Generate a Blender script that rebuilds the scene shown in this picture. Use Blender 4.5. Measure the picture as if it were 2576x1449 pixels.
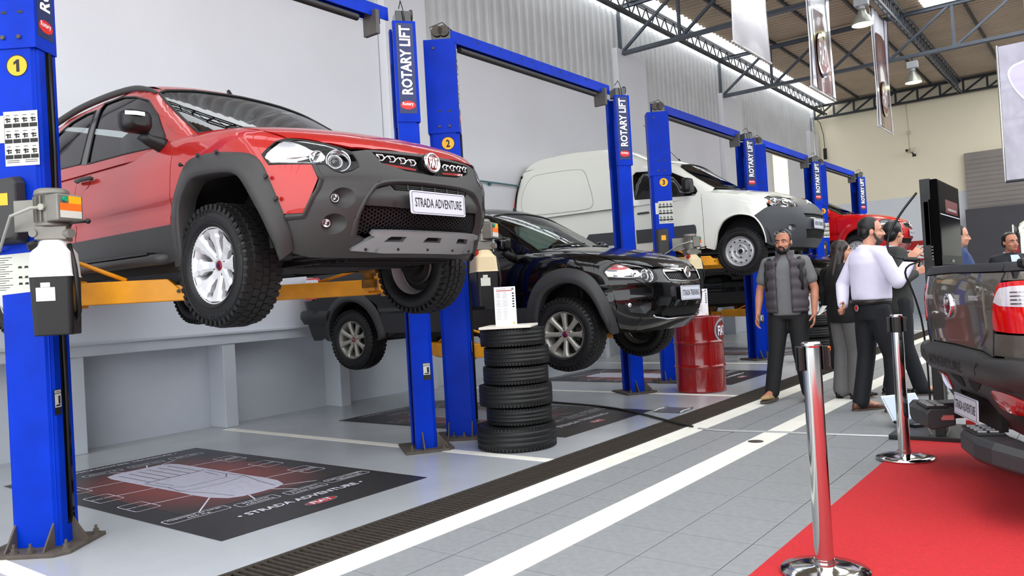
import bpy, bmesh, math, random
import numpy as np
from mathutils import Vector, Matrix, Euler
from mathutils.geometry import delaunay_2d_cdt
random.seed(7); RNG=np.random.default_rng(7)
for o in list(bpy.data.objects): bpy.data.objects.remove(o)
SC=bpy.context.scene; COL=SC.collection; PI=math.pi
# ---------------------------------------------------------------- camera, sky, exposure
cam=bpy.data.cameras.new('camera'); cam.sensor_width=36; cam.lens=27.61; cam.clip_end=200
CAM=bpy.data.objects.new('camera',cam); COL.objects.link(CAM); SC.camera=CAM
yaw,pitch,roll=.6564,.0140,-.0580
fw=Vector((-math.sin(yaw)*math.cos(pitch),math.cos(yaw)*math.cos(pitch),math.sin(pitch)))
rt=Vector((math.cos(yaw),math.sin(yaw),0)); up=rt.cross(fw)
r2=math.cos(roll)*rt+math.sin(roll)*up; u2=-math.sin(roll)*rt+math.cos(roll)*up
mw=Matrix((r2,u2,-fw)).transposed().to_4x4(); mw.translation=Vector((0,0,1.2211)); CAM.matrix_world=mw
W=bpy.data.worlds.new('sky'); SC.world=W; W.use_nodes=True
bg=W.node_tree.nodes['Background']; bg.inputs[0].default_value=(.93,.97,1,1); bg.inputs[1].default_value=3.0
SC.view_settings.view_transform='Standard'; SC.view_settings.look='None'
SC.view_settings.exposure=0.36; SC.view_settings.gamma=1; SC.view_settings.use_curve_mapping=False
def area(name,loc,size,power,rot=(0,0,0),col=(1,1,1)):
    l=bpy.data.lights.new(name,'AREA'); l.shape='RECTANGLE'; l.size,l.size_y=size; l.energy=power; l.color=col
    o=bpy.data.objects.new(name,l); o.location=loc; o.rotation_euler=rot; COL.objects.link(o); return o
# ---------------------------------------------------------------- materials
def lin(c):
    if isinstance(c,str): c=[int(c[i:i+2],16)/255 for i in (0,2,4)]
    return tuple(x/12.92 if x<=.04045 else ((x+.055)/1.055)**2.4 for x in c)
_M={}
def mat(name,col,rough=.5,metal=0,coat=0,noise=None,bump=None,emit=0,trans=0,alpha=1,spec=.5,col2=None,ior=1.45,stretch=None):
    """noise=(scale,amount) mottles the colour (towards col2 when given); bump=(scale,strength)"""
    if name in _M: return _M[name]
    m=bpy.data.materials.new(name); m.use_nodes=True; nt=m.node_tree; b=nt.nodes['Principled BSDF']
    c=lin(col); b.inputs['Base Color'].default_value=c+(1,); b.inputs['Roughness'].default_value=rough
    b.inputs['Metallic'].default_value=metal; b.inputs['Coat Weight'].default_value=coat; b.inputs['Coat Roughness'].default_value=.03
    b.inputs['Specular IOR Level'].default_value=spec; b.inputs['IOR'].default_value=ior
    b.inputs['Transmission Weight'].default_value=trans; b.inputs['Alpha'].default_value=alpha
    if emit: b.inputs['Emission Color'].default_value=c+(1,); b.inputs['Emission Strength'].default_value=emit
    if noise or bump:
        tc=nt.nodes.new('ShaderNodeTexCoord'); src=tc.outputs['Object']
        if stretch:
            mp=nt.nodes.new('ShaderNodeMapping'); mp.inputs['Scale'].default_value=stretch; nt.links.new(src,mp.inputs[0]); src=mp.outputs[0]
    if noise:
        n=nt.nodes.new('ShaderNodeTexNoise'); n.inputs['Scale'].default_value=noise[0]; n.inputs['Detail'].default_value=5
        nt.links.new(src,n.inputs['Vector'])
        r=nt.nodes.new('ShaderNodeMapRange'); r.inputs[1].default_value=.35; r.inputs[2].default_value=.7; r.inputs[4].default_value=1
        r.inputs[3].default_value=0; nt.links.new(n.outputs['Fac'],r.inputs[0])
        x=nt.nodes.new('ShaderNodeMix'); x.data_type='RGBA'
        d=lin(col2) if col2 else tuple(v*(1-noise[1]) for v in c)
        x.inputs[6].default_value=c+(1,); x.inputs[7].default_value=d+(1,)
        if col2:
            mu=nt.nodes.new('ShaderNodeMath'); mu.operation='MULTIPLY'; mu.inputs[1].default_value=noise[1]
            nt.links.new(r.outputs[0],mu.inputs[0]); nt.links.new(mu.outputs[0],x.inputs[0])
        else: nt.links.new(r.outputs[0],x.inputs[0])
        nt.links.new(x.outputs[2],b.inputs['Base Color'])
    if bump:
        n2=nt.nodes.new('ShaderNodeTexNoise'); n2.inputs['Scale'].default_value=bump[0]; n2.inputs['Detail'].default_value=4
        nt.links.new(src,n2.inputs['Vector'])
        bp=nt.nodes.new('ShaderNodeBump'); bp.inputs['Strength'].default_value=bump[1]; bp.inputs['Distance'].default_value=.01
        nt.links.new(n2.outputs['Fac'],bp.inputs['Height']); nt.links.new(bp.outputs[0],b.inputs['Normal'])
    _M[name]=m; return m
def glass(name,col,rough=.0,mixf=.5,ior=1.45,minfac=.0):
    """thin window glass: tinted see-through plus fresnel reflection"""
    if name in _M: return _M[name]
    m=bpy.data.materials.new(name); m.use_nodes=True; nt=m.node_tree; nt.nodes.clear()
    out=nt.nodes.new('ShaderNodeOutputMaterial'); t=nt.nodes.new('ShaderNodeBsdfTransparent'); g=nt.nodes.new('ShaderNodeBsdfGlossy')
    t.inputs[0].default_value=lin(col)+(1,); g.inputs['Roughness'].default_value=rough
    f=nt.nodes.new('ShaderNodeFresnel'); f.inputs[0].default_value=ior
    a=nt.nodes.new('ShaderNodeMath'); a.operation='ADD'; a.use_clamp=True; a.inputs[1].default_value=minfac; nt.links.new(f.outputs[0],a.inputs[0])
    x=nt.nodes.new('ShaderNodeMixShader'); nt.links.new(a.outputs[0],x.inputs[0]); nt.links.new(t.outputs[0],x.inputs[1]); nt.links.new(g.outputs[0],x.inputs[2])
    nt.links.new(x.outputs[0],out.inputs[0]); _M[name]=m; return m
# ---------------------------------------------------------------- objects
def put(o,parent=None):
    COL.objects.link(o)
    if parent is not None: o.parent=parent
    return o
def tag(o,label=None,cat=None,group=None,kind=None):
    if label: o['label']=label
    if cat: o['category']=cat
    if group: o['group']=group
    if kind: o['kind']=kind
    return o
def thing(name,label,cat,loc=(0,0,0),rz=0,group=None):
    o=bpy.data.objects.new(name,None); o.empty_display_size=.1; o.location=loc; o.rotation_euler=(0,0,rz)
    return tag(put(o),label,cat,group)
def meshobj(name,me,m,parent=None,loc=None,rot=None):
    if m is not None:
        for x in (m if isinstance(m,(list,tuple)) else [m]): me.materials.append(x)
    o=bpy.data.objects.new(name,me)
    if loc is not None: o.location=loc
    if rot is not None: o.rotation_euler=rot
    return put(o,parent)
def dup(o,parent=None,loc=None,rot=None,label=None,group=None):
    c=o.copy(); COL.objects.link(c)
    c.parent=parent
    if loc is not None: c.location=loc
    if rot is not None: c.rotation_euler=rot
    if label: c['label']=label
    if group: c['group']=group
    for ch in o.children: dup(ch,c)
    return c
class MB:
    """collects shapes into one mesh"""
    def __init__(s): s.v=[];s.f=[];s.mi=[];s.sm=[];s.cm=0;s.T=None
    def add(s,v,f,smooth=False):
        k=len(s.v)
        if s.T is not None: v=[s.T@Vector(p) for p in v]
        s.v+= [tuple(p) for p in v]; s.f+=[tuple(i+k for i in q) for q in f]
        s.mi+=[s.cm]*len(f); s.sm+=[smooth]*len(f); return s
    def box(s,c,d,R=None,taper=None):
        x,y,z=d[0]/2,d[1]/2,d[2]/2; v=[]
        for sz in (-1,1):
            t=taper if (taper and sz>0) else 1
            for sx,sy in ((-1,-1),(1,-1),(1,1),(-1,1)): v.append(Vector((sx*x*t,sy*y*t,sz*z)))
        if R is not None: v=[R@p for p in v]
        c=Vector(c); v=[p+c for p in v]
        return s.add(v,[(3,2,1,0),(4,5,6,7),(0,1,5,4),(1,2,6,5),(2,3,7,6),(3,0,4,7)])
    def bar(s,p,q,w,h,upv=(0,0,1)):
        p,q=Vector(p),Vector(q); d=(q-p); L=d.length; d.normalize(); u=Vector(upv)
        a=d.cross(u)
        if a.length<1e-4: a=d.cross(Vector((1,0,0)))
        a.normalize(); b=a.cross(d)
        return s.box((p+q)/2,(L,w,h),Matrix((d,a,b)).transposed())
    def prism(s,poly,z0,z1,R=None,c=(0,0,0)):
        n=len(poly); v=[Vector((x,y,z0)) for x,y in poly]+[Vector((x,y,z1)) for x,y in poly]
        if R is not None: v=[R@p for p in v]
        v=[p+Vector(c) for p in v]
        return s.add(v,[tuple(range(n-1,-1,-1)),tuple(range(n,2*n))]+[(i,(i+1)%n,n+(i+1)%n,n+i) for i in range(n)])
    def lathe(s,prof,n=24,c=(0,0,0),R=None,smooth=True,close=False,a0=0,a1=2*PI):
        v=[];f=[];k=len(prof); full=abs(a1-a0-2*PI)<1e-6; m=n if full else n+1
        for i in range(m):
            a=a0+(a1-a0)*i/n; ca,sa=math.cos(a),math.sin(a)
            for r,z in prof: v.append(Vector((r*ca,r*sa,z)))
        for i in range(n):
            j=(i+1)%m
            for q in range(k-1 if not close else k):
                w=(q+1)%k; f.append((i*k+q,j*k+q,j*k+w,i*k+w))
        if R is not None: v=[R@p for p in v]
        v=[p+Vector(c) for p in v]
        return s.add(v,f,smooth)
    def cyl(s,p,q,r,n=16,r2=None,cap=True,smooth=True):
        p,q=Vector(p),Vector(q); d=(q-p).normalized(); a=d.orthogonal().normalized(); b=d.cross(a); r2=r if r2 is None else r2
        v=[];f=[]
        for P,rr in ((p,r),(q,r2)):
            for i in range(n):
                t=2*PI*i/n; v.append(P+(a*math.cos(t)+b*math.sin(t))*rr)
        s.add(v,[(i,(i+1)%n,n+(i+1)%n,n+i) for i in range(n)],smooth)
        if cap: s.add(v,[tuple(range(n-1,-1,-1)),tuple(range(n,2*n))])
        return s
    def tube(s,pts,r,n=8,rr=None,smooth=True,closed=False):
        pts=[Vector(p) for p in pts]; k=len(pts); v=[];f=[]; a=None
        for i,p in enumerate(pts):
            d=(pts[(i+1)%k]-pts[i-1]) if closed else (pts[min(i+1,k-1)]-pts[max(i-1,0)])
            d.normalize()
            if a is None: a=d.orthogonal().normalized()
            a=(a-d*a.dot(d)).normalized(); b=d.cross(a); R=rr[i] if rr else r
            for j in range(n):
                t=2*PI*j/n; v.append(p+(a*math.cos(t)+b*math.sin(t))*R)
        for i in range(k if closed else k-1):
            i2=(i+1)%k
            for j in range(n): f.append((i*n+j,i*n+(j+1)%n,i2*n+(j+1)%n,i2*n+j))
        if not closed: f+= [tuple(range(n-1,-1,-1)),tuple(range((k-1)*n,k*n))]
        return s.add(v,f,smooth)
    def grid(s,P,smooth=True,closeu=False,closev=False):
        P=np.asarray(P); a,b=P.shape[:2]; f=[]
        for i in range(a if closeu else a-1):
            for j in range(b if closev else b-1):
                i2,j2=(i+1)%a,(j+1)%b; f.append((i*b+j,i2*b+j,i2*b+j2,i*b+j2))
        return s.add([tuple(p) for p in P.reshape(-1,3)],f,smooth)
    def ball(s,c,r,n=16,m=10):
        r=(r,r,r) if not isinstance(r,(tuple,list)) else r
        P=[[(c[0]+r[0]*math.sin(PI*j/m)*math.cos(2*PI*i/n),c[1]+r[1]*math.sin(PI*j/m)*math.sin(2*PI*i/n),c[2]+r[2]*math.cos(PI*j/m)) for j in range(m+1)] for i in range(n)]
        return s.grid(P,True,closeu=True)
    def mesh(s,name):
        me=bpy.data.meshes.new(name); me.from_pydata(s.v,[],s.f)
        me.polygons.foreach_set('use_smooth',s.sm); me.polygons.foreach_set('material_index',s.mi); me.update()
        return me
    def build(s,name,m,parent=None,bevel=0,loc=None,rot=None,seg=2,merge=False):
        me=s.mesh(name)
        if merge or bevel:
            bm=bmesh.new(); bm.from_mesh(me)
            if merge: bmesh.ops.remove_doubles(bm,verts=bm.verts,dist=1e-5)
            bmesh.ops.recalc_face_normals(bm,faces=bm.faces)
            bm.to_mesh(me); bm.free()
        o=meshobj(name,me,m,parent,loc,rot)
        if bevel:
            b=o.modifiers.new('bevel','BEVEL'); b.width=bevel; b.segments=seg; b.limit_method='ANGLE'; b.angle_limit=.7
        return o
def Rz(a): return Matrix.Rotation(a,3,'Z')
def Rx(a): return Matrix.Rotation(a,3,'X')
def Ry(a): return Matrix.Rotation(a,3,'Y')
def basis(x,y,z): return Matrix((Vector(x),Vector(y),Vector(z))).transposed()
def rrect(w,h,r,n=5,cx=0,cy=0):
    out=[]
    for sx,sy,a0 in ((1,1,0),(-1,1,PI/2),(-1,-1,PI),(1,-1,3*PI/2)):
        for i in range(n+1):
            a=a0+PI/2*i/n; out.append((cx+sx*(w/2-r)+r*math.cos(a),cy+sy*(h/2-r)+r*math.sin(a)))
    return out
def ellipse(a,b,n=24,cx=0,cy=0): return [(cx+a*math.cos(2*PI*i/n),cy+b*math.sin(2*PI*i/n)) for i in range(n)]
_T={}
def text_geo(s,size=1,bold=0,shear=0,space=1,res=2):
    k=(s,size,bold,shear,space)
    if k in _T: return _T[k]
    c=bpy.data.curves.new('t','FONT'); c.body=s; c.size=size; c.offset=bold; c.shear=shear; c.space_character=space
    c.align_x='CENTER'; c.align_y='CENTER'; c.resolution_u=res; c.fill_mode='FRONT'
    o=bpy.data.objects.new('t',c); COL.objects.link(o); dg=bpy.context.evaluated_depsgraph_get(); dg.update()
    me=bpy.data.meshes.new_from_object(o.evaluated_get(dg))
    v=[tuple(x.co) for x in me.vertices]; f=[tuple(p.vertices) for p in me.polygons]
    bpy.data.objects.remove(o); bpy.data.curves.remove(c); bpy.data.meshes.remove(me)
    if v:
        xs=[p[0] for p in v]; ys=[p[1] for p in v]
        cx,cy=(min(xs)+max(xs))/2,(min(ys)+max(ys))/2; w,h=max(xs)-min(xs),max(ys)-min(ys)
        v=[((p[0]-cx)/w,(p[1]-cy)/h) for p in v]
    else: w=h=1
    _T[k]=(v,f,w,h); return _T[k]
def add_text(mb,s,w,h,O,X,Y,off=.0006,bold=0,shear=0,space=1):
    """lettering w wide and h high, centred on O in the plane X,Y"""
    v,f,_,_=text_geo(s,1,bold,shear,space); O,X,Y=Vector(O),Vector(X).normalized(),Vector(Y).normalized(); N=X.cross(Y)
    mb.add([O+X*(p[0]*w)+Y*(p[1]*h)+N*off for p in v],f)
# ---------------------------------------------------------------- implicit body surfaces
def itp(tab):
    xs=np.array([t[0] for t in tab],float); ys=np.array([t[1] for t in tab],float)
    return lambda v: np.interp(v,xs,ys)
def smooth_itp(tab,n=60,it=6):
    # piecewise linear table, smoothed so that highlights run without facets
    x0,x1=tab[0][0],tab[-1][0]
    xs=np.linspace(x0,x1,n); ys=np.interp(xs,[t[0] for t in tab],[t[1] for t in tab])
    for _ in range(it):
        m=ys.copy(); m[1:-1]=.25*ys[:-2]+.5*ys[1:-1]+.25*ys[2:]; ys=m
    return lambda v: np.interp(v,xs,ys)
def smax(p,q,k):
    return .5*(p+q+np.sqrt((p-q)**2+k*k))-0.25*k
class Body:
    """lower body of a vehicle: plan outline at every height plus a top surface"""
    def __init__(s,xF,hw,xR,hc,crown,xc=-.05,xd=-3.38,n=2.6,m=4.0,k=.06):
        s.xF,s.hw,s.xR=smooth_itp(xF),smooth_itp(hw,140,2),smooth_itp(xR)
        s.hc,s.crown=smooth_itp(hc),smooth_itp(crown)
        s.xc,s.xd,s.n,s.m,s.k=xc,xd,n,m,k
        # arc length tables on a reference outline
        def tab(a,b,e):
            th=np.linspace(0,np.pi/2,721)
            r=(np.abs(np.cos(th)*1.0/a)**e+np.abs(np.sin(th)/b)**e)**(-1/e)
            X,Y=r*np.cos(th)/a,r*np.sin(th)/b
            L=np.concatenate([[0],np.cumsum(np.hypot(np.diff(X)*a,np.diff(Y)*b))])
            return L,X,Y
        s.A0,s.B0,s.R0=.86,.83,.32
        s.fL,s.fX,s.fY=tab(s.A0,s.B0,n)
        s.rL,s.rX,s.rY=tab(s.R0,s.B0,m)
        s.S1=s.fL[-1]; s.L=xc-xd; s.S2=s.rL[-1]
    def rho(s,x,y,z):
        a=np.maximum(s.xF(z)-s.xc,.05); b=np.maximum(s.xd-s.xR(z),.03); h=s.hw(z)
        ay=np.abs(y)/h
        f=np.maximum(x-s.xc,0)/a; r=np.maximum(s.xd-x,0)/b
        return np.where(x>s.xd,(f**s.n+ay**s.n)**(1/s.n),(r**s.m+ay**s.m)**(1/s.m))
    def H(s,x,y): return s.hc(x)-s.crown(x)*(np.abs(y)/.8)**2.2
    def F(s,p):
        x,y,z=p[...,0],p[...,1],p[...,2]
        return smax((s.rho(x,y,z)-1)*.8,z-s.H(x,y),s.k)
    def plan(s,q):
        """unit outline factors for arc parameter q -> (kind,X,Y,x)"""
        q=np.asarray(q,float)
        X=np.interp(q,s.fL,s.fX); Y=np.interp(q,s.fL,s.fY)
        q2=s.S1+s.L+s.S2-q
        RX=np.interp(q2,s.rL,s.rX); RY=np.interp(q2,s.rL,s.rY)
        side=s.xc-(q-s.S1)
        return X,Y,RX,RY,side
    def ray(s,mode,u,v,sg):
        u=np.asarray(u,float);v=np.asarray(v,float);
        if mode=='sz': sg=sg*np.where(u<0,-1,1); u=np.abs(u)
        o=np.zeros(u.shape+(3,)); d=np.zeros_like(o)
        if mode=='sz':
            X,Y,RX,RY,side=s.plan(u); z=v
            a=s.xF(z)-s.xc; b=s.xd-s.xR(z); h=s.hw(z)
            fr=u<s.S1; re=u>s.S1+s.L
            px=np.where(fr,s.xc+a*X,np.where(re,s.xd-b*RX,side))
            py=np.where(fr,h*Y,np.where(re,h*RY,h))*sg
            cx=np.where(fr,s.xc,np.where(re,s.xd,side))
            o[...,0]=cx+(px-cx)*1.5; o[...,1]=py*1.5; o[...,2]=z
            d[...,0]=-(px-cx)*1.5; d[...,1]=-py*1.5
        elif mode=='xz': o[...,0]=u;o[...,2]=v;o[...,1]=1.3*sg;d[...,1]=-1.3*sg
        elif mode=='yz': o[...,1]=u*sg;o[...,2]=v;o[...,0]=2.;d[...,0]=-4.
        elif mode=='Yz': o[...,1]=u*sg;o[...,2]=v;o[...,0]=-6.;d[...,0]=4.
        elif mode=='xy': o[...,0]=u;o[...,1]=v*sg;o[...,2]=2.4;d[...,2]=-2.2
        return o,d
    def at(s,mode,u,v,sg=1):
        o,d=s.ray(mode,u,v,sg)
        lo=np.zeros(o.shape[:-1]); hi=np.ones(o.shape[:-1])
        t=lo.copy(); done=np.zeros(lo.shape,bool)
        # march in from outside to the first crossing
        N=24; prev=np.zeros_like(lo); a=np.zeros_like(lo); b=np.ones_like(lo)
        for i in range(1,N+1):
            tt=np.full_like(lo,i/N); inside=s.F(o+d*tt[...,None])<0
            new=inside&~done; a=np.where(new,(i-1)/N,a); b=np.where(new,i/N,b); done|=inside
        for _ in range(26):
            m=.5*(a+b); inside=s.F(o+d*m[...,None])<0
            b=np.where(inside,m,b); a=np.where(inside,a,m)
        return o+d*b[...,None]
    def grad(s,p):
        e=2e-3; g=np.stack([s.F(p+np.array(v)*e)-s.F(p-np.array(v)*e) for v in ((1,0,0),(0,1,0),(0,0,1))],-1)
        return g/np.maximum(np.linalg.norm(g,axis=-1,keepdims=True),1e-9)
    def to_sz(s,p):
        """3D point -> (s,z)"""
        p=np.asarray(p,float); x,y,z=p[...,0],np.abs(p[...,1]),p[...,2]
        a=s.xF(z)-s.xc; b=s.xd-s.xR(z); h=s.hw(z)
        th=np.arctan2(y/h*s.B0,(x-s.xc)/a*s.A0); tf=np.arctan2(s.fY*s.B0,s.fX*s.A0)
        sf=np.interp(th,tf,s.fL)
        th2=np.arctan2(y/h*s.B0,(s.xd-x)/b*s.R0); tr=np.arctan2(s.rY*s.B0,s.rX*s.R0)
        sr=s.S1+s.L+s.S2-np.interp(th2,tr,s.rL)
        q=np.where(x>s.xc,sf,np.where(x<s.xd,sr,s.S1+s.xc-x))
        return np.stack([q,z],-1)
class Cab(Body):
    """greenhouse: side glass, roof, windscreen and rear screen blended"""
    def __init__(s,side,roof,ws,rs,rcrown=.05,k=.05,kw=.06):
        s.side,s.roof,s.ws,s.rs,s.rcrown,s.k,s.kw=smooth_itp(side),smooth_itp(roof),ws,rs,rcrown,k,kw
    def F(s,p):
        x,y,z=p[...,0],p[...,1],p[...,2]; ay=np.abs(y)
        fs=ay-s.side(z)-s.taper(x)
        fr=z-s.roof(x)+s.rcrown*(ay/.6)**2.4
        wx,wz,sl,cv=s.ws           # base x,z at the centre, slope dx/dz (backwards), bow
        fw=((x-wx)+(z-wz)*sl+cv*ay**2)/np.sqrt(1+sl*sl)
        rx,rz,rl,rv=s.rs
        fb=((rx-x)+(z-rz)*rl+rv*ay**2)/np.sqrt(1+rl*rl)
        return smax(smax(fs,fr,s.k),smax(fw,fb,.01),s.kw)
    def taper(s,x): return np.interp(x,[-4,-1.8,-1.0,-.3],[-.02,0,0,-.045])
def strada_body(plain=False):
    return Body(
      xF=[(.2,.52),(.30,.63),(.36,.70),(.42,.765),(.5,.80),(.58,.825),(.66,.83),(.75,.82),(.82,.80),(.88,.785),(.95,.745),(1.05,.62),(1.3,.3)],
      hw=[(.2,.72),(.30,.775),(.36,.80),(.5,.822),(.6,.832),(.74,.838),(.88,.832),(.95,.822),(1.02,.806),(1.1,.785),(1.3,.74)] if plain else [(.2,.72),(.30,.775),(.36,.80),(.5,.822),(.58,.832),(.635,.837),(.655,.824),(.72,.827),(.738,.841),(.80,.840),(.88,.832),(.95,.822),(1.02,.806),(1.1,.785),(1.3,.74)],
      xR=[(.2,-3.48),(.4,-3.60),(.55,-3.66),(.7,-3.68),(.95,-3.695),(1.1,-3.68),(1.3,-3.63)],
      hc=[(-3.8,1.17),(-2.6,1.19),(-1.9,1.19),(-1.4,1.18),(-.9,1.17),(-.5,1.165),(-.3,1.155),(0,1.125),(.3,1.075),(.55,1.015),(.70,.965),(.85,.90),(1.0,.82)],
      crown=[(-3.7,.03),(-2,.04),(-.9,.06),(-.4,.06),(0,.055),(.4,.06),(.8,.065)])
def strada_cab(double=False):
    return Cab(side=[(.9,.815),(1.0,.80),(1.08,.785),(1.2,.748),(1.35,.70),(1.5,.645),(1.6,.60),(1.75,.53)],
      roof=[(-3.2,1.45),(-2.6,1.55),(-2.2,1.598),(-1.7,1.63),(-1.3,1.635),(-1.0,1.615),(-.7,1.57),(-.3,1.48),(0,1.4)],
      ws=(-.17,1.11,1.72,.32),rs=((-2.62,1.12,.5,.10) if double else (-2.02,1.12,.45,.10)))
def van_body():
    return Body(xF=[(.2,.56),(.3,.68),(.45,.78),(.6,.82),(.75,.815),(.85,.79),(.95,.74),(1.05,.63),(1.2,.33)],
      hw=[(.2,.72),(.3,.78),(.4,.80),(.55,.815),(.75,.825),(.9,.825),(1.05,.815),(1.2,.79),(1.35,.76)],
      xR=[(.2,-3.62),(.4,-3.74),(.6,-3.79),(1.4,-3.80)],
      hc=[(-3.8,1.30),(-1.2,1.29),(-.7,1.275),(-.4,1.235),(-.1,1.185),(.2,1.13),(.45,1.065),(.6,1.01),(.75,.92),(.9,.75)],
      crown=[(-3.7,.02),(-.5,.05),(.3,.07),(.8,.09)],xd=-3.56,k=.07)
def van_cab():
    c=Cab(side=[(.9,.815),(1.1,.81),(1.3,.79),(1.5,.745),(1.62,.70),(1.75,.64),(1.9,.57),(2.0,.5)],
      roof=[(-3.9,1.95),(-3.75,2.05),(-3.45,2.13),(-2.8,2.14),(-2.2,2.10),(-1.85,2.04),(-1.65,1.93),(-1.5,1.84),(-1.35,1.79),(-1.1,1.765),(-.9,1.735),(-.6,1.66),(-.2,1.5)],
      ws=(-.28,1.24,1.42,.28),rs=(-3.80,1.2,.09,.03),rcrown=.05,k=.06)
    c.taper=lambda x: np.interp(x,[-3.7,-1.9,-1.65,-1.45,-.9,-.3],[.045,.05,.04,.0,-.01,-.06])
    return c
# ---------------------------------------------------------------- building shell
WH=mat('wall_white',(.86,.86,.875),.55,noise=(.8,.06),bump=(40,.06))
WG=mat('wall_grey',(.76,.78,.81),.5,noise=(1.1,.12),bump=(30,.08))
WC=mat('wall_cream',(.93,.89,.79),.6,noise=(.6,.05))
STEEL=mat('steel_blue_grey',(.30,.33,.37),.45,noise=(6,.2))
STEELD=mat('steel_dark',(.17,.18,.20),.5,noise=(6,.2))
FLR=mat('floor_epoxy',(.69,.70,.715),.22,coat=.15,noise=(1.3,.14),bump=(3,.03))
TILE=mat('floor_tile',(.54,.545,.55),.5,noise=(24,.16),bump=(60,.05))
LINE=mat('line_paint',(.93,.92,.88),.45,noise=(7,.25),col2=(.78,.75,.68))
DARKM=mat('drain_dark',(.035,.03,.028),.8)
BAR=mat('drain_bar',(.30,.27,.24),.6,metal=.3,noise=(30,.4))
BLK=mat('black_plastic',(.03,.03,.032),.45); BLKG=mat('black_gloss',(.012,.012,.014),.08,coat=.4)
CHR=mat('chrome',(.86,.87,.88),.06,metal=1); STL=mat('brushed_steel',(.72,.72,.71),.24,metal=1,noise=(3,.15))
WHT=mat('white_plain',(.92,.92,.92),.5); RED=mat('red_print',(.72,.07,.06),.45)
def struct(o,label=None): o['kind']='structure'; return o
XW=-7.75
# floors
fb=MB(); fb.box((-5.75,8.5,-.1),(4.68,37.5,.2)); fl=struct(fb.build('floor',FLR))
nb=MB(); nb.box((-8.3,8.5,-.1),(.45,37.5,.2)); nb.build('niche_floor',FLR,fl)
gb=MB(); gb.box((5.5,8.5,-.11),(17.2,37.5,.205)); g=struct(gb.build('floor.001',mat('grout',(.25,.24,.23),.9)))
# painted lines of the bays and the walkway (thin coats of paint)
def line(x0,x1,y0,y1,par): MB().box(((x0+x1)/2,(y0+y1)/2,.0012),(x1-x0,y1-y0,.0024)).build('painted_line',LINE,par)
for y in (1.57,4.79,8.42,11.98,15.6,19.2): line(-7.68,-3.42,y-.05,y+.05,fl)
line(-3.085,-2.895,-3,27.1,g); line(-2.375,-2.185,-3,27.1,g)
# tiles one by one where they can be told apart
tm=None; P=.395
cols=[(-2.815,.39),(-2.4175,P),(-2.0225,P),(-1.6275,P),(-1.2325,P)]
def tile(x,y,w):
    global tm
    if tm is None:
        tm={}
    k=round(w,3)
    if k not in tm:
        b=MB(); b.box((0,0,-.004),(w-.005,P-.005,.008)); tm[k]=b.mesh('tile'); tm[k].materials.append(TILE)
    o=bpy.data.objects.new('tile',tm[k]); o.location=(x,y,RNG.uniform(-.0004,.0002)); put(o,g)
for r in range(30):
    y=1.625+.1975+P*r
    for x,w in cols: tile(x,y,w)
for r in range(11,30):
    y=1.625+.1975+P*r
    for k in range(6): tile(-.8375+P*k,y,P)
TF=mat('tile_far',(.535,.54,.545),.45,noise=(24,.12))
nt=TF.node_tree; br=nt.nodes.new('ShaderNodeTexBrick'); br.offset=0; tc=nt.nodes.new('ShaderNodeTexCoord')
for k,v in (('Scale',1),('Mortar Size',.006),('Brick Width',P),('Row Height',P)): br.inputs[k].default_value=v
br.inputs['Color1'].default_value=lin((.54,.545,.55))+(1,); br.inputs['Color2'].default_value=lin((.53,.535,.54))+(1,); br.inputs['Mortar'].default_value=lin((.33,.32,.31))+(1,)
nt.links.new(tc.outputs['Object'],br.inputs['Vector']); nt.links.new(br.outputs[0],nt.nodes['Principled BSDF'].inputs['Base Color'])
def far(x0,x1,y0,y1): o=MB().box(((x1-x0)/2,(y1-y0)/2,-.004),(x1-x0,y1-y0,.008)).build('tile_field',TF,g); o.location=(x0,y0,0); o['kind']='stuff'
far(-3.01,14,1.625+P*30,27.1); far(1.3325,14,-9,1.625+P*30); far(-1.035,1.3325,-9,1.625+P*11); far(-3.01,-1.035,-9,1.625)
# drain channel with grate bars
dr=thing('floor_drain','long dark floor drain covered by a rusty bar grating','drain',(-3.255,0,0))
tb=MB(); tb.box((0,8.5,-.16),(.33,37.4,.04)); tb.box((-.16,8.5,-.08),(.012,37.4,.158)); tb.box((.155,8.5,-.08),(.012,37.4,.158)); tb.build('channel',DARKM,dr)
eb=MB(); eb.box((-.158,8.5,-.004),(.02,37.4,.012)); eb.box((.152,8.5,-.004),(.02,37.4,.012)); eb.build('edge_frame',BAR,dr)
bm_=MB(); bm_.box((0,0,-.016),(.29,.013,.03)); bmesh_=bm_.mesh('grate_bar'); bmesh_.materials.append(BAR)
for i in range(300):
    o=bpy.data.objects.new('grate_bar',bmesh_); o.location=(-.003,1.6+.04*i,RNG.uniform(-.002,.001)); o.rotation_euler=(0,0,RNG.uniform(-.012,.012)); put(o,dr)
sb=MB()
for i in range(300,630): sb.box((-.003,1.6+.04*i,-.016),(.29,.013,.03))
for i in range(1,60): sb.box((-.003,1.6-.04*i,-.016),(.29,.013,.03))
o=sb.build('grate_bars_far',BAR,dr); o['kind']='stuff'
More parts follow.
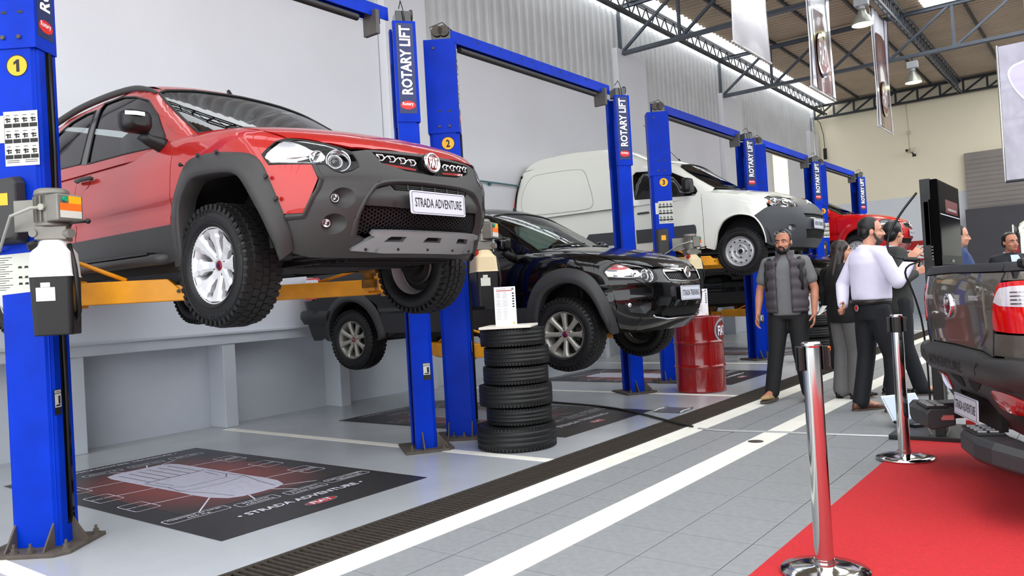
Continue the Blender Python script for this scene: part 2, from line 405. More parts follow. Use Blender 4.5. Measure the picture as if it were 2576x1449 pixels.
# left wall: niches, ledge, painted panels, pilasters, corrugated sheet
wb=MB(); wb.box((XW-.42,10,3.0),(.24,38,6.0)); wl=struct(wb.build('wall_left',WG))
pb=MB(); pb.box((XW-.15,10,.965),(.34,38,.11)); pb.box((XW+.01,10,1.03),(.10,38,.03)); pb.build('ledge',WG,wl,bevel=.008)
y=.01-1.6*3
while y<27:
    MB().box((XW-.15,y+.075,.455),(.30,.155,.91)).build('pier',WG,wl,bevel=.006); y+=1.605
MB().box((XW-.15,10,1.55),(.3,38,1.02)).build('lower_wall',mat('wall_lower_shaded',(.84,.86,.89),.5,noise=(.9,.06)),wl)  # lower band painted bluish grey for the shade under the cars
PIL=[(1.3,2.1),(7.42,8.24),(13.75,14.95),(19.0,20.3),(26.1,27.1)]
yy=[-9]+[v for p in PIL for v in p]
for a,b in ((-9,1.3),(2.1,7.42),(8.24,13.75),(14.95,19.0),(20.3,26.1)):
    MB().box((XW-.15,(a+b)/2,3.55),(.3,b-a-.02,2.98)).build('wall_panel',WH,wl,bevel=.01)
    MB().box((XW-.01,(a+b)/2,5.055),(.05,b-a-.02,.03)).build('panel_edge',WH,wl)
for a,b in PIL: MB().box((XW-.08,(a+b)/2,3.56),(.42,b-a,5.08)).build('pilaster',WH,wl,bevel=.012)
def corrugate(n,pitch,depth,L):
    """trapezoid section strip along u, extruded along v: returns points (u,w)"""
    P=[]
    for i in range(n):
        u=i*pitch
        for du,w in ((0,0),(.36,0),(.5,1),(.86,1)): P.append((u+du*pitch,w*depth))
    return P
CORR=mat('corrugated_sheet',(.80,.80,.80),.5,metal=0,noise=(2,.1))
n=int(36/.22); pts=corrugate(n,.22,.045,0)
G=[[(XW-.02+w,-9+u,z) for u,w in pts] for z in (5.05,6.86)]
cb=MB(); cb.grid(np.array(G),smooth=False); cb.build('corrugated_cladding',CORR,wl)
MB().box((XW-.12,10,5.95),(.03,38,1.85)).build('cladding_backing',mat('backing',(.7,.7,.7),.8),wl)
struct(MB().box((XW+.03,26.75,5.2),(.14,.14,3.2)).build('trim_1',WH))
# back wall
YB=27.2
bw=MB(); bw.box((3,YB+.12,5.4),(24,.24,3.4)); wbk=struct(bw.build('wall_back',WC))
MB().box((3,YB+.12,2.99),(24,.236,1.44)).build('white_band',mat('wall_white_back',(.83,.84,.86),.6),wbk)
MB().box((3,YB+.115,2.2),(24,.25,.20)).build('red_stripe',mat('red_stripe',(.66,.10,.09),.5),wbk)
MB().box((3,YB+.12,1.05),(24,.236,2.1)).build('grey_band',mat('wall_back_grey',(.60,.62,.66),.6),wbk)
# grey shutter opening and dark partition on the right
d1=struct(MB().box((1.6,YB-.06,2.4),(10.1,.12,4.8)).build('door_1',mat('shutter_taupe',(.55,.52,.50),.6,noise=(2,.1))))
for k in range(12):
    MB().box((1.6,YB-.125,3.2+.13*k),(10.1,.012,.1)).build('slat',mat('shutter_taupe',(.5,.5,.5)),d1)
struct(MB().box((1.6,YB-.45,1.55),(10.1,.3,3.06)).build('wall_back.001',mat('partition_dark',(.27,.26,.28),.6,noise=(3,.1))))
# roof sheets; openings, cut wider out of view, brighten the hall
ROOF=mat('roof_sheet',(.74,.67,.58),.55,noise=(1.5,.15))
n=int(36.4/.19); pts=corrugate(n,.19,.04,0)
def roof(x0,x1,y0,y1,par=None,z=7.12):
    q=[(u-9,w) for u,w in pts if y0<=u-9<=y1]
    b=MB(); b.grid(np.array([[(x,yv,z-w+ (0 if x<-3.2 else 0)) for yv,w in q] for x in (x0,x1)]),smooth=False)
    return b.build('ceiling' if par is None else 'roof_sheet',ROOF,par)
YE=27.3
ce=struct(roof(-7.08,-3.3,1.0,YE))
roof(-3.3,-3.05,1.0,YE,ce); roof(-3.05,-1.0,19.45,YE,ce); roof(-3.05,1.2,10.5,13.6,ce); roof(1.2,2.6,1.0,YE,ce); roof(-7.08,-2.2,-3.2,-.3,ce)  # last sheet, behind the camera, added to shape the windscreen reflection
wr=struct(MB().box((9.2,11,2.6),(.2,33,5.2)).build('wall_right_added',mat('added_wall_grey',(.42,.42,.44),.6)))  # unseen wall added to give screen and car paint dark reflections

w1=struct(MB().box((XW+.012,23.4,4.42),(.03,1.42,1.20)).build('window_1',mat('window_frame',(.86,.83,.74),.5)))
MB().box((XW+.03,23.4,4.42),(.006,1.26,1.06)).build('pane',mat('window_daylight',(1,.95,.82),.4,emit=1.6),w1)  # bright wall patch built as a pane with its own daylight glow
# ---------------------------------------------------------------- two post lifts
BLUE=mat('lift_blue',(.0,.19,.70),.42,spec=.12,noise=(5,.22),bump=(18,.05))
BLUED=mat('lift_blue_inner',(.02,.08,.36),.5,spec=.3,noise=(5,.2))
NAVY=mat('sticker_navy',(.07,.13,.33),.35); YEL=mat('lift_yellow',(.90,.60,.06),.42,noise=(6,.35),col2=(.55,.34,.06),bump=(14,.08))
LBL=mat('label_paper',(.78,.78,.74),.6); INK=mat('label_ink',(.07,.07,.075),.6); RUST=mat('base_rust',(.33,.30,.27),.7,noise=(14,.5),col2=(.2,.12,.08))
GREYM=mat('motor_grey',(.50,.49,.46),.45,metal=.4,noise=(8,.25)); YSTK=mat('yellow_sticker',(.93,.66,.06),.45); ORG=mat('orange_sticker',(.93,.42,.08),.5)
TANK=mat('tank_white',(.88,.87,.86),.4); TANKC=mat('tank_cream',(.82,.75,.60),.4); DG=mat('dark_grey_plastic',(.16,.155,.15),.5)
LOGO=mat('logo_red',(.80,.08,.09),.35)
TH=math.radians(36); WB_,DB_=.27,.18; HC0,HC1=2.75,3.6
def sticker_text(par,O,X,Y,w,h,s,m,bold=.03,shear=0,off=.0012):
    b=MB(); add_text(b,s,w,h,O,X,Y,off,bold,shear); return b.build('lettering',m,par)
def post(lift,s,cx,cy,num,first,detail):
    """s=+1: post on the camera side of the car (closed back towards us), s=-1: mirrored far post.
    local: a = along the back face (0 at the front edge, + into the bay), b = from the back face towards the car"""
    c_,s_=math.cos(TH),math.sin(TH)
    A=Vector((-c_,-s_*s,0)); Bv=Vector((-s_,c_*s,0)); O=Vector((cx,cy,0)) if s>0 else Vector((cx,cy,0))-Bv*DB_
    Z=Vector((0,0,1))
    def q(a,b,z): return O+A*a+Bv*b+Z*z
    def pr(mb,poly,z0,z1):
        v=[q(a,b,z0) for a,b in poly]+[q(a,b,z1) for a,b in poly]; n=len(poly)
        mb.add(v,[tuple(range(n)),tuple(range(2*n-1,n-1,-1))]+[(i,n+i,n+(i+1)%n,(i+1)%n) for i in range(n)])
    # column: C section open towards the car
    t=.012; lip=.06
    prof=[(0,.03),(.03,0),(WB_-.03,0),(WB_,.03),(WB_,DB_),(WB_-lip,DB_),(WB_-lip,DB_-t),(WB_-t,DB_-t),(WB_-t,t),(t,t),(t,DB_-t),(lip,DB_-t),(lip,DB_),(0,DB_)]
    mb=MB()
    n=len(prof); v=[q(a,b,.02) for a,b in prof]+[q(a,b,3.3) for a,b in prof]
    mb.add(v,[(i,n+i,n+(i+1)%n,(i+1)%n) for i in range(n)])
    col=mb.build('column',BLUE,lift,merge=True)
    # stiffening groove on the sides facing the aisle and dark channel inside
    mb=MB(); pr(mb,[(t+.004,.03),(WB_-t-.004,.03),(WB_-t-.004,.05),(t+.004,.05)],.3,3.3); mb.build('inner_channel',BLUED,lift)
    mb=MB(); mb.tube([q(.07,.10,.3),q(.075,.11,1.2),q(.07,.10,2.2),q(.08,.10,3.4)],.009); mb.tube([q(.16,.12,1.6),q(.16,.12,3.4)],.006); mb.build('cable',BLK,lift)
    if s>0:
        mb=MB(); pr(mb,[(-.0015,.085),(.01,.085),(.01,.15),(-.0015,.15)],.12,HC0); rc0=mb.build('side_recess',BLKG,lift)  # flat black strip standing for the shaded open gap in the column
        mb=MB(); mb.tube([q(-.006,.105,.15),q(-.008,.112,.9),q(-.006,.105,1.6),q(-.007,.12,2.2),q(-.006,.11,HC0)],.010,6); mb.tube([q(-.005,.128,1.0),q(-.005,.125,HC0)],.006,6); mb.build('side_hose',BLK,rc0)
    # upper cover with sticker
    e=.008; mb=MB()
    pr(mb,[(-e,-e),(WB_+e,-e),(WB_+e,DB_),(WB_-lip,DB_),(WB_-lip,DB_-.02),(WB_-e,DB_-.02),(WB_-e,.012),(e,.012),(e,DB_-.02),(lip*.6,DB_-.02),(lip*.6,DB_+.004),(-e,DB_+.004)],HC0,HC1)
    cov=mb.build('column_cover',BLUE,lift,merge=True)
    for a,z_ in ((.08,HC0+.06),(.17,HC0+.06),(.19,3.52)): mb=MB(); mb.cyl(q(a,-.018,z_),q(a,-.006,z_),.012,8); mb.build('bolt',RUST,lift)
    for a in (.07,.16): mb=MB(); pr(mb,rrect(.03,.003,.001,1,a,-.0085),HC0+.19,HC0+.205); mb.build('slot',BLK,lift)
    N=-A; mid=DB_/2   # aisle side face: normal -A
    X=(Bv if s>0 else -Bv); w=.145
    Oc=O+Bv*mid+N*(e+.001)
    if s>0: up_,rt_=Z,X
    else: up_,rt_=Z,X
    mb=MB(); hw=w/2
    mb.add([Oc+rt_*(-hw)+Z*(HC0+.07),Oc+rt_*hw+Z*(HC0+.07),Oc+rt_*hw+Z*(HC1-.02),Oc+rt_*(-hw)+Z*(HC1-.02)],[(0,1,2,3)])
    st=mb.build('brand_sticker',NAVY,lift)
    # letters run upwards: text x axis = Z, text y axis = towards the left of the reader
    b=MB(); add_text(b,'ROTARY LIFT',.58,.094,Oc+Z*(HC0+.52)+N*.001,Z,-rt_,.0006,.03); b.build('lettering',WHT,st)
    b=MB(); v=[Oc+N*.0012+rt_*x+Z*(HC0+.14+y) for x,y in ellipse(.064,.036,28)]; b.add(v,[tuple(range(len(v)))]); b.build('oval_badge',LOGO,st)
    b=MB(); add_text(b,'Rotary',.092,.036,Oc+Z*(HC0+.147)+N*.0022,rt_,Z,.0004,.02); b.build('badge_lettering',WHT,st)
    # back face labels
    Bn=-Bv; L=lambda a,z,o=.0012: O+A*a+Bn*o+Z*z
    lx=(-A if True else A)*(1 if s>0 else -1)     # reading direction on the back face
    if s>0:
        rd=-A  # viewed from behind the post, -A points right
        ns=MB(); v=[L(.105,2.655,.0015)+rd*x+Z*y for x,y in ellipse(.056,.056,32)]; ns.add(v,[tuple(range(len(v)))])
        no=ns.build('number_sticker',YSTK,lift)
        rg=MB(); P=[[L(.105,2.655,.002)+rd*(r*math.cos(a))+Z*(r*math.sin(a)) for r in (.0555,.060)] for a in np.linspace(0,2*PI,33)[:-1]]
        rg.grid(np.array([[tuple(p) for p in r] for r in P]),closeu=True); rg.build('ring',INK,no)
        b=MB()
        if num==1: b.add([L(.105,2.655,.003)+rd*(x*.066)+Z*(y*.068) for x,y in ((-.28,.28),(.02,.5),(.2,.5),(.2,-.5),(-.06,-.5),(-.06,.22),(-.28,.06))],[(6,5,4,3,2,1,0)])
        else: add_text(b,str(num),.036,.068,L(.105,2.655),rd,Z,.002,.03)
        b.build('numeral',INK,no)
        # pictogram sheet
        sx,sz=.10,2.235; b=MB()
        for x0,x1,z0,z1 in ((-.095,.095,-.13,.17),(-.135,-.09,-.0,.15)):
            b.add([L(sx,sz)+rd*x0+Z*z0,L(sx,sz)+rd*x1+Z*z0,L(sx,sz)+rd*x1+Z*z1,L(sx,sz)+rd*x0+Z*z1],[(0,1,2,3)])
        sh=b.build('warning_label_sheet',LBL,lift)
        b=MB()
        def rc(x,z,w,h): b.add([L(sx,sz,.002)+rd*(x+dx*w)+Z*(z+dz*h) for dx,dz in ((-.5,-.5),(.5,-.5),(.5,.5),(-.5,.5))],[(0,1,2,3)])
        for i in range(4):
            for j in range(3):
                x=-.071+.047*i; z=.11-.086*j
                rc(x,z-.018,.043,.022)
                if detail:
                    rc(x,z+.018,.03,.008); rc(x-.004,z+.012,.008,.026); rc(x+.008,z+.006,.012,.008); rc(x,z+.038,.022,.003)
                else: rc(x,z+.014,.022,.014)
        for k in range(4): rc(-.05 if k<2 else .05,-.1-.01*(k%2),.07,.003)
        b.build('pictograms',INK,sh)
        if detail:
            b=MB(); b.add([L(.165,1.515)+rd*x+Z*z for x,z in ((-.13,-.115),(.115,-.10),(.115,.115),(-.13,.105))],[(0,1,2,3)]); s2=b.build('instruction_sheet',LBL,lift)
            b=MB()
            for k in range(15): rc_=[(-.12,-.02),(.0,.105)]; z=.09-.0125*k; b.add([L(.165,1.515,.002)+rd*x+Z*(z+d) for x,d in ((-.12,-.0015),(-.02-.02*(k%3),-.0015),(-.02-.02*(k%3),.0015),(-.12,.0015))],[(0,1,2,3)])
            for i in range(3):
                for z in (.035,-.02,-.055): b.add([L(.165,1.515,.002)+rd*(x0+.035*i)+Z*(z+d) for x0,d in ((.01,-.006),(.034,-.006),(.03,.006),(.014,.006))],[(0,1,2,3)])
            b.build('printing',INK,s2)
        # grey box for the control switch
        b=MB(); v=[]
        poly=[(-.09,-.19),(.075,-.185),(.085,-.16),(.08,.15),(.055,.19),(-.09,.17)]
        O0=L(.165,1.86); 
        b.add([O0+rd*x+Z*z+Bn*.0 for x,z in poly]+[O0+rd*x*.86+Z*z*.9+Bn*.085 for x,z in poly],[(0,1,2,3,4,5),(11,10,9,8,7,6)]+[(i,6+i,6+(i+1)%6,(i+1)%6) for i in range(6)])
        bx=b.build('switch_cover',DG,lift,bevel=.012)
        b=MB(); b.add([O0+rd*x+Z*z+Bn*.087 for x,z in ((-.03,.02),(.03,.02),(.03,.085),(-.03,.085))],[(0,1,2,3)]); b.build('warning_sticker',YSTK,bx)
        # motor and tank
        n0={o.name for o in lift.children}; M0=L(-.16,1.735,0)+Bn*.175   # axis of the power unit
        ang=math.atan2(Bn.y,Bn.x); R=Rz(ang+.35)
        pu=MB(); prof=[(0,.145),(.055,.145),(.066,.138),(.07,.125),(.07,.118),(.064,.115),(.064,-.005),(.07,-.01),(.07,-.02),(0,-.02)]
        pu.lathe(prof[::-1],28,M0+Z*.02,None)
        for k in range(18):
            a=2*PI*k/18; 
            if k in (0,1,17): continue
            d=Vector((math.cos(a),math.sin(a),0)); pu.bar(M0+d*.068+Z*.02,M0+d*.068+Z*.13,.004,.012,d)
        mo=pu.build('motor',GREYM,lift)
        d1=(R@Vector((1,0,0))); d2=(R@Vector((0,1,0)))
        d3=(Bn*.35+(-A)*.94).normalized(); d4=Z.cross(d3)
        b=MB(); b.box(M0+d3*.075+Z*.075,(.07,.125,.115),basis(d3,d4,Z)); jb=b.build('junction_box',GREYM,mo,bevel=.006)
        b=MB(); f0=M0+d3*.111+Z*.075
        def fq(mb,c0,c1,z0,z1,o=.001): mb.add([f0+d3*o+d4*c0+Z*z0,f0+d3*o+d4*c1+Z*z0,f0+d3*o+d4*c1+Z*z1,f0+d3*o+d4*c0+Z*z1],[(0,1,2,3)])
        fq(b,-.01,.052,.018,.05); b.build('yellow_label',YSTK,jb)
        b=MB(); fq(b,-.052,.052,-.014,.018); b.build('orange_label',ORG,jb)
        b=MB(); fq(b,-.052,.052,-.045,-.014); b.build('white_label',LBL,jb)
        b=MB(); b.cyl(f0+d4*-.03+Z*.035,f0+d4*-.03+Z*.035+d3*.012,.011,12); b.build('push_button',mat('green_button',(.05,.55,.42),.4),jb)
        b=MB(); b.box(M0+A*.13+Bn*-.03+Z*.06,(.12,.012,.14),basis(A,Bv,Z)); b.build('mount_bracket',GREYM,lift,bevel=.003)
        b=MB(); b.tube([M0+Bn*.066+Z*.08,M0+Bn*.10+A*.03+Z*.075,M0+Bn*.07+A*.14+Z*.05,L(.17,1.66,.05),L(.19,1.655,.03)],.007); b.cyl(M0+Bn*.06+Z*.08,M0+Bn*.085+Z*.08,.014,10); b.build('power_cable',mat('cable_grey',(.62,.62,.58),.5),lift)
        b=MB(); b.box(M0+Z*-.03,(.125,.125,.06),R); b.cyl(M0+Bn*.06+A*.04+Z*-.03,M0+Bn*.085+A*.04+Z*-.03,.018,10); b.cyl(M0+d3*.05+Z*-.035,M0+d3*.11+Z*-.035,.02,10); b.build('pump_block',GREYM,lift,bevel=.005)
        b=MB(); b.tube([M0+d3*.10+Z*.0,M0+d3*.12+Z*.01,M0+d3*.15+d4*.04+Z*.015],.006); b.ball(tuple(M0+d3*.155+d4*.045+Z*.016),.012,10,6); b.build('release_lever',BLK,lift)
        T0=M0+Z*-.06
        def hexa(r): return [((r if k%2==0 else r)*math.cos(a),(r)*math.sin(a)) for k,a in enumerate(np.linspace(.2,2*PI+.2,7)[:-1])]
        def rr(w,h,r): return rrect(w,h,r,4)
        def loft(mb,secs):
            v=[];n=len(secs[0][1])
            for z,p in secs: v+=[T0+R@Vector((x,y,0))+Z*z for x,y in p]
            f=[(i+j*n,(i+1)%n+j*n,(i+1)%n+(j+1)*n,i+(j+1)*n) for j in range(len(secs)-1) for i in range(n)]
            f+=[tuple(range(n-1,-1,-1)),tuple(range((len(secs)-1)*n,len(secs)*n))]
            mb.add(v,f)
        b=MB(); loft(b,[(-.16,rr(.215,.17,.02)),(-.15,rr(.21,.165,.02)),(-.055,rr(.20,.155,.03)),(-.03,rr(.16,.13,.04)),(-.005,rr(.125,.11,.04)),(0,rr(.12,.105,.04))])
        tk=b.build('fluid_tank_top',TANK if num==1 else TANKC,lift,merge=True)
        b=MB(); loft(b,[(-.41,rr(.185,.145,.015)),(-.405,rr(.19,.15,.018)),(-.16,rr(.21,.165,.02))]); tb_=b.build('fluid_tank',BLK,lift,merge=True)
        b=MB(); cc=T0+Bn*.07+A*.045+Z*-.035; b.cyl(cc,cc+(Bn*.5+Z*.85)*.028,.022,14); b.build('filler_cap',BLK if num==1 else mat('cap_red',(.65,.12,.08),.5),tk)
        b=MB(); nrm=(R@Vector((0,-1,0))); 
        best=max(((R@Vector((0,1,0))),(R@Vector((0,-1,0))),(R@Vector((1,0,0))),(R@Vector((-1,0,0)))),key=lambda v:v.dot(Bn)); hd=.085 if abs((R@Vector((0,1,0))).dot(best))>.5 else .107
        t2=Z.cross(best); C0=T0+best*(hd-.003)+Z*-.225+t2*-.02
        for w_,z0,z1 in ((.036,-.038,.02),(.018,.021,.045)): b.add([C0+t2*-w_+Z*z0,C0+t2*w_+Z*z0,C0+t2*w_+Z*z1,C0+t2*-w_+Z*z1],[(0,1,2,3)])
        b.build('tank_label',LBL,tb_)
        b=MB(); b.tube([T0+d3*.09+Z*-.02,T0+d3*.118+Z*-.12,T0+d3*.130+Z*-.22,T0+d3*.115-Bn*.02+Z*-.31,T0+d3*.06-Bn*.05+Z*-.36],.011); b.build('hydraulic_hose',BLK,lift)
    if s>0:
        for o in [c for c in lift.children if c.name not in n0]: o.scale=(1.2,)*3; o.location=M0*(1-1.2)
    # keep clear label low on the side
    lz=.80; Oq=O+Bv*.045+N*.0016+Z*lz
    if s<0: Oq=O+Bv*.06+N*.0016+Z*.66
    b=MB(); b.add([Oq+rt_*x+Z*z for x,z in ((-.032,-.07),(.032,-.07),(.032,.07),(-.032,.07))],[(0,1,2,3)]); sl=b.build('keep_clear_label',INK,lift)
    b=MB(); b.add([Oq+N*.001+rt_*x+Z*z for x,z in ((-.028,-.028),(.028,-.028),(.028,.045),(-.028,.045))],[(0,1,2,3)]); b.add([Oq+N*.001+rt_*x+Z*z for x,z in ((-.028,.049),(.028,.049),(.028,.066),(-.028,.066))],[(0,1,2,3)]); b.build('label_panel',LBL,sl)
    b=MB(); b.add([Oq+N*.002+rt_*x+Z*z for x,z in ((.002,-.01),(.02,-.01),(.02,.035),(.002,.035))],[(0,1,2,3)]); b.add([Oq+N*.002+rt_*x+Z*z for x,z in ((-.02,-.022),(.02,-.022),(.02,-.013),(-.02,-.013))],[(0,1,2,3)]); add_text(b,'WARNING',.045,.011,Oq+N*.002+Z*.057,rt_,Z,0); b.build('label_figure',INK,sl)
    # base plate, gussets, anchors
    mb=MB(); pr(mb,[(-.10,-.07),(-.04,-.13),(WB_+.04,-.13),(WB_+.10,-.07),(WB_+.10,DB_+.10),(-.10,DB_+.10)],0,.022); bp=mb.build('base_plate',RUST,lift,bevel=.003)
    tri=[(0,1,2),(5,4,3),(0,3,4,1),(1,4,5,2),(2,5,3,0)]
    for a in (.03,WB_-.03):
        mb=MB(); mb.add([q(a-.005,0,.022),q(a-.005,-.10,.022),q(a-.005,0,.15),q(a+.005,0,.022),q(a+.005,-.10,.022),q(a+.005,0,.15)],tri); mb.build('gusset',RUST,lift)
    mb=MB(); mb.add([q(0,.12,.022),q(-.09,.12,.022),q(0,.12,.16),q(0,.13,.022),q(-.09,.13,.022),q(0,.13,.16)],tri); mb.build('gusset',RUST,lift)
    for a,b_ in ((-.06,-.04),(.10,-.095),(.19,-.095),(-.07,DB_+.05),(WB_+.06,-.04)):
        m2=MB(); m2.cyl(q(a,b_,.022),q(a,b_,.032),.022,12); m2.cyl(q(a,b_,.03),q(a,b_,.05),.016,6,smooth=False); m2.cyl(q(a,b_,.05),q(a,b_,.07),.008,8); m2.build('anchor_bolt',RUST,lift)
    # head: pulleys and bracket
    mb=MB(); pr(mb,[(.03,.02),(.20,.02),(.20,.15),(.03,.15)],HC1,HC1+.10); mb.build('head_bracket',BLKG,lift,bevel=.004)
    for a in (.09,.15): mb=MB(); mb.cyl(q(a,.0,HC1+.08),q(a,.02,HC1+.08),.05,18); mb.build('pulley',BAR,lift)
    mb=MB(); pts=[q(.20,.05,HC1),q(.205,.05,HC1+.09),q(.22,.05,HC1+.13),q(.10,.05,HC1+.17),q(.02,.08,HC1+.1)]; mb.tube(pts if s>0 else [q(.0,.08,HC1),q(.0,.09,HC1+.1),q(.05,.1,HC1+.19),q(.15,.1,HC1+.16)],.004); mb.build('head_cable',BLK,lift)
    # carriage behind
    return q,O,A,Bv
def arm(lift,p0,p1,z,w=.11,h=.13,pad_h=.12):
    """swing arm from pivot p0 to pad p1"""
    p0,p1=Vector((p0[0],p0[1],z)),Vector((p1[0],p1[1],z)); d=(p1-p0).normalized(); L=(p1-p0).length; n=Vector((-d.y,d.x,0)); Z=Vector((0,0,1))
    m=MB(); k=p0+d*(L*.72)
    # outer box with slanted end
    v=[];e=.10
    for sgn in (-1,1):
        v+=[p0+n*sgn*w/2-Z*h/2,k+d*e+n*sgn*w/2-Z*h/2,k-d*.04+n*sgn*w/2+Z*h/2,p0+n*sgn*w/2+Z*h/2]
    m.add(v,[(0,1,2,3),(7,6,5,4),(0,4,5,1),(1,5,6,2),(2,6,7,3),(3,7,4,0)])
    a=m.build('swing_arm',YEL,lift,bevel=.006)
    m=MB(); m.bar(k-d*.05-Z*.012,p1+d*.03-Z*.012,w*.75,h*.6); m.build('arm_extension',YEL,a,bevel=.004)
    m=MB(); m.cyl(p1-Z*.03,p1+Z*.03,.055,16); m.cyl(p1+Z*.02,p1+Z*(pad_h-.03),.035,14); m.box(p1+Z*(pad_h-.02),(.12,.12,.05),basis(d,n,Z)); m.build('lift_pad',mat('pad_yellow_worn',(.62,.42,.07),.6,noise=(12,.6),col2=(.1,.08,.05)),a)
    m=MB(); q0=p0+d*.02+Z*h/2; m.tube([q0+Z*.0-d*.02,q0+Z*.10-d*.02,q0+Z*.13+d*.0,q0+Z*.11+d*.06,p0+d*(L*.38)+Z*(h/2+.005)],.013,6); m.build('arm_brace',YEL,a)
    m=MB(); m.cyl(k+d*.02+n*-w/2*1.15-Z*.01,k+d*.02+n*w/2*1.15-Z*.01,.011,8); m.build('pin',BAR,a)
def lift(num,yn,yf,zc,label,padx,detail=False):
    L=thing('car_lift',label,'lift',(0,0,0),0,'blue two post lifts')
    L.location=(-4.65,(yn+yf)/2,0)
    qn=post(L,1,0.03,yn-L.location.y,num,num==1,detail); qf=post(L,-1,-.02,yf-L.location.y,num,False,detail)
    # overhead beam with safety bar
    y0,y1=yn-L.location.y,yf-L.location.y
    m=MB(); m.box((-.15,(y0+y1)/2,HC1+.13),(.10,y1-y0+.05,.012)); m.box((-.10,(y0+y1)/2,HC1+.08),(.010,y1-y0+.05,.11)); m.box((-.20,(y0+y1)/2,HC1+.08),(.010,y1-y0+.05,.11)); m.build('overhead_beam',BLUE,L)
    m=MB()
    for y in np.linspace(y0+.5,y1-.5,12): m.box((-.094,y,HC1+.105+.01*math.sin(9*y)),(.004,.02,.016))
    m.build('beam_slots',BLK,L)
    m=MB(); m.cyl((-.10,y0+.22,HC1-.03),(-.10,y1-.32,HC1-.03),.028,14); m.build('safety_bar',DG,L)
    m=MB(); m.box((-.16,y0+.16,HC1+.02),(.11,.05,.16)); m.build('limit_switch_box',BLK,L,bevel=.004)
    m=MB(); m.box((-.13,y1-.14,HC1-.03),(.16,.04,.2)); m.build('beam_bracket',mat('bracket_grey',(.33,.32,.31),.5,noise=(6,.3)),L,bevel=.003)
    # carriages
    for s,(q,O,A,Bv) in ((1,qn),(-1,qf)):
        m=MB(); c=O+A*WB_/2+Bv*(DB_+.02); m.box(c+Vector((0,0,zc+.12)),(.19,.11,.55),basis(A,Bv,(0,0,1))); m.build('carriage',BLUED,L,bevel=.006)
        m=MB(); pc=c+Bv*.10; m.box(pc+Vector((0,0,zc)),(.30,.14,.16),basis(A,Bv,(0,0,1))); m.build('arm_yoke',YEL,L,bevel=.008)
        for (px,py) in padx:
            arm(L,(pc.x+(.1 if px>-.5 else -.12),pc.y+.03*s),(px,py*(-s)),zc)
    return L
LY=[(1.847,4.643),(5.35,8.296),(9.605,12.46),(13.26,16.05),(16.77,19.545)]
LN=['nearest blue lift, number 1, holding up the orange red pickup','blue lift number 2 holding up the black pickup','blue lift number 3 holding up the white van','blue lift behind the white van, beside the lift numbered 5','farthest blue lift, number 5, holding up the red car by the back wall']
PADS=[((.40,.60),(-1.45,.60))]*5
LZ=[1.39,.76,1.59,.74,1.67]
for i,((a,b),l) in enumerate(zip(LY,LN)): lift(i+1,a,b,LZ[i],l,PADS[i],i<3)
# ---------------------------------------------------------------- panels wrapped on a body surface
def densify(P,step,closed=True):
    out=[];n=len(P)
    for i in range(n if closed else n-1):
        a=np.array(P[i],float);b=np.array(P[(i+1)%n],float); k=max(1,int(np.ceil(np.linalg.norm(b-a)/step)))
        for j in range(k): out.append(tuple(a+(b-a)*j/k))
    if not closed: out.append(tuple(P[-1]))
    return out
def chaikin(P,n=1,closed=True):
    P=[np.array(p,float) for p in P]
    for _ in range(n):
        Q=[] if closed else [P[0]]
        m=len(P)
        for i in range(m if closed else m-1):
            a,b=P[i],P[(i+1)%m]; Q+= [a*.75+b*.25,a*.25+b*.75]
        if not closed: Q.append(P[-1])
        P=Q
    return [tuple(p) for p in P]
def inpoly(X,Y,poly):
    P=np.asarray(poly); c=np.zeros(X.shape,bool); x1,y1=P[:,0],P[:,1]; x2,y2=np.roll(x1,-1),np.roll(y1,-1)
    for a,b,c_,d in zip(x1,y1,x2,y2):
        if b==d: continue
        m=((b>Y)!=(d>Y))&(X<(c_-a)*(Y-b)/(d-b)+a); c^=m
    return c
def dist_poly(X,Y,poly):
    P=np.asarray(poly); D=np.full(X.shape,9.)
    for i in range(len(P)):
        a=P[i];b=P[(i+1)%len(P)]; ab=b-a; L=max(ab@ab,1e-12)
        t=np.clip(((X-a[0])*ab[0]+(Y-a[1])*ab[1])/L,0,1); D=np.minimum(D,np.hypot(X-a[0]-t*ab[0],Y-a[1]-t*ab[1]))
    return D
def triang(outline,holes,step):
    loops=[densify(outline,step*.8)]+[densify(h,step*.8) for h in holes]
    v=[];e=[]
    for L in loops:
        k=len(v); v+=L; e+=[(k+i,k+(i+1)%len(L)) for i in range(len(L))]
    A=np.array(loops[0]); x0,y0=A.min(0);x1,y1=A.max(0)
    gx,gy=np.meshgrid(np.arange(x0+step/2,x1,step),np.arange(y0+step/2,y1,step)); gx,gy=gx.ravel(),gy.ravel()
    if len(gx):
        ok=inpoly(gx,gy,loops[0])
        for L in loops[1:]: ok&=~inpoly(gx,gy,L)
        gx,gy=gx[ok],gy[ok]
        if len(gx):
            d=np.full(gx.shape,9.)
            for L in loops: d=np.minimum(d,dist_poly(gx,gy,L))
            gx,gy=gx[d>step*.4],gy[d>step*.4]; v+=list(zip(gx,gy))
    r=delaunay_2d_cdt([Vector((float(a),float(b))) for a,b in v],e,[],0,1e-6)
    V=np.array([(p.x,p.y) for p in r[0]]); F=[f for f in r[2] if len(f)==3]
    C=np.array([V[list(f)].mean(0) for f in F]) if F else np.zeros((0,2))
    ok=inpoly(C[:,0],C[:,1],loops[0])
    for L in loops[1:]: ok&=~inpoly(C[:,0],C[:,1],L)
    F=[f for f,k in zip(F,ok) if k]
    # boundary edges
    cnt={}
    for f in F:
        for i in range(3):
            a,b=f[i],f[(i+1)%3]; cnt[(a,b)]=1
    bd=[(a,b) for (a,b) in cnt if (b,a) not in cnt]
    return V,F,bd
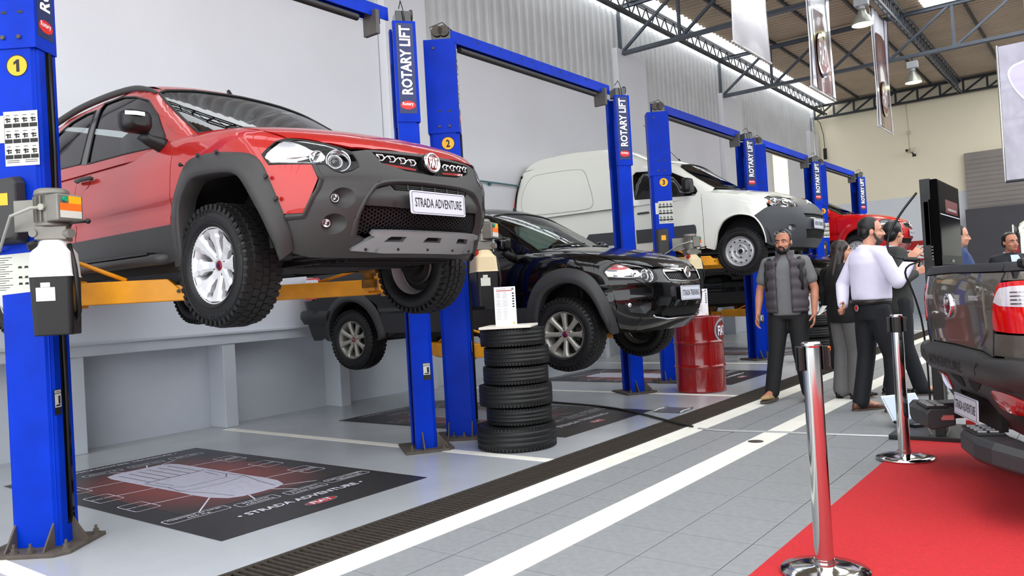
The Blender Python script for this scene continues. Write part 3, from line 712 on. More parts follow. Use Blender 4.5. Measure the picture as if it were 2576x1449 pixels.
def patch_geo(B,mode,outline,sg=-1,off=0,holes=(),step=.045,skirt=0):
    V,F,bd=triang(outline,holes,step)
    P=B.at(mode,V[:,0],V[:,1],sg); N=B.grad(P); fn=callable(off)
    o=off(V[:,0],V[:,1]) if fn else np.full(len(V),off)
    Q=P+N*o[:,None]
    a,b,c=Q[[f[0] for f in F]],Q[[f[1] for f in F]],Q[[f[2] for f in F]]
    fnrm=np.cross(b-a,c-a); flip=(fnrm*N[[f[0] for f in F]]).sum(1)<0
    F=[(f[0],f[2],f[1]) if k else tuple(f) for f,k in zip(F,flip)]
    nv=len(Q); NN=N.copy()
    if fn: NN[:]=0
    if skirt:
        idx=sorted({i for e in bd for i in e}); m1={i:nv+k for k,i in enumerate(idx)}; m2={i:nv+len(idx)+k for k,i in enumerate(idx)}
        Q=np.concatenate([Q,Q[idx],Q[idx]-N[idx]*skirt]); NN=np.concatenate([NN,np.zeros((2*len(idx),3))])
        fl=bool(np.mean(flip)>.5)
        for a,b in bd: F.append((m1[a],m1[b],m2[b],m2[a])[::(1 if fl else -1)])
    return Q,F,NN
def geo_obj(name,m,par,parts):
    """parts: list of (verts,faces,normals) joined into one mesh with the given normals"""
    v=[];f=[];n=[]
    for Q,F,NN in parts:
        k=len(v); v+=[tuple(p) for p in Q]; f+=[tuple(i+k for i in q) for q in F]; n+=[tuple(x) for x in NN]
    me=bpy.data.meshes.new(name); me.from_pydata(v,[],f); me.polygons.foreach_set('use_smooth',[True]*len(f)); me.update()
    if any(abs(x[0])+abs(x[1])+abs(x[2])>1e-6 for x in n): me.normals_split_custom_set_from_vertices(n)
    return meshobj(name,me,m,par)
def patch(name,m,par,B,mode,outline,sg=-1,**k): return geo_obj(name,m,par,[patch_geo(B,mode,outline,sg,**k)])
def sweep(B,inner,outer,prof,sg,mode='sz',n=60,sm=2):
    """band between two curves; prof = [(t,offset)]"""
    def rs(P):
        P=np.array(chaikin(P,sm,False)); d=np.concatenate([[0],np.cumsum(np.hypot(*np.diff(P,axis=0).T))]); t=np.linspace(0,d[-1],n)
        return np.stack([np.interp(t,d,P[:,0]),np.interp(t,d,P[:,1])],-1)
    I,Ou=rs(inner),rs(outer); rows=[]
    for t,o in prof:
        q=I+(Ou-I)*t; P=B.at(mode,q[:,0],q[:,1],sg); rows.append(P+B.grad(P)*o)
    G=np.array(rows)
    if sg>0: G=G[::-1]
    return G
def sweep_obj(name,m,par,G):
    b=MB(); b.grid(G); return b.build(name,m,par)
def surf_pt(B,mode,u,v,sg=-1,off=0):
    P=B.at(mode,np.array([u]),np.array([v]),sg); N=B.grad(P); return Vector(P[0]+N[0]*off),Vector(N[0])
def seam(B,mode,pts,sg,r=.0025,off=.0,m=None,par=None,name='panel_gap',closed=False):
    P=np.array(densify(pts,.05,closed)); Q=B.at(mode,P[:,0],P[:,1],sg); Q=Q+B.grad(Q)*off
    b=MB(); b.tube([tuple(p) for p in Q],r,5,closed=closed); return b.build(name,m,par)
# ---------------------------------------------------------------- materials of the vehicles
def paint(name,c,flake=.0,rough=.35): return mat(name,c,rough,metal=flake,coat=1)
RUB=mat('tyre_rubber',(.028,.028,.030),.5,bump=(60,.15)); RUBT=mat('tyre_tread',(.030,.030,.031),.55)
ALLOY=mat('alloy',(.80,.80,.81),.42,metal=.35); ALLOYD=mat('alloy_grey',(.60,.59,.56),.4,metal=.5); STEELW=mat('steel_wheel',(.72,.72,.73),.4,metal=.4)
CLAD=mat('grey_cladding',(.185,.18,.177),.48,bump=(160,.12)); CLADB=mat('dark_cladding',(.16,.16,.168),.5,bump=(160,.12))
SILV=mat('skid_silver',(.62,.62,.63),.34,metal=.7); PIT=mat('recess_black',(.012,.012,.013),.7); UNDER=mat('underbody',(.05,.047,.045),.7,noise=(5,.5))
GLS=glass('car_glass',(.55,.62,.60),0,ior=1.5); GLSS=glass('car_glass_side',(.82,.87,.86),0,ior=1.5); GLSD=glass('car_glass_dark',(.16,.18,.18),0,ior=1.5); LENS=glass('lamp_lens',(.97,.97,.97),0,ior=1.35)
REFL=mat('lamp_reflector',(.92,.92,.93),.12,metal=1); LAMPD=mat('lamp_dark',(.05,.05,.055),.25,metal=.3); BULB=glass('projector_glass',(.75,.8,.85),0,ior=1.6,minfac=.12)
SEAT=mat('seat_fabric',(.16,.16,.17),.85); PLATE=mat('plate_white',(.77,.78,.82),.4); GOLD=mat('brake_steel',(.35,.33,.31),.4,metal=.8)
REDL=mat('lamp_red',(.75,.03,.03),.12,coat=1); MESHG=mat('mesh_grey',(.14,.14,.145),.4)
def arc_text(mb,s,rc,h,a0,width,y,flip=False):
    v,f,_,_=text_geo(s,1,.01); out=[]
    for x,t in v:
        a=a0-(x*width/rc)*(1 if not flip else -1); r=rc+t*h*(1 if not flip else -1); out.append((r*math.cos(a),y,r*math.sin(a)))
    mb.add(out,f)
_wheel={}
def wheel_proto(style,r,w,rr):
    key=(style,r,w,rr)
    if key in _wheel: return _wheel[key]
    Q=basis((1,0,0),(0,0,-1),(0,1,0))  # lathe axis -> -y (outer face towards -y)
    Q=Matrix(((1,0,0),(0,0,-1),(0,1,0)))
    h=w/2; parts=[]
    b=MB(); sw=h+.008
    prof=[(rr-.012,-h*.80),(rr-.004,-h*.92),(rr+.012,-sw*.99),(rr+.05,-sw*1.05),(r-.055,-sw*1.02),(r-.028,-sw*.95),(r-.012,-h*.86),(r-.004,-h*.6),(r,-h*.2),(r,h*.2),(r-.004,h*.6),(r-.012,h*.86),(r-.055,sw*1.02),(rr+.05,sw*1.05),(rr+.012,sw),(rr-.004,h*.92),(rr-.012,h*.8)]
    b.lathe([(p,-q) for p,q in prof],64,R=Q)
    for rad,dz in ((rr+.022,.0035),(r-.05,.003),(r-.043,.002)): b.lathe([(rad-.003,sw*1.03-.002),(rad,sw*1.03+dz),(rad+.003,sw*1.03-.002)],64,R=Q)
    parts.append(('tyre',b.mesh('tyre'),RUB,None))
    b=MB(); N=46
    for i in range(N):
        for j,(yy,ln,sk) in enumerate(((-.82,.022,.0),(-.42,.03,.012),(0.,.028,-.010),(.42,.03,.012),(.82,.022,0))):
            a=2*PI*(i+.5*(j%2))/N; d=Vector((math.cos(a),0,math.sin(a))); t=Vector((-math.sin(a),0,math.cos(a)))
            rad=r-.002-(.010 if abs(yy)>.7 else 0); X=(t+Vector((0,1,0))*(sk*18)).normalized()
            b.box(d*rad+Vector((0,yy*h,0)),(2*PI*r/N*.86,w*.17,.011),basis(X,X.cross(d)*-1,d))
        a=2*PI*i/N; d=Vector((math.cos(a),0,math.sin(a)))
        for s in (-1,1): b.box(d*(r-.022)+Vector((0,s*(sw*.965),0)),(2*PI*r/N*.5,.010,.030),basis(Vector((-math.sin(a),0,math.cos(a))),Vector((0,1,0)),d))
    parts.append(('tread',b.mesh('tread'),RUBT,'stuff'))
    b=MB(); rc=(rr+r)/2+.005
    for a0 in (2.2,5.2): arc_text(b,'PIRELLI',rc,.024,a0,.15,-(sw*1.055+.001))
    for a0 in (.75,3.7): arc_text(b,'SCORPION ATR',rc+.012,.014,a0,.19,-(sw*1.05+.001))
    parts.append(('tyre_lettering',b.mesh('tyre_lettering'),mat('tyre_letter',(.13,.13,.13),.5),None))
    # rim barrel
    b=MB(); am=ALLOY if style=='fork' else ALLOYD if style=='spoke' else STEELW
    b.lathe([(rr-.004,h*.93),(rr+.004,h*.99),(rr+.004,h*.94),(rr-.012,h*.86),(rr-.022,h*.5),(rr-.03,0),(rr-.022,-h*.6),(rr-.006,-h*.92)],56,R=Q)
    cap=None
    if style in('fork','spoke'):
        n=8; out=h*.80
        if style=='fork': pr_=[(.035,.030,.55),(.085,.024,.62),(.125,.030,.74),(.15,.046,.80),(.168,.040,.84),(rr-.012,.062,.93)]
        else: pr_=[(.03,.026,.70),(.075,.021,.76),(.13,.022,.84),(.165,.026,.88),(rr-.01,.040,.93)]
        for i in range(n):
            a=2*PI*(i+.25)/n+.1; d=Vector((math.cos(a),0,math.sin(a))); t=Vector((-math.sin(a),0,math.cos(a))); v=[]
            for rad,hw,dep in pr_:
                yo=-h*dep; sc=rr/.205
                for sx,dy in ((-1,.030),(-1,.004),(-.45,-.006),(.45,-.006),(1,.004),(1,.030)): v.append(d*rad*sc+t*(sx*hw*sc)+Vector((0,yo+dy,0)))
            f=[]
            for k in range(len(pr_)-1):
                for q in range(6): f.append((k*6+q,k*6+(q+1)%6,(k+1)*6+(q+1)%6,(k+1)*6+q))
            b.add(v,f)
        yb=pr_[0][2]*h
        b.lathe([(0,yb+.004),(.05,yb+.004),(.072,yb-.0),(.075,yb-.03)],40,R=Q)
        parts.append(('rim',b.mesh('rim'),am,None))
        b=MB()
        for k in range(4):
            a=2*PI*k/4+.5; c=Vector((.05*math.cos(a),0,.05*math.sin(a))); b.cyl(c+Vector((0,-yb-.001,0)),c+Vector((0,-yb-.006,0)),.011,10)
        b.cyl((.155,-h*.9,-.11),(.15,-h*.99,-.105),.005,6)
        parts.append(('wheel_bolt',b.mesh('wheel_bolt'),mat('bolt_dark',(.25,.25,.25),.4,metal=.7),'stuff'))
        b=MB(); b.lathe([(0,yb+.010),(.024,yb+.009),(.028,yb+.004)],24,R=Q); parts.append(('centre_cap',b.mesh('centre_cap'),mat('cap_dark_red',(.45,.05,.06),.3,metal=.4),None))
        b=MB(); v,f,_,_=text_geo('FIAT',1,.02); b.add([(p[0]*.034,-yb-.0112,p[1]*.022) for p in v],f); parts.append(('cap_lettering',b.mesh('cap_lettering'),CHR,None))
        dk=-.02
        b=MB(); b.lathe([(.05,dk),(.135,dk),(.135,dk-.02),(.05,dk-.02)],40,R=Q); b.box((.10,-dk-.01,.03),(.06,.06,.12)); parts.append(('brake_disc',b.mesh('brake_disc'),GOLD,None))
    else:
        b.lathe([(.05,h*.5),(.055,h*.62),(.085,h*.60),(.10,h*.52),(.115,h*.60),(.15,h*.70),(rr-.02,h*.62),(rr-.01,h*.5)],56,R=Q)
        b.lathe([(.03,h*.66),(.052,h*.64),(.055,h*.5)],24,R=Q)
        parts.append(('rim',b.mesh('rim'),am,None))
        b=MB()
        for k in range(12):
            a=2*PI*k/12; c=Vector((.148*math.cos(a),-h*.705,.148*math.sin(a))); t=Vector((-math.sin(a),0,math.cos(a))); d=Vector((math.cos(a),.0,math.sin(a)))
            v=[c+t*x+d*y for x,y in ellipse(.016,.009,12)]; b.add(v,[tuple(range(12))])
        parts.append(('vent_holes',b.mesh('vent_holes'),PIT,'stuff'))
        b=MB(); b.cyl((0,-h*.6,0),(0,-h*.69,0),.031,16)
        for k in range(4): a=2*PI*k/4; b.cyl((.078*math.cos(a),-h*.6,.078*math.sin(a)),(.078*math.cos(a),-h*.72,.078*math.sin(a)),.011,6)
        parts.append(('hub_nuts',b.mesh('hub_nuts'),PIT,'stuff'))
    b=MB(); b.lathe([(0,-h*.1),(rr-.03,-h*.1)],32,R=Q); b.lathe([(0,-h*.12),(.12,-h*.15),(.12,-h*.5),(0,-h*.55)],24,R=Q); parts.append(('hub_drum',b.mesh('hub_drum'),UNDER,None))
    _wheel[key]=parts
    for _,me,m,_k in parts: me.materials.append(m)
    return parts
def wheel(car,style,x,y,z,r=.334,w=.205,rr=.205,steer=0,spin=0):
    """a wheel with its outer face away from the car centre"""
    root=bpy.data.objects.new('wheel',None); root.empty_display_size=.05; put(root,car)
    root.location=(x,y,z); root.rotation_euler=(0,spin,(0 if y<0 else PI)+steer)
    for n,me,m,k in wheel_proto(style,r,w,rr):
        o=bpy.data.objects.new(n,me); put(o,root)
        if k: o['kind']=k
    return root
def ring(P,r,n=6):
    b=MB(); b.tube(P,r,n,closed=True); return b
def emblem(par,c,nrm,up,r,letters=True,red=(.45,.02,.04)):
    """round chrome ring, dark red field and the four letters"""
    N=Vector(nrm).normalized(); U=Vector(up); X=U.cross(N).normalized(); U=N.cross(X); c=Vector(c)
    b=MB(); prof=[(r*.72,.004),(r*.78,.010),(r*.9,.012),(r,.006),(r*1.0,-.01)]
    G=[[tuple(c+X*(p*math.cos(a))+U*(p*math.sin(a))+N*d) for p,d in prof] for a in np.linspace(0,2*PI,33)[:-1]]
    b.grid(np.array(G)[:,::-1],closeu=True); e=b.build('emblem',CHR,par)
    b=MB(); G=[[tuple(c+X*(p*math.cos(a))+U*(p*math.sin(a))+N*d) for p,d in ((0,.008),(r*.4,.007),(r*.75,.004))] for a in np.linspace(0,2*PI,33)[:-1]]
    b.grid(np.array(G)[:,::-1],closeu=True); b.build('emblem_field',mat('emblem_red',red,.25,metal=.3,coat=1),e)
    if letters:
        b=MB(); v,f,_,_=text_geo('FIAT',1,.03); b.add([c+X*(p[0]*r*1.1)+U*(p[1]*r*1.0)+N*.0105 for p in v],f); b.build('emblem_lettering',CHR,e)
    return e
def number_plate(par,c,nrm,up,w,h,s,bold=.0):
    N=Vector(nrm).normalized(); U=Vector(up); X=U.cross(N).normalized(); U=N.cross(X); c=Vector(c)
    b=MB(); p=rrect(w,h,.012,4); R=basis(X,U,N); b.prism(p,-.004,.004,R,c); pl=b.build('number_plate',PLATE,par)
    b=MB(); add_text(b,s,w*.86,h*.40,c,X,U,.0052,.008); b.build('plate_lettering',INK,pl)
    b=MB(); P=[c+X*x+U*y+N*.0045 for x,y in rrect(w*.955,h*.88,.01,4)]; b.tube(P,.0012,4,closed=True); b.build('plate_border',INK,pl)
    return pl
def hexmesh(B,outline,R,off,bar=.0022,sg=-1,mode='sz',holes=()):
    """honeycomb grille: wall strips of hexagons inside an outline"""
    A=np.array(outline); x0,y0=A.min(0); x1,y1=A.max(0); v=[];f=[]
    cx=[];cy=[]; dx=R*1.5; dy=R*math.sqrt(3)
    i=0
    x=x0
    while x<x1:
        y=y0+(dy/2 if i%2 else 0)
        while y<y1: cx.append(x);cy.append(y); y+=dy
        x+=dx;i+=1
    cx,cy=np.array(cx),np.array(cy); ok=inpoly(cx,cy,A)
    for h in holes: ok&=~inpoly(cx,cy,np.array(h))
    cx,cy=cx[ok],cy[ok]; pts=[]
    for k in range(6):
        a=PI/3*k
        for rad in (R*.99,R*.80): pts.append((cx+rad*math.cos(a),cy+rad*math.sin(a)))
    U=np.concatenate([p[0] for p in pts]);Vv=np.concatenate([p[1] for p in pts]); n=len(cx)
    P=B.at(mode,U,Vv,sg); N=B.grad(P); F_=P+N*off; Bk=P+N*(off-.012)
    verts=np.concatenate([F_,Bk]); T=12*n
    for k in range(6):
        k2=(k+1)%6
        for q in range(n):
            a,b_,c,d=(2*k)*n+q,(2*k+1)*n+q,(2*k2+1)*n+q,(2*k2)*n+q
            f.append((a,b_,c,d)); f.append((b_,b_+T,c+T,c))
    return [tuple(p) for p in verts],f
# ---------------------------------------------------------------- small pickups
SB=strada_body(); SBP=strada_body(True); SCB_S=strada_cab(); SCB_D=strada_cab(True); SCB=SCB_S; X2S=lambda x: SB.S1+SB.xc-x
LAMP=[(.957,.871),(.921,.900),(.869,.934),(.805,.947),(.721,.933),(.621,.910),(.538,.883),(.493,.865),(.473,.824),(.471,.787),(.514,.764),(.557,.753),(.595,.764),(.635,.801),(.709,.802),(.921,.816)]
REDTRI=[(.945,.812),(.702,.797),(.683,.724),(.768,.555),(.870,.558),(.925,.683)]
ARCHI_A=[(1.672,.36),(1.643,.438),(1.631,.581),(1.607,.692),(1.546,.766),(1.487,.811),(1.336,.811),(1.171,.800),(1.098,.777),(1.058,.722),(1.023,.648),(.975,.560),(.931,.462),(.865,.345)]
ARCHO_A=[(1.770,.36),(1.760,.45),(1.740,.555),(1.724,.669),(1.666,.774),(1.600,.875),(1.540,.931),(1.433,.941),(1.271,.929),(1.076,.898),(1.005,.877),(.959,.828),(.930,.753),(.909,.682),(.88,.60),(.842,.50),(.80,.38)]
ARCHO_T=[(1.80,.40),(1.788,.479),(1.768,.567),(1.715,.72),(1.593,.867),(1.422,.928),(1.284,.933),(1.157,.903),(1.048,.832),(.984,.715),(.933,.587),(.875,.446),(.80,.345)]
ARCHI_T=[(1.665,.36),(1.642,.42),(1.620,.563),(1.554,.705),(1.406,.784),(1.279,.797),(1.166,.755),(1.096,.68),(1.045,.58),(.986,.452),(.894,.34)]
GRILLE=[(.379,.871),(.256,.870),(.06,.874),(-.06,.874),(-.256,.870),(-.379,.871),(-.341,.812),(-.199,.777),(-.02,.768),(.02,.768),(.199,.777),(.341,.812)]
INTAKE=[(.435,.665),(.383,.710),(.214,.727),(-.214,.727),(-.383,.710),(-.435,.665),(-.509,.526),(-.518,.441),(-.41,.40),(.41,.40),(.518,.441),(.509,.526)]
BARP=[(.464,.585),(.420,.665),(.31,.697),(.285,.670),(-.285,.670),(-.31,.697),(-.420,.665),(-.464,.585),(-.2,.573),(.2,.573)]
SLOT=[(.30,.703),(-.30,.703),(-.275,.67),(.275,.67)]
SKID=[(.501,.372),(.397,.437),(.427,.447),(.412,.464),(-.412,.464),(-.427,.447),(-.397,.437),(-.501,.372),(-.30,.358),(.30,.358)]
def mir(P): return [(-a,b) for a,b in P][::-1]
def sides(fn):
    for sg in (-1,1): fn(sg)
def rear_arch(xr,ri,zc=.40,fl=.11):
    a=np.linspace(-.5,PI+.5,15); s=X2S(xr)
    inn=[(s-ri*math.cos(t),max(zc+ri*1.02*math.sin(t),.34)) for t in a]; out=[(s-(ri+fl)*math.cos(t),max(zc+(ri+fl)*1.02*math.sin(t),.34)) for t in a]
    return inn,out
def tail_lamp(car,sg):
    s=SB.S1+SB.L
    o=[(s+.03,1.055),(s-.10,1.05),(s-.13,.92),(s-.09,.81),(s+.02,.805),(s+.44,.81),(s+.462,.83),(s+.43,.95),(s+.395,1.03),(s+.36,1.055)]
    o=chaikin(o,1)
    tl=patch('tail_lamp',REDL,car,SB,'sz',o,sg,off=.006,skirt=.02,step=.03)
    w=[(s-.10,.935),(s-.09,1.03),(s+.1,1.034),(s+.36,1.03),(s+.395,1.0),(s+.43,.94),(s+.2,.93)]
    patch('reversing_lens',mat('lens_white',(.80,.78,.80),.12,coat=1,metal=.3),tl,SB,'sz',chaikin(w,1),sg,off=.0085,step=.03)
    G=[]
    for k in range(4):
        G.append(patch_geo(SB,'sz',[(s+.06,.945+.018*k),(s+.3,.945+.018*k),(s+.3,.95+.018*k),(s+.06,.95+.018*k)],sg,off=.0105))
    geo_obj('lens_ribs',CHR,tl,G)
    return tl
def pickup(name,label,paint_m,cab='double',front='adventure',loc=(0,0,0),rz=0,plate='',wheelst='fork',wb=-2.79,clad=None,droop=0,rails=True,detail=True,rear=False,grp=None):
    SCB=SCB_D if cab=='double' else SCB_S
    clad=clad or CLAD; car=thing(name,label,'pickup' ,loc,rz,grp); adv=front=='adventure'
    inR,outR=rear_arch(-2.75,.385,.365,.10)
    ARCHI,ARCHO=(ARCHI_A,ARCHO_A) if adv else (ARCHI_T,ARCHO_T)
    mid=[((a[0]*.55+b[0]*.45),(a[1]*.55+b[1]*.45)) for a,b in zip(*[np.array(densify(P,.02,False))[np.linspace(0,len(densify(P,.02,False))-1,24).astype(int)] for P in (ARCHI,ARCHO)])]
    midR=[((a[0]*.5+b[0]*.5),(a[1]*.5+b[1]*.5)) for a,b in zip(inR,outR)]
    belt=[(X2S(x),z) for x,z in ((-.45,1.095),(-.8,1.105),(-1.2,1.115),(-1.62,1.13))]
    dr=-1.62
    def side(sg):
        # fender
        f=[(.957,.871),(.921,.900),(.869,.934),(.805,.947),(.949,1.014),(1.15,1.06),(1.375,1.096),(1.62,1.115),(1.77,1.13),(1.80,1.085),(1.765,.98),(1.75,.788),(1.77,.668),(1.763,.50)]+mid+[(.88,.56),(.901,.683),(.921,.816)]
        patch('fender',paint_m,car,SB,'sz',f,sg,skirt=.012,step=.04)
        d=[(1.806,1.09)]+[(a+.01,b) for a,b in belt[1:]]+[(X2S(dr)-.004,.9),(X2S(dr)-.004,.50),(1.769,.50),(1.776,.668),(1.756,.788),(1.771,.98)]
        door=patch('door',paint_m,car,SB,'sz',d,sg,skirt=.012,step=.05)
        # handle
        hs,hz=X2S(-1.47),.985
        b=MB(); P,N=surf_pt(SB,'sz',hs,hz,sg); t=Vector((1,0,-.03)); b.tube([P+t*.105+N*.012,P+t*.09+N*.03,P+N*.036,P-t*.09+N*.03,P-t*.105+N*.012],.014,8,rr=[.010,.014,.016,.014,.010]); b.build('door_handle',clad if adv else paint_m,door)
        patch('handle_recess',paint_m,door,SB,'sz',ellipse(.05,.048,20,hs,hz-.005),sg,off=lambda u,v:.002-.020*np.clip(1-((u-hs)/.05)**2-((v-hz+.005)/.048)**2,0,1)*0+.0,step=.02)
        # quarter panel and bed side
        xr=-3.30
        q=[(X2S(dr)+.004,1.13),(X2S(-2.0),1.145),(X2S(-2.6),1.145),(SB.S1+SB.L+.0,1.125)]+([(SB.S1+SB.L+.03,1.06),(SB.S1+SB.L-.05,1.055),(SB.S1+SB.L-.075,.92),(SB.S1+SB.L-.04,.80),(SB.S1+SB.L+.05,.79)] if True else [])+[(SB.S1+SB.L+.4,.79),(SB.S1+SB.L+.40,.66),(SB.S1+SB.L+.05,.66),(X2S(-3.28),.60)]+midR[::-1][1:-1][::1]+[(X2S(dr)+.004,.50)]
        patch('quarter_panel',paint_m,car,SB,'sz',q,sg,skirt=.012,step=.055)
        # flares
        prof=[(0,-.06),(0,.034),(.05,.042),(.42,.043),(.5,.036),(.88,.030),(1,.004)]
        sweep_obj('wheel_flare',paint_m if front=='plain' else clad,car,sweep(SBP,ARCHI,ARCHO,prof,sg))
        sweep_obj('wheel_flare',paint_m if front=='plain' else clad,car,sweep(SBP,inR,outR,prof,sg))
        if adv and detail:
            for (u,v) in ((1.60,.90),(1.43,.925),(1.25,.915),(.925,.75),(.885,.63)):
                P,N=surf_pt(SB,'sz',u,v,sg,.026); b=MB(); b.cyl(P-N*.01,P+N*.012,.006,10); b.build('flare_bolt',BLK,car)
                b=MB(); c0=P+N*.006; e=Vector((-.03,0,-.005)) if u>1.1 else Vector((-.028,.01*sg,-.012)); b.cyl(P+N*.004,P+N*.0135,.013,10,r2=.010); b.build('bolt_recess',mat('recess_grey',(.10,.10,.10),.6),car)
        # dark wheel wells
        for xc_ in (-.02,wb):
            b=MB(); G=[]
            for yv in (.80,.45):
                G.append([(xc_+.44*math.cos(t),sg*yv,.36+.46*math.sin(t)) for t in np.linspace(.06,PI-.06,20)])
            b.grid(np.array(G)); b.add([(xc_+.44*math.cos(t),sg*.46,.36+.46*math.sin(t)) for t in np.linspace(.06,PI-.06,20)],[tuple(range(20))]); b.build('wheel_well',UNDER,car)
        # sill cladding and step
        c=[(1.70,.592),(X2S(wb)-.46,.600),(X2S(wb)-.42,.50),(X2S(wb)-.43,.40),(1.75,.385),(1.77,.50)]
        patch('sill_cladding',clad,car,SB,'sz',c,sg,off=.014,skirt=.03,step=.06)
        patch('sill_lower',PIT,car,SB,'sz',[(1.74,.40),(X2S(wb)-.42,.42),(X2S(wb)-.42,.34),(1.74,.32)],sg,off=-.02,step=.1)
        if adv:
            b=MB(); b.tube([(-.50,sg*.80,.41),(-.58,sg*.87,.405),(-2.1,sg*.87,.42),(-2.3,sg*.80,.44)],.034,10); 
            b.build('side_step',clad,car)
            b=MB(); b.bar((-.62,sg*.872,.443),(-2.05,sg*.872,.455),.05,.012); b.build('step_pad',BLK,car)
        # greenhouse side
        we=[(-.70,1.12),(-.672,1.25),(-.632,1.40),(-.596,1.49)]      # windscreen edge (y,z)
        wp=SCB.at('yz',np.array([-a for a,_ in we]),np.array([z for _,z in we]),sg)
        edge=[(p[0],p[2]) for p in wp]
        xr_=-2.36 if cab=='double' else -1.72
        ry=.545; xs=np.linspace(-.98,xr_,6); rp=SCB.at('xy',xs,np.full(6,ry),sg); roofe=[(p[0],p[2]) for p in rp]
        o=[(-.30,1.02)]+edge+roofe+[(xr_-.08,1.40),(xr_-.22,1.14),(xr_-.22,1.05)]
        W1=[(-1.50,1.104),(-1.52,1.20),(-1.575,1.50),(-1.545,1.535),(-1.30,1.53),(-1.11,1.49),(-.93,1.43),(-.756,1.30),(-.60,1.135),(-.59,1.08)]
        W2=[(-1.605,1.12),(-1.65,1.505),(-1.80,1.51),(-2.0,1.49),(-2.18,1.43),(-2.33,1.31),(-2.40,1.20),(-2.36,1.155)]
        hs_=[W1]+([W2] if cab=='double' else [])
        sd=patch('cab_side',paint_m,car,SCB,'xz',o,sg,holes=hs_,step=.05)
        if cab=='double': patch('pillar_trim',BLKG,car,SCB,'xz',[(-1.50,1.10),(-1.52,1.20),(-1.578,1.505),(-1.65,1.505),(-1.605,1.11)],sg,off=.002,step=.05)
        for Wd in hs_:
            patch('side_window',GLSS,car,SCB,'xz',Wd,sg,off=-.004,step=.08)
            seam(SCB,'xz',Wd,sg,.006,.001,BLK,car,'window_seal',True)
        # mirror
        b=MB(); mc=Vector((-.57,sg*.945,1.195)); ms=.68; 
        secs=[]
        for k,(dx,w_,h_) in enumerate(((.075,.05,.05),(.055,.10,.085),(.0,.115,.10),(-.05,.118,.102),(-.06,.11,.095))):
            secs.append([(mc.x+dx*ms,mc.y+a*ms*w_/.115,mc.z+c*ms*h_/.1) for a,c in rrect(.25,.19,.06,5)])
        b.grid(np.array(secs)[::(1)],closev=True); b.add(secs[0],[tuple(range(len(secs[0])))]); b.add(secs[-1],[tuple(range(len(secs[-1])))]); mi=b.build('mirror',BLK if adv else paint_m,car,merge=True)
        b=MB(); b.tube([(-.60,sg*.755,1.07),(-.60,sg*.80,1.085),(-.60,sg*.86,1.10),(-.61,sg*.90,1.135)],.035,10,rr=[.055,.045,.035,.04]); b.build('mirror_arm',BLK,mi)
        if adv:
            b=MB(); G=[[(mc.x+.064-.026*max(0,t*sg),mc.y+sg*.030+t*.05,mc.z+.030+dz) for dz in (-.011,.011)] for t in np.linspace(-1,1,9)]; b.grid(np.array(G)); b.build('mirror_indicator',mat('lens_white',(.85,.84,.86),.12,coat=1,metal=.3),mi)
        # lamp unit
        lamp(car,sg,adv)
        if rails:
            b=MB(); P=[(-.96,.60,1.495),(-1.03,.61,1.53),(-1.22,.61,1.578),(-1.52,.612,1.597),(-1.94,.614,1.598),(-2.2,.62,1.572),(-2.4,.63,1.54),(-2.6,.66,1.45),(-2.8,.70,1.28)]; P=chaikin(P,2,False)
            b.tube([(x,sg*y,z) for x,y,z in P],.03,8,rr=[.010+.013*min(1,4*k/len(P),3*(len(P)-1-k)/len(P)) for k in range(len(P))]); b.build('roof_rail',CLAD if adv else BLK,car)
        tail_lamp(car,sg)
    sides(side)
    # hood
    hp=[(x,y) for x,y in ((-.37,.735),(-.04,.713),(.303,.727),(.468,.697),(.613,.582),(.695,.473),(.738,.361),(.774,.155),(.780,0))]
    ho=[(a,-b) for a,b in hp]+[(a,b) for a,b in hp[::-1][1:]]+[(-.30,.55),(-.235,.3),(-.21,0),(-.235,-.3),(-.30,-.55)]
    hood=patch('hood',paint_m,car,SB,'xy',ho,1,skirt=.015,step=.045)
    cw=[(-.36,.735),(-.29,.55),(-.225,.3),(-.20,0)]; cb_=[(-.50,.735),(-.50,.55),(-.42,.3),(-.38,0)]
    patch('cowl_panel',BLK,car,SB,'xy',cw+[(x,-y) for x,y in cw[::-1][1:]]+[(x,-y) for x,y in cb_]+cb_[::-1][1:],1,off=-.004,step=.06)
    # roof, screens
    wy=[(0,1.115),(.40,1.115),(.60,1.115),(.70,1.12),(.672,1.25),(.632,1.40),(.596,1.49),(.54,1.52),(.35,1.552),(0,1.565)]
    wo=[(a,b) for a,b in wy]+[(-a,b) for a,b in wy[::-1][1:-1]]
    patch('windscreen',GLS,car,SCB,'yz',wo,1,off=-.002,step=.08)
    seam(SCB,'yz',wo,1,.009,.0,BLK,car,'windscreen_seal',True)
    xr_=-2.36 if cab=='double' else -1.72
    fr=SCB.at('yz',np.array([.596,.54,.35,0]),np.array([1.49,1.52,1.552,1.565]),1)
    ro=[(p[0],p[1]) for p in fr]; ro=[(a,-b) for a,b in ro]+[(a,b) for a,b in ro[::-1][1:]]+[(-.98,.545),(xr_,.545),(xr_-.02,.3),(xr_-.03,0),(xr_-.02,-.3),(xr_,-.545),(-.98,-.545)]
    patch('roof',paint_m,car,SCB,'xy',ro,1,step=.07)
    b=MB(); b.box((xr_-.14,0,1.33),(.02,1.2,.42)); b.build('rear_screen',GLSD,car)
    b=MB(); b.cyl((-1.07,0,1.60),(-1.09,0,1.635),.02,10,r2=.012); b.ball((-1.09,0,1.635),.014,8,6); b.build('antenna_base',BLK,car)
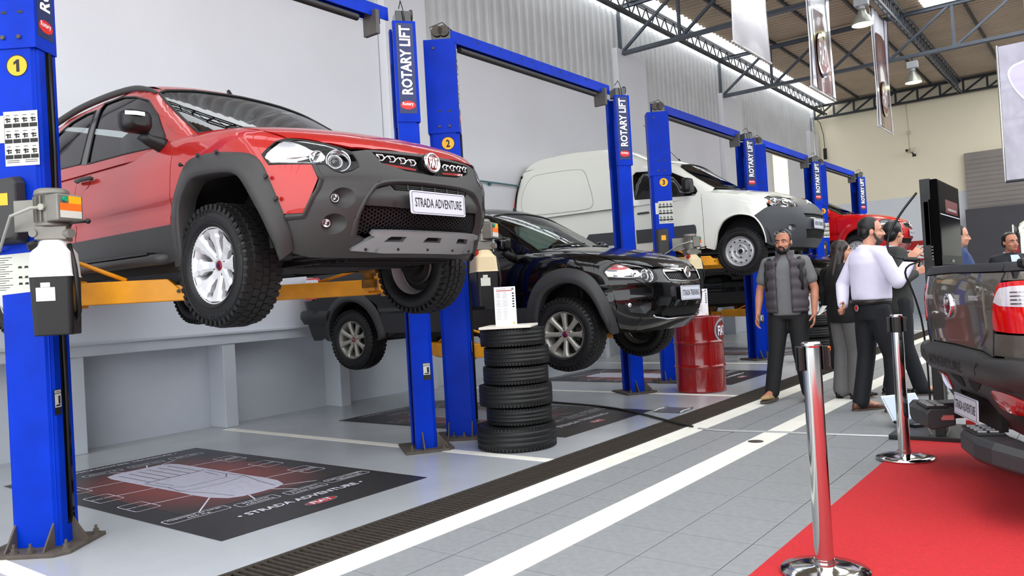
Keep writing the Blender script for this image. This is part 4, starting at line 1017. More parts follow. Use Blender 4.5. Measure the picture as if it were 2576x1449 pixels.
    for y0,y1,z in ((-.52,.02,1.155),(.10,.60,1.155)):
        b=MB(); P=[]
        pa=SCB.at('yz',np.linspace(y0,y1,6),np.linspace(1.155,1.185,6),1); pn=SCB.grad(pa); b.tube([tuple(p) for p in pa+pn*.014],.008,6)
        pa=SCB.at('yz',np.array([y0+.05,(y0+y1)/2+.1]),np.array([1.14,1.175]),1); pn=SCB.grad(pa); b.tube([tuple(p) for p in pa+pn*.024],.011,6); b.build('wiper',BLK,car)
    # interior
    b=MB(); b.box((-.62,0,1.02),(.42,1.35,.14)); b.box((-1.35,0,.42),(1.9,1.4,.04)); b.box((-1.2,0,.75),(1.7,1.42,.02)); b.build('dashboard',mat('interior_dark',(.09,.09,.095),.75),car,bevel=.03)
    for sy in (-.36,.36):
        b=MB(); b.box((-1.38,sy,1.02),(.16,.46,.62),Ry(-.22)); b.box((-1.50,sy,1.42),(.09,.24,.17),Ry(-.2)); b.box((-1.18,sy,.78),(.45,.46,.16)); b.build('seat',SEAT,car,bevel=.05,seg=3)
    P=[Vector((-.86,-.36 if False else .36,1.10))+Ry(.45)@Vector((0,.18*math.cos(a),.18*math.sin(a))) for a in np.linspace(0,2*PI,25)[:-1]]
    ring(P,.014).build('steering_wheel',BLK,car)
    b=MB(); b.box((-.98,0,1.47),(.03,.22,.065)); b.cyl((-.98,0,1.47),(-.96,0,1.54),.01,6); b.build('inner_mirror',mat('mirror_back',(.45,.52,.52),.3),car,bevel=.01)
    # bed
    b=MB(); x0=xr_-.23; b.box(((x0-3.62)/2,0,1.085),(3.62+x0,1.46,.03)); b.build('bed_cover',BLK,car)
    b=MB(); 
    for sy in (-1,1): b.box(((x0-3.60)/2,sy*.74,1.14),(3.6+x0,.07,.045))
    b.build('bed_rail',BLK,car,bevel=.012)
    # underbody
    b=MB(); b.box((-1.45,0,.385),(3.9,1.3,.07)); b.box((-.15,.0,.345),(1.0,.9,.06)); b.box((.40,0,.36),(.35,1.05,.05)); b.box((-2.4,.35,.36),(.7,.5,.12))
    for k in range(7): b.box((.1+.07*k,0,.318),(.02,.8,.014))
    b.cyl((-.6,.12,.33),(-2.2,.16,.35),.03,10); b.cyl((-1.2,.14,.33),(-1.75,.15,.33),.075,14); b.cyl((wb,-.6,.33),(wb,.6,.33),.045,12)
    b.build('underbody',UNDER,car)
    for sy in (-1,1):
        b=MB(); b.cyl((-.05,sy*.30,.36),(-.02,sy*.68,.33),.03,10); b.box((-.02,sy*.45,.33),(.10,.5,.035)); b.cyl((-.02,sy*.5,.42),(-.05,sy*.46,.75),.035,10); b.cyl((.0,sy*.60,.34),(-.02,sy*.66,.33),.075,14); b.build('suspension_arm',UNDER,car)
    # wheels
    for sy in (-1,1):
        wheel(car,wheelst,-.035,sy*.745,.333-droop,spin=.3)
        wheel(car,wheelst,wb,sy*.735,.333-droop*1.3,spin=.8)
    # rear
    (front_adventure if adv else front_plain)(car,paint_m,clad,plate,detail,front)
    rear_end(car,paint_m,clad,plate,rear)
    return car
def lamp(car,sg,adv):
    hs=patch('headlamp',LAMPD,car,SB,'sz',LAMP,sg,off=-.055,step=.05)
    # side wall of the housing
    P=np.array(densify(LAMP,.03)); Q=SB.at('sz',P[:,0],P[:,1],sg); N=SB.grad(Q); b=MB(); b.grid(np.array([Q-N*.001,Q-N*.055]),closev=True); b.build('lamp_housing',BLK,hs)
    # big side reflector: curved bowl
    rf=[(.945,.828),(.945,.872),(.90,.908),(.84,.935),(.79,.935),(.73,.915),(.69,.885),(.645,.86),(.625,.84),(.645,.812),(.75,.812)]
    c0=(.80,.865)
    patch('reflector',REFL,hs,SB,'sz',chaikin(rf,1),sg,off=lambda u,v:-.046+.040*np.minimum(1,((u-c0[0])/.15)**2+((v-c0[1])/.07)**2),step=.02)
    patch('side_marker',mat('lens_amberish',(.82,.74,.70),.2,metal=.4),hs,SB,'sz',[(.935,.828),(.93,.862),(.88,.858),(.87,.825)],sg,off=-.012,step=.02)
    # projector: chrome bowl, ring and glass ball
    for (u,v,r,gl) in ((.565,.822,.062,True),(.672,.842,.036,False)):
        P,N=surf_pt(SB,'sz',u,v,sg,-.02); X=Vector((0,0,1)).cross(N).normalized(); U=N.cross(X)
        prof=[(r*1.02,-.012),(r*1.06,.004),(r*.98,.010),(r*.90,.004),(r*.72,-.016),(r*.62,-.028)]
        b=MB(); G=[[tuple(P+X*(p*math.cos(a))+U*(p*math.sin(a))+N*d) for p,d in prof] for a in np.linspace(0,2*PI,33)[:-1]]; b.grid(np.array(G)[:,::-1],closeu=True); b.build('lamp_ring',CHR,hs)
        q=P-X*(r*.25*sg*-1) if gl else P
        b=MB(); G=[[tuple(q+X*(p*math.cos(a))+U*(p*math.sin(a))+N*d) for p,d in ((0,.012),(r*.25,.009),(r*.45,-.002),(r*.55,-.016))] for a in np.linspace(0,2*PI,25)[:-1]]; b.grid(np.array(G)[:,::-1],closeu=True); b.build('projector',mat('projector_dark',(.06,.06,.07),.03,coat=1),hs)
        b=MB(); b.grid(np.array([[tuple(q+X*(p*math.cos(a))+U*(p*math.sin(a))+N*d) for p,d in ((r*.52,-.008),(r*.57,-.003),(r*.62,-.008))] for a in np.linspace(0,2*PI,25)[:-1]])[:,::-1],closeu=True); b.build('projector_ring',CHR,hs)
    P=[surf_pt(SB,'sz',u,v,sg,-.006)[0] for u,v in ((.80,.940),(.72,.926),(.62,.903),(.54,.875))]; b=MB(); b.tube(P,.004,6); b.build('lamp_trim',CHR,hs)
    P=[surf_pt(SB,'sz',u,v,sg,-.012)[0] for u,v in ((.92,.824),(.71,.810),(.64,.808))]; b=MB(); b.tube(P,.005,6); b.build('lamp_trim',CHR,hs)
    patch('lens',LENS,hs,SB,'sz',LAMP,sg,off=.002,step=.04)
    seam(SB,'sz',LAMP,sg,.005,-.001,BLK,hs,'lamp_seal',True)
def pocket(car,B,hole,lc,depth,m,sg,lamp_r,par):
    """elliptical pocket in the bumper with a small round lamp at one end"""
    rows=[]
    H=np.array(hole); cen=np.array(lc)
    for t,o in ((0,0),(.12,-.012),(.4,-.032),(.75,-.045),(.9,-.05)):
        q=H+(cen-H)*t; P=B.at('sz',q[:,0],q[:,1],sg); rows.append(P+B.grad(P)*o)
    b=MB(); b.grid(np.array(rows)[::(1 if sg>0 else -1)],closev=True); pk=b.build('fog_pocket',m,par)
    P,N=surf_pt(B,'sz',cen[0],cen[1],sg,-.035); F=Vector((1,0,0)); N=(N*.55+F*.45).normalized(); X=Vector((0,0,1)).cross(N).normalized(); U=N.cross(X)
    b=MB(); G=[[tuple(P+X*(p*math.cos(a))+U*(p*math.sin(a))+N*d) for p,d in ((lamp_r*1.05,-.02),(lamp_r*1.05,.012),(lamp_r*.92,.014),(lamp_r*.8,.0),(lamp_r*.3,-.012),(0,-.012))] for a in np.linspace(0,2*PI,25)[:-1]]; b.grid(np.array(G)[:,::-1],closeu=True); b.build('fog_lamp',REFL,pk)
    b=MB(); G=[[tuple(P+X*(p*math.cos(a))+U*(p*math.sin(a))+N*d) for p,d in ((lamp_r*.95,.012),(lamp_r*.5,.019),(0,.021))] for a in np.linspace(0,2*PI,25)[:-1]]; b.grid(np.array(G)[:,::-1],closeu=True); b.build('fog_lens',LENS,pk)
def front_adventure(car,pm,clad,plate,detail,front):
    up=[(.702,.797),(.635,.797),(.595,.760),(.557,.749),(.514,.760),(.470,.783),(.469,.824),(.489,.868),(.40,.882),(.155,.890),(0,.892)]
    lo=[(.683,.724),(.768,.552),(.855,.556),(.874,.50),(.850,.42),(.80,.36),(.70,.335),(.485,.325),(0,.325)]
    half=up[::-1]+lo
    o=[(a,b) for a,b in up[::-1]]+[(a,b) for a,b in lo]
    full=[p for p in o]+[(-a,b) for a,b in o[::-1][1:-1]]
    fogs=[ellipse(.064,.053,28,.573,.623),ellipse(.065,.051,28,.613,.495)]
    holes=[GRILLE,INTAKE]+fogs+[mir(f) for f in fogs]
    bp=patch('front_bumper',clad,car,SB,'sz',full,-1,holes=holes,skirt=.035,step=.03)
    for sg in (-1,1):
        pocket(car,SB,fogs[0],(.612,.624),.05,clad,sg,.021,bp); pocket(car,SB,fogs[1],(.655,.494),.05,clad,sg,.021,bp)
        patch('bumper_corner',pm,car,SBP,'sz',REDTRI,sg,off=.004,skirt=.015,step=.03)
        # chamfered edge between the painted corner and the grey bumper
        sweep_obj('bumper_lip',clad,bp,sweep(SB,[(.702,.797),(.683,.724),(.768,.555),(.852,.558)],[(.675,.797),(.655,.722),(.755,.525),(.862,.52)],[(0,-.006),(.15,.014),(.5,.016),(1,.0)],sg,sm=0))
    # upper grille
    gb=patch('upper_grille',PIT,car,SB,'sz',GRILLE,-1,off=-.04,step=.06)
    for sg in (-1,1):
        for k in range(4):
            u,v=.335-.068*k,.846-.004*k; P,N=surf_pt(SB,'sz',u,v,sg,-.008); X=Vector((0,0,1)).cross(N).normalized()*-sg; U=Vector((0,0,1))
            hx=[(-.024,.014),(.012,.014),(.026,0),(.012,-.016),(-.016,-.016),(-.006,0)]
            b=MB(); b.tube([P+X*x+U*y for x,y in hx],.0055,6,closed=True); b.build('grille_chrome',CHR,gb)
            if k<3: b=MB(); b.tube([P+X*.026,P+X*.046+U*.012],.0045,6); b.build('grille_link',CHR,gb)
        patch('grille_strip',mat('red_strip',(.55,.05,.05),.2,coat=1),gb,SB,'sz',[(.325,.822),(.10,.806),(.11,.795),(.30,.805)],sg,off=-.02,step=.04)
    v,f=hexmesh(SB,[(.09,.79),(-.09,.79),(-.07,.768),(.07,.768)],.008,-.015); b=MB(); b.add(v,f); b.build('grille_mesh',MESHG,gb)['kind']='stuff'
    P,N=surf_pt(SB,'sz',.0,.838,-1,.006); 
    b=MB(); b.cyl(P-N*.05,P-N*.004,.062,24); b.build('emblem_base',BLK,gb)
    emblem(car,P+Vector((.012,0,0)),(1,0,.10),(0,0,1),.058)
    # lower intake
    it=patch('lower_intake',PIT,car,SB,'sz',INTAKE,-1,off=-.075,step=.08)
    sweep_obj('intake_lip',clad,it,sweep(SB,[(.475,.43),(.480,.526),(.415,.65),(.37,.69),(.21,.705),(-.21,.705),(-.37,.69),(-.415,.65),(-.480,.526),(-.475,.43)],[(.522,.43),(.512,.526),(.438,.667),(.385,.714),(.214,.731),(-.214,.731),(-.385,.714),(-.438,.667),(-.512,.526),(-.522,.43)],[(0,-.03),(.4,.002),(.7,.006),(1,.0)],-1,n=80))
    patch('bumper_bar',CLAD,it,SB,'sz',BARP,-1,off=lambda u,v:-.018+.010*np.exp(-((v-.62)/.03)**2),skirt=.05,step=.03)
    sl=patch('air_slot',PIT,it,SB,'sz',SLOT,-1,off=-.022,step=.05)
    for k in range(3): geo_obj('slot_slat',BLK,sl,[patch_geo(SB,'sz',[(.28,.676+.009*k),(-.28,.676+.009*k),(-.28,.680+.009*k),(.28,.680+.009*k)],-1,off=-.016,skirt=.01,step=.05)])
    for u in (-.2,-.1,0,.1,.2): geo_obj('slot_rib',clad,sl,[patch_geo(SB,'sz',[(u-.004,.673),(u+.004,.673),(u+.004,.702),(u-.004,.702)],-1,off=-.012,skirt=.01)])
    v,f=hexmesh(SB,[(.477,.575),(-.477,.575),(-.51,.44),(-.40,.44),(.40,.44),(.51,.44)],.0125,-.035); b=MB(); b.add(v,f); b.build('honeycomb_mesh',MESHG,it)['kind']='stuff'
    # skid plate with three slots
    sh=[[(a+u,b) for a,b in ((-.075,.418),(.055,.418),(.075,.443),(-.045,.443))] for u in (.26,)]
    slots=[[(.335,.412),(.215,.412),(.205,.440),(.305,.440)],[(.07,.412),(-.07,.412),(-.055,.440),(.055,.440)],[(-.335,.412),(-.215,.412),(-.205,.440),(-.305,.440)]]
    sk=patch('skid_plate',SILV,car,SB,'sz',SKID,-1,holes=slots,off=lambda u,v:.020-.0*np.abs(u)+.012*np.exp(-((v-.455)/.02)**2),skirt=.03,step=.025)
    for s_ in slots: patch('skid_slot',PIT,sk,SB,'sz',s_,-1,off=-.005,step=.05)
    for u in (.42,.22,0,-.22,-.42):
        P,N=surf_pt(SB,'sz',u,.378,-1,.02); b=MB(); b.cyl(P-N*.005,P+N*.005,.007,8); b.build('skid_bolt',BLK,sk)
    if plate:
        P,N=surf_pt(SB,'sz',.012,.606,-1,.0); number_plate(car,P+Vector((.02,0,0)),(1,0,.02),(0,0,1),.432,.125,plate)
def rear_end(car,pm,clad,plate,rear):
    s0=SB.S1+SB.L; se=s0+SB.S2; nx=Vector((-1,0,0))
    t=[(s0+.335,1.098),(se,1.108),(se,.712),(s0+.60,.705),(s0+.50,.68),(s0+.47,.80),(s0+.38,1.03)]
    if not rear: t=[(s0+.42,1.10),(se,1.115),(se,.70),(s0+.62,.70),(s0+.44,.62),(s0+.42,.70)]
    tg=geo_obj('tailgate',pm,car,[patch_geo(SB,'sz',t,sg,off=.002,skirt=.015,step=.05) for sg in (-1,1)])
    bo=(lambda u,v:.03+.035*np.clip((.70-v)/.05,0,1)-.03*np.clip((.585-v)/.04,0,1))
    bpts=[(s0-.30,.66),(s0+.3,.685),(s0+.50,.675),(s0+.62,.70),(se,.705),(se,.55),(s0+.3,.53),(s0-.25,.52)]
    rb=geo_obj('rear_bumper',clad,car,[patch_geo(SB,'sz',bpts,sg,off=bo,skirt=.06,step=.03) for sg in (-1,1)])
    if not rear:
        lw=[(s0-.25,.60),(s0-.05,.53),(s0+.3,.54),(se,.57),(se,.36),(s0+.3,.33),(s0-.05,.33),(s0-.22,.40)]
        geo_obj('rear_apron',clad,car,[patch_geo(SB,'sz',lw,sg,off=-.002,skirt=.02,step=.05) for sg in (-1,1)]); return
    for sg in (-1,1):   # corner panel between lamp and bumper
        patch('rear_corner_panel',pm,car,SB,'sz',[(s0+.465,.80),(s0+.49,.69),(s0+.05,.69),(s0+.05,.795)],sg,off=.003,skirt=.012,step=.04)
        patch('bed_corner',pm,car,SB,'sz',[(s0+.33,1.10),(s0+.37,1.06),(s0+.03,1.06),(s0-.3,1.06),(s0-.3,1.098)],sg,off=.002,skirt=.012,step=.04)
        seam(SB,'sz',[(s0+.33,1.10),(s0+.375,1.03),(s0+.465,.80),(s0+.49,.69)],sg,.004,.002,PIT,car)
        seam(SB,'sz',[(s0+.55,.655),(s0+.60,.62),(s0+.60,.592)],sg,.004,.063,PIT,rb,'bumper_joint')
    # raised centre panel of the tailgate with emblem and badges
    pan=[(s0+.56,1.045),(se,1.05),(se,.735),(s0+.62,.725),(s0+.53,.80),(s0+.53,1.02)]
    tp=geo_obj('tailgate_panel',pm,tg,[patch_geo(SB,'sz',pan,sg,off=.007,skirt=.012,step=.03) for sg in (-1,1)])
    G=[patch_geo(SB,'sz',[(s0-1.6,1.100),(s0+.33,1.102)]+[(s0+.33,1.14),(s0-1.6,1.14)],sg,off=.012,skirt=.05,step=.06) for sg in (-1,1)]
    geo_obj('bed_cap',CLADB,car,G)
    G=[patch_geo(SB,'sz',[(s0+.338,1.104),(se,1.112),(se,1.15),(s0+.325,1.142)],sg,off=.013,skirt=.06,step=.04) for sg in (-1,1)]
    geo_obj('tailgate_cap',CLADB,tg,G)
    P,N=surf_pt(SB,'sz',se-.001,.93,-1,.010); emblem(tg,P+nx*.004,nx,(0,0,1),.068)
    for y,s,w in ((.40,'STRADA',.16),(-.40,'SPORTING',.14)):
        P=SB.at('Yz',np.array([y]),np.array([.975]),1)[0]; b=MB(); v,f,_,_=text_geo(s,1,.02)
        O=Vector(P)+nx*.010
        b.add([O+Vector((0,-1,0))*(q[0]*w)+Vector((0,0,1))*(q[1]*.026)+nx*.003 for q in v],f); b.add([O+Vector((0,-1,0))*(q[0]*w*1.0)+Vector((0,0,1))*(q[1]*.026) for q in v],f); b.build('badge_lettering',mat('badge_silver',(.82,.82,.82),.3,metal=.3),tg)
    # bumper lettering, shade of the pressing painted as darker letters
    b=MB(); v,f,_,_=text_geo('ADVENTURE',1,.015); out=[]
    for q in v:
        y=.07-q[0]*.62; z=.600+q[1]*.058; P=SB.at('Yz',np.array([y]),np.array([z]),1)[0]; out.append((P[0]-.0675,P[1],P[2]))
    b.add(out,f); b.build('bumper_lettering',mat('cladding_shadow',(.13,.13,.13),.7),rb)
    # lower apron, reflectors, plate recess, steps
    lw=[(s0-.25,.60),(s0-.05,.54),(s0+.3,.55),(se,.57),(se,.30),(s0+.45,.27),(s0+.3,.25),(s0-.05,.26),(s0-.22,.36)]
    hole=[(se,.40),(se-.24,.40),(se-.27,.36),(se-.27,.30),(se,.30)]
    lw2=[(s0-.25,.60),(s0-.05,.54),(s0+.3,.55),(se,.57),(se,.425),(se-.23,.425),(se-.28,.38),(se-.28,.275),(s0+.45,.26),(s0+.3,.25),(s0-.05,.26),(s0-.22,.36)]
    ap=geo_obj('rear_apron',clad,car,[patch_geo(SB,'sz',lw2,sg,off=0,skirt=.09,step=.04) for sg in (-1,1)])
    b=MB(); b.box((-3.56,0,.36),(.03,.6,.2)); b.build('plate_recess',PIT,ap)
    number_plate(car,(-3.655,0,.352),(-1,0,.04),(0,0,1),.40,.125,'STRADA ADVENTURE')
    for sg in (-1,1):
        rf=patch('bumper_reflector',REDL,car,SB,'sz',chaikin([(s0+.66,.500),(s0+.45,.505),(s0+.30,.475),(s0+.30,.425),(s0+.40,.395),(s0+.62,.395),(s0+.655,.45)],1),sg,off=.006,skirt=.02,step=.03)
        patch('apron_scoop',PIT,ap,SB,'sz',chaikin([(s0+.98,.53),(s0+.74,.525),(s0+.90,.455),(s0+.97,.455)],1),sg,off=.004,step=.04)
        # corner step: tapered beam with a ribbed pad
        b=MB(); v=[]
        path=[(-3.70,sg*.33),(-3.72,sg*.60),(-3.70,sg*.72),(-3.60,sg*.83),(-3.40,sg*.88),(-3.1,sg*.88)]
        G=[]
        for k,(x,y) in enumerate(path):
            d=Vector(path[min(k+1,5)])-Vector(path[max(k-1,0)]); d.normalize(); n=Vector((d.y,-d.x))*(1 if sg<0 else -1)
            if n.x>0 and k<3: n=-n
            if k>=3 and n.y*sg<0: n=-n
            w=.085
            ring_=[(w,.265),(w*.7,.295),(-w,.295),(-w,.19),(w*.6,.165),(w,.19)]
            G.append([(x+n.x*a,y+n.y*a,z-(.03 if k>2 else 0)) for a,z in ring_])
        b.grid(np.array(G),smooth=False,closev=True); b.add(G[0],[tuple(range(6))]); b.add(G[-1],[tuple(range(6))])
        st=b.build('corner_step',CLADB,car,bevel=.008,merge=True)
        b=MB(); b.box((-3.715,sg*.46,.302),(.125,.25,.016)); b.build('step_pad',BLK,st,bevel=.004)
        for i in range(2):
            for j in range(4):
                b=MB(); x0=-3.745+.055*i; y0=sg*(.375+.055*j); b.prism([(x0-.022,y0-.012),(x0+.016,y0-.018),(x0+.022,y0+.010),(x0-.016,y0+.018)],.308,.315); b.build('pad_stud',SILV,st)
        b=MB(); b.box((-3.66,sg*.328,.24),(.06,.01,.03)); b.cyl((-3.69,sg*.325,.235),(-3.69,sg*.335,.235),.012,8); b.build('step_bracket',STL,st)
def front_plain(car,pm,clad,plate,detail,front):
    """painted bumper with round-cornered fog recesses and a honeycomb grille"""
    up=[(.925,.808),(.702,.797),(.635,.797),(.595,.760),(.557,.749),(.514,.760),(.470,.783),(.469,.824),(.489,.868),(.40,.882),(.155,.890),(0,.892)]
    lo=[(.901,.683),(.87,.56),(.874,.50),(.850,.42),(.80,.36),(.70,.335),(.485,.325),(0,.325)]
    o=up[::-1]+lo; full=o+[(-a,b) for a,b in o[::-1][1:-1]]
    GR=[(.385,.872),(.0,.878),(-.385,.872),(-.375,.81),(-.34,.770),(-.15,.757),(.15,.757),(.34,.770),(.375,.81)]
    IN=[(.42,.548),(.385,.535),(-.385,.535),(-.42,.548),(-.51,.545),(-.51,.46),(-.33,.432),(.33,.432),(.51,.46),(.51,.545)]
    FG=[(.80,.595),(.57,.583),(.565,.53),(.61,.485),(.745,.505),(.795,.56)]
    bp=patch('front_bumper',pm,car,SB,'sz',full,-1,holes=[GR,IN,FG,mir(FG)],skirt=.03,step=.03)
    gr=patch('upper_grille',PIT,car,SB,'sz',GR,-1,off=-.03,step=.06)
    v,f=hexmesh(SB,[(.375,.838),(-.375,.838),(-.36,.80),(-.33,.775),(-.15,.765),(.15,.765),(.33,.775),(.36,.80)],.0125,-.012); b=MB(); b.add(v,f); b.build('honeycomb_mesh',MESHG,gr)['kind']='stuff'
    patch('grille_chrome',CHR,gr,SB,'sz',[(.375,.872),(0,.876),(-.375,.872),(-.365,.845),(0,.85),(.365,.845)],-1,off=.004,skirt=.015,step=.03)
    seam(SB,'sz',[(.384,.865),(.374,.81),(.34,.770),(.15,.757),(-.15,.757),(-.34,.770),(-.374,.81),(-.384,.865)],-1,.006,.003,CHR,gr,'grille_surround')
    P,N=surf_pt(SB,'sz',.0,.835,-1,.008); emblem(car,P+Vector((.01,0,0)),(1,0,.1),(0,0,1),.055)
    it=patch('lower_intake',PIT,car,SB,'sz',IN,-1,off=-.04,step=.06)
    v,f=hexmesh(SB,[(.385,.53),(-.385,.53),(-.42,.455),(-.32,.44),(.32,.44),(.42,.455)],.0125,-.015); b=MB(); b.add(v,f); b.build('honeycomb_mesh',MESHG,it)['kind']='stuff'
    seam(SB,'sz',[(.53,.468),(.50,.45),(.33,.425),(-.33,.425),(-.50,.45),(-.53,.468)],-1,.007,.004,CHR,it,'chrome_strip')
    for sg in (-1,1):
        fr=[]
        H=np.array(densify(FG,.02))
        for t,off in ((0,0),(.15,-.02),(.6,-.05),(1,-.06)):
            q=H+(np.array([.66,.54])-H)*t; P=SB.at('sz',q[:,0],q[:,1],sg); fr.append(P+SB.grad(P)*off)
        b=MB(); b.grid(np.array(fr)[::(1 if sg>0 else -1)],closev=True); pk=b.build('fog_recess',CLADB,bp)
        P,N=surf_pt(SB,'sz',.765,.567,sg,-.012); b=MB(); b.ball(tuple(P),.024,14,10); b.build('fog_lamp',REFL,pk)
        seam(SB,'sz',[(.92,.80),(.70,.79),(.60,.735)],sg,.004,.001,PIT,bp,'bumper_joint')
    if plate:
        P,N=surf_pt(SB,'sz',.03,.648,-1,.0); number_plate(car,P+Vector((.015,0,0)),(1,0,.02),(0,0,1),.43,.13,plate)
# ---------------------------------------------------------------- white delivery van
VB=van_body(); VC=van_cab(); VX=lambda x: VB.S1+VB.xc-x
def van(label,loc,rz=0):
    pm=paint('paint_white',(.90,.90,.86),0,.35); cl=mat('van_grey_plastic',(.24,.245,.26),.5,bump=(160,.1))
    car=thing('delivery_van',label,'van',loc,rz)
    VLAMP=[(.919,1.0),(.80,1.035),(.66,1.03),(.52,.985),(.46,.93),(.50,.86),(.69,.85),(.855,.885),(.932,.94)]
    AI=[(1.70,.36),(1.672,.45),(1.651,.56),(1.63,.62),(1.55,.74),(1.41,.803),(1.28,.803),(1.14,.76),(1.07,.667),(1.015,.532),(.98,.40)]
    AO=[(1.72,.36),(1.69,.45),(1.67,.57),(1.645,.64),(1.56,.76),(1.41,.823),(1.28,.823),(1.13,.78),(1.055,.68),(1.0,.54),(.965,.40)]
    BUMP=[(1.12,.77),(.99,.845),(.90,.868),(.70,.845),(.50,.855),(.46,.92),(.47,.945),(.30,.955),(0,.965)]
    xr=-2.72; a=np.linspace(-.1,PI+.1,17); s=VX(xr); RI=[(s-.37*math.cos(t),max(.42+.39*math.sin(t),.36)) for t in a]
    def side(sg):
        dr=-1.56
        f=[(1.12,.765),(.99,.845),(.93,.87),(.932,.94),(.919,1.0),(.80,1.035),(1.0,1.075),(1.2,1.115),(1.5,1.175),(1.70,1.225),(1.86,1.245),(1.851,1.187),(1.825,.815),(1.834,.40),(1.74,.37)]+AI[:-1]+[(1.035,.62)]
        patch('fender',pm,car,VB,'sz',f,sg,skirt=.01,step=.05)
        d=[(1.868,1.245),(VX(-1.0),1.25),(VX(dr),1.25),(VX(dr)-.004,.40),(1.842,.39),(1.833,.815),(1.859,1.187)]
        door=patch('door',pm,car,VB,'sz',d,sg,skirt=.01,step=.06)
        P,N=surf_pt(VB,'sz',VX(-1.40),.98,sg); b=MB(); b.tube([P+Vector((.09,0,0))+N*.01,P+Vector((.07,0,0))+N*.03,P+Vector((-.07,0,0))+N*.03,P+Vector((-.09,0,0))+N*.01],.013,8); b.build('door_handle',cl,door)
        e=VB.S1+VB.L+.25
        q=[(VX(dr)+.004,1.25),(VX(-3.2),1.28),(e,1.28),(e,.40),(VX(xr)+.42,.38)]+RI[::-1]+[(VX(dr)+.004,.40)]
        patch('cargo_side',pm,car,VB,'sz',q,sg,skirt=.01,step=.08)
        geo_obj('wheel_arch_edge',pm,car,[]) if False else None
        sweep_obj('wheel_arch_lip',pm,car,sweep(VB,AI,AO,[(0,-.05),(0,.008),(.5,.012),(1,.0)],sg))
        sweep_obj('wheel_arch_lip',pm,car,sweep(VB,RI,[(s+(u-s)*1.07,.42+(v-.42)*1.07) for u,v in RI],[(0,-.05),(0,.008),(.5,.012),(1,.0)],sg))
        m=[(1.965,.735),(1.945,.715),(1.938,.65),(1.95,.575),(1.975,.553),(VX(-1.53),.55),(VX(-1.53),.745)]
        patch('side_moulding',cl,door,VB,'sz',m,sg,off=.014,skirt=.014,step=.06)
        patch('side_moulding',cl,car,VB,'sz',[(VX(-1.60),.745),(VX(-1.60),.55),(VX(xr)-.42,.57),(VX(xr)-.33,.70),(VX(xr)-.38,.76)],sg,off=.014,skirt=.014,step=.06)
        # cab side with window, cargo box
        we=[(-.645,1.235),(-.655,1.30),(-.655,1.40),(-.635,1.52),(-.60,1.60)]
        wp=VC.at('yz',np.array([-p for p,_ in we]),np.array([z for _,z in we]),sg); ed=[(p[0],p[2]) for p in wp]
        xs=np.linspace(-.98,-3.70,12); rp=VC.at('xy',xs,np.full(12,.60),sg); re=[(p[0],p[2]) for p in rp]
        W1=[(-1.52,1.145),(-1.565,1.56),(-1.53,1.60),(-1.25,1.58),(-.95,1.51),(-.715,1.385),(-.60,1.25),(-.575,1.15),(-.61,1.10)]
        W1=[(x,z+.05 if z<1.2 else z) for x,z in W1]
        o=[(-.36,1.10)]+ed+re+[(-3.80,1.7),(-3.80,1.15),(-3.6,1.10)]
        patch('cab_and_cargo_wall',pm,car,VC,'xz',o,sg,holes=[W1],step=.06)
        patch('side_window',GLSD,car,VC,'xz',W1,sg,off=-.004,step=.1); seam(VC,'xz',W1,sg,.008,.001,BLK,car,'window_seal',True)
        patch('pillar_trim',BLKG,car,VC,'xz',[(-.72,1.39),(-.60,1.25),(-.58,1.19),(-.66,1.16),(-.70,1.19)],sg,off=.001,step=.05)
        cp=chaikin([(-3.55,1.20),(-3.62,1.45),(-3.52,1.80),(-3.35,1.84),(-2.6,1.82),(-2.42,1.76),(-2.25,1.4),(-2.2,1.18),(-2.35,1.13),(-3.4,1.16)],2)
        seam(VC,'xz',cp,sg,.006,-.001,mat('van_groove',(.70,.70,.67),.5),car,'cargo_panel_groove',True)
        geo_obj('cargo_panel',pm,car,[patch_geo(VC,'xz',[(x*.985-.045,z*.97+.045) for x,z in cp],sg,off=.004,skirt=.008,step=.1)])
        b=MB(); secs=[]; mc=Vector((-.62,sg*.98,1.27))
        for dx,k in ((.06,.5),(.045,.9),(0,1),(-.05,.97)): secs.append([(mc.x+dx,mc.y+a_*k,mc.z+c_*k) for a_,c_ in rrect(.20,.21,.05,4)])
        b.grid(np.array(secs),closev=True); b.add(secs[0],[tuple(range(len(secs[0])))]); b.add(secs[-1],[tuple(range(len(secs[-1])))]); mi=b.build('mirror',BLK,car,merge=True)
        b=MB(); b.box((-.64,sg*.85,1.22),(.08,.16,.07)); b.build('mirror_arm',BLK,mi,bevel=.015)
        # lamp
        h=patch('headlamp',REFL,car,VB,'sz',VLAMP,sg,off=lambda u,v:-.05+.03*np.minimum(1,((u-.70)/.2)**2+((v-.94)/.08)**2),step=.03)
        for (u,v,r) in ((.62,.945,.06),(.80,.955,.055)):
            P,N=surf_pt(VB,'sz',u,v,sg,-.03); X=Vector((0,0,1)).cross(N).normalized(); U=N.cross(X)
            b=MB(); G=[[tuple(P+X*(p*math.cos(t))+U*(p*math.sin(t))+N*d_) for p,d_ in ((r*1.05,.0),(r,.012),(r*.9,.006),(r*.5,-.02),(0,-.03))] for t in np.linspace(0,2*PI,25)[:-1]]; b.grid(np.array(G)[:,::-1],closeu=True); b.build('lamp_bowl',CHR,h)
        P,N=surf_pt(VB,'sz',.885,.94,sg,-.02); b=MB(); b.ball(tuple(P),.02,10,8); b.build('indicator_bulb',mat('amber',(.85,.42,.1),.3),h)
        patch('lens',LENS,h,VB,'sz',VLAMP,sg,off=.002,step=.05)
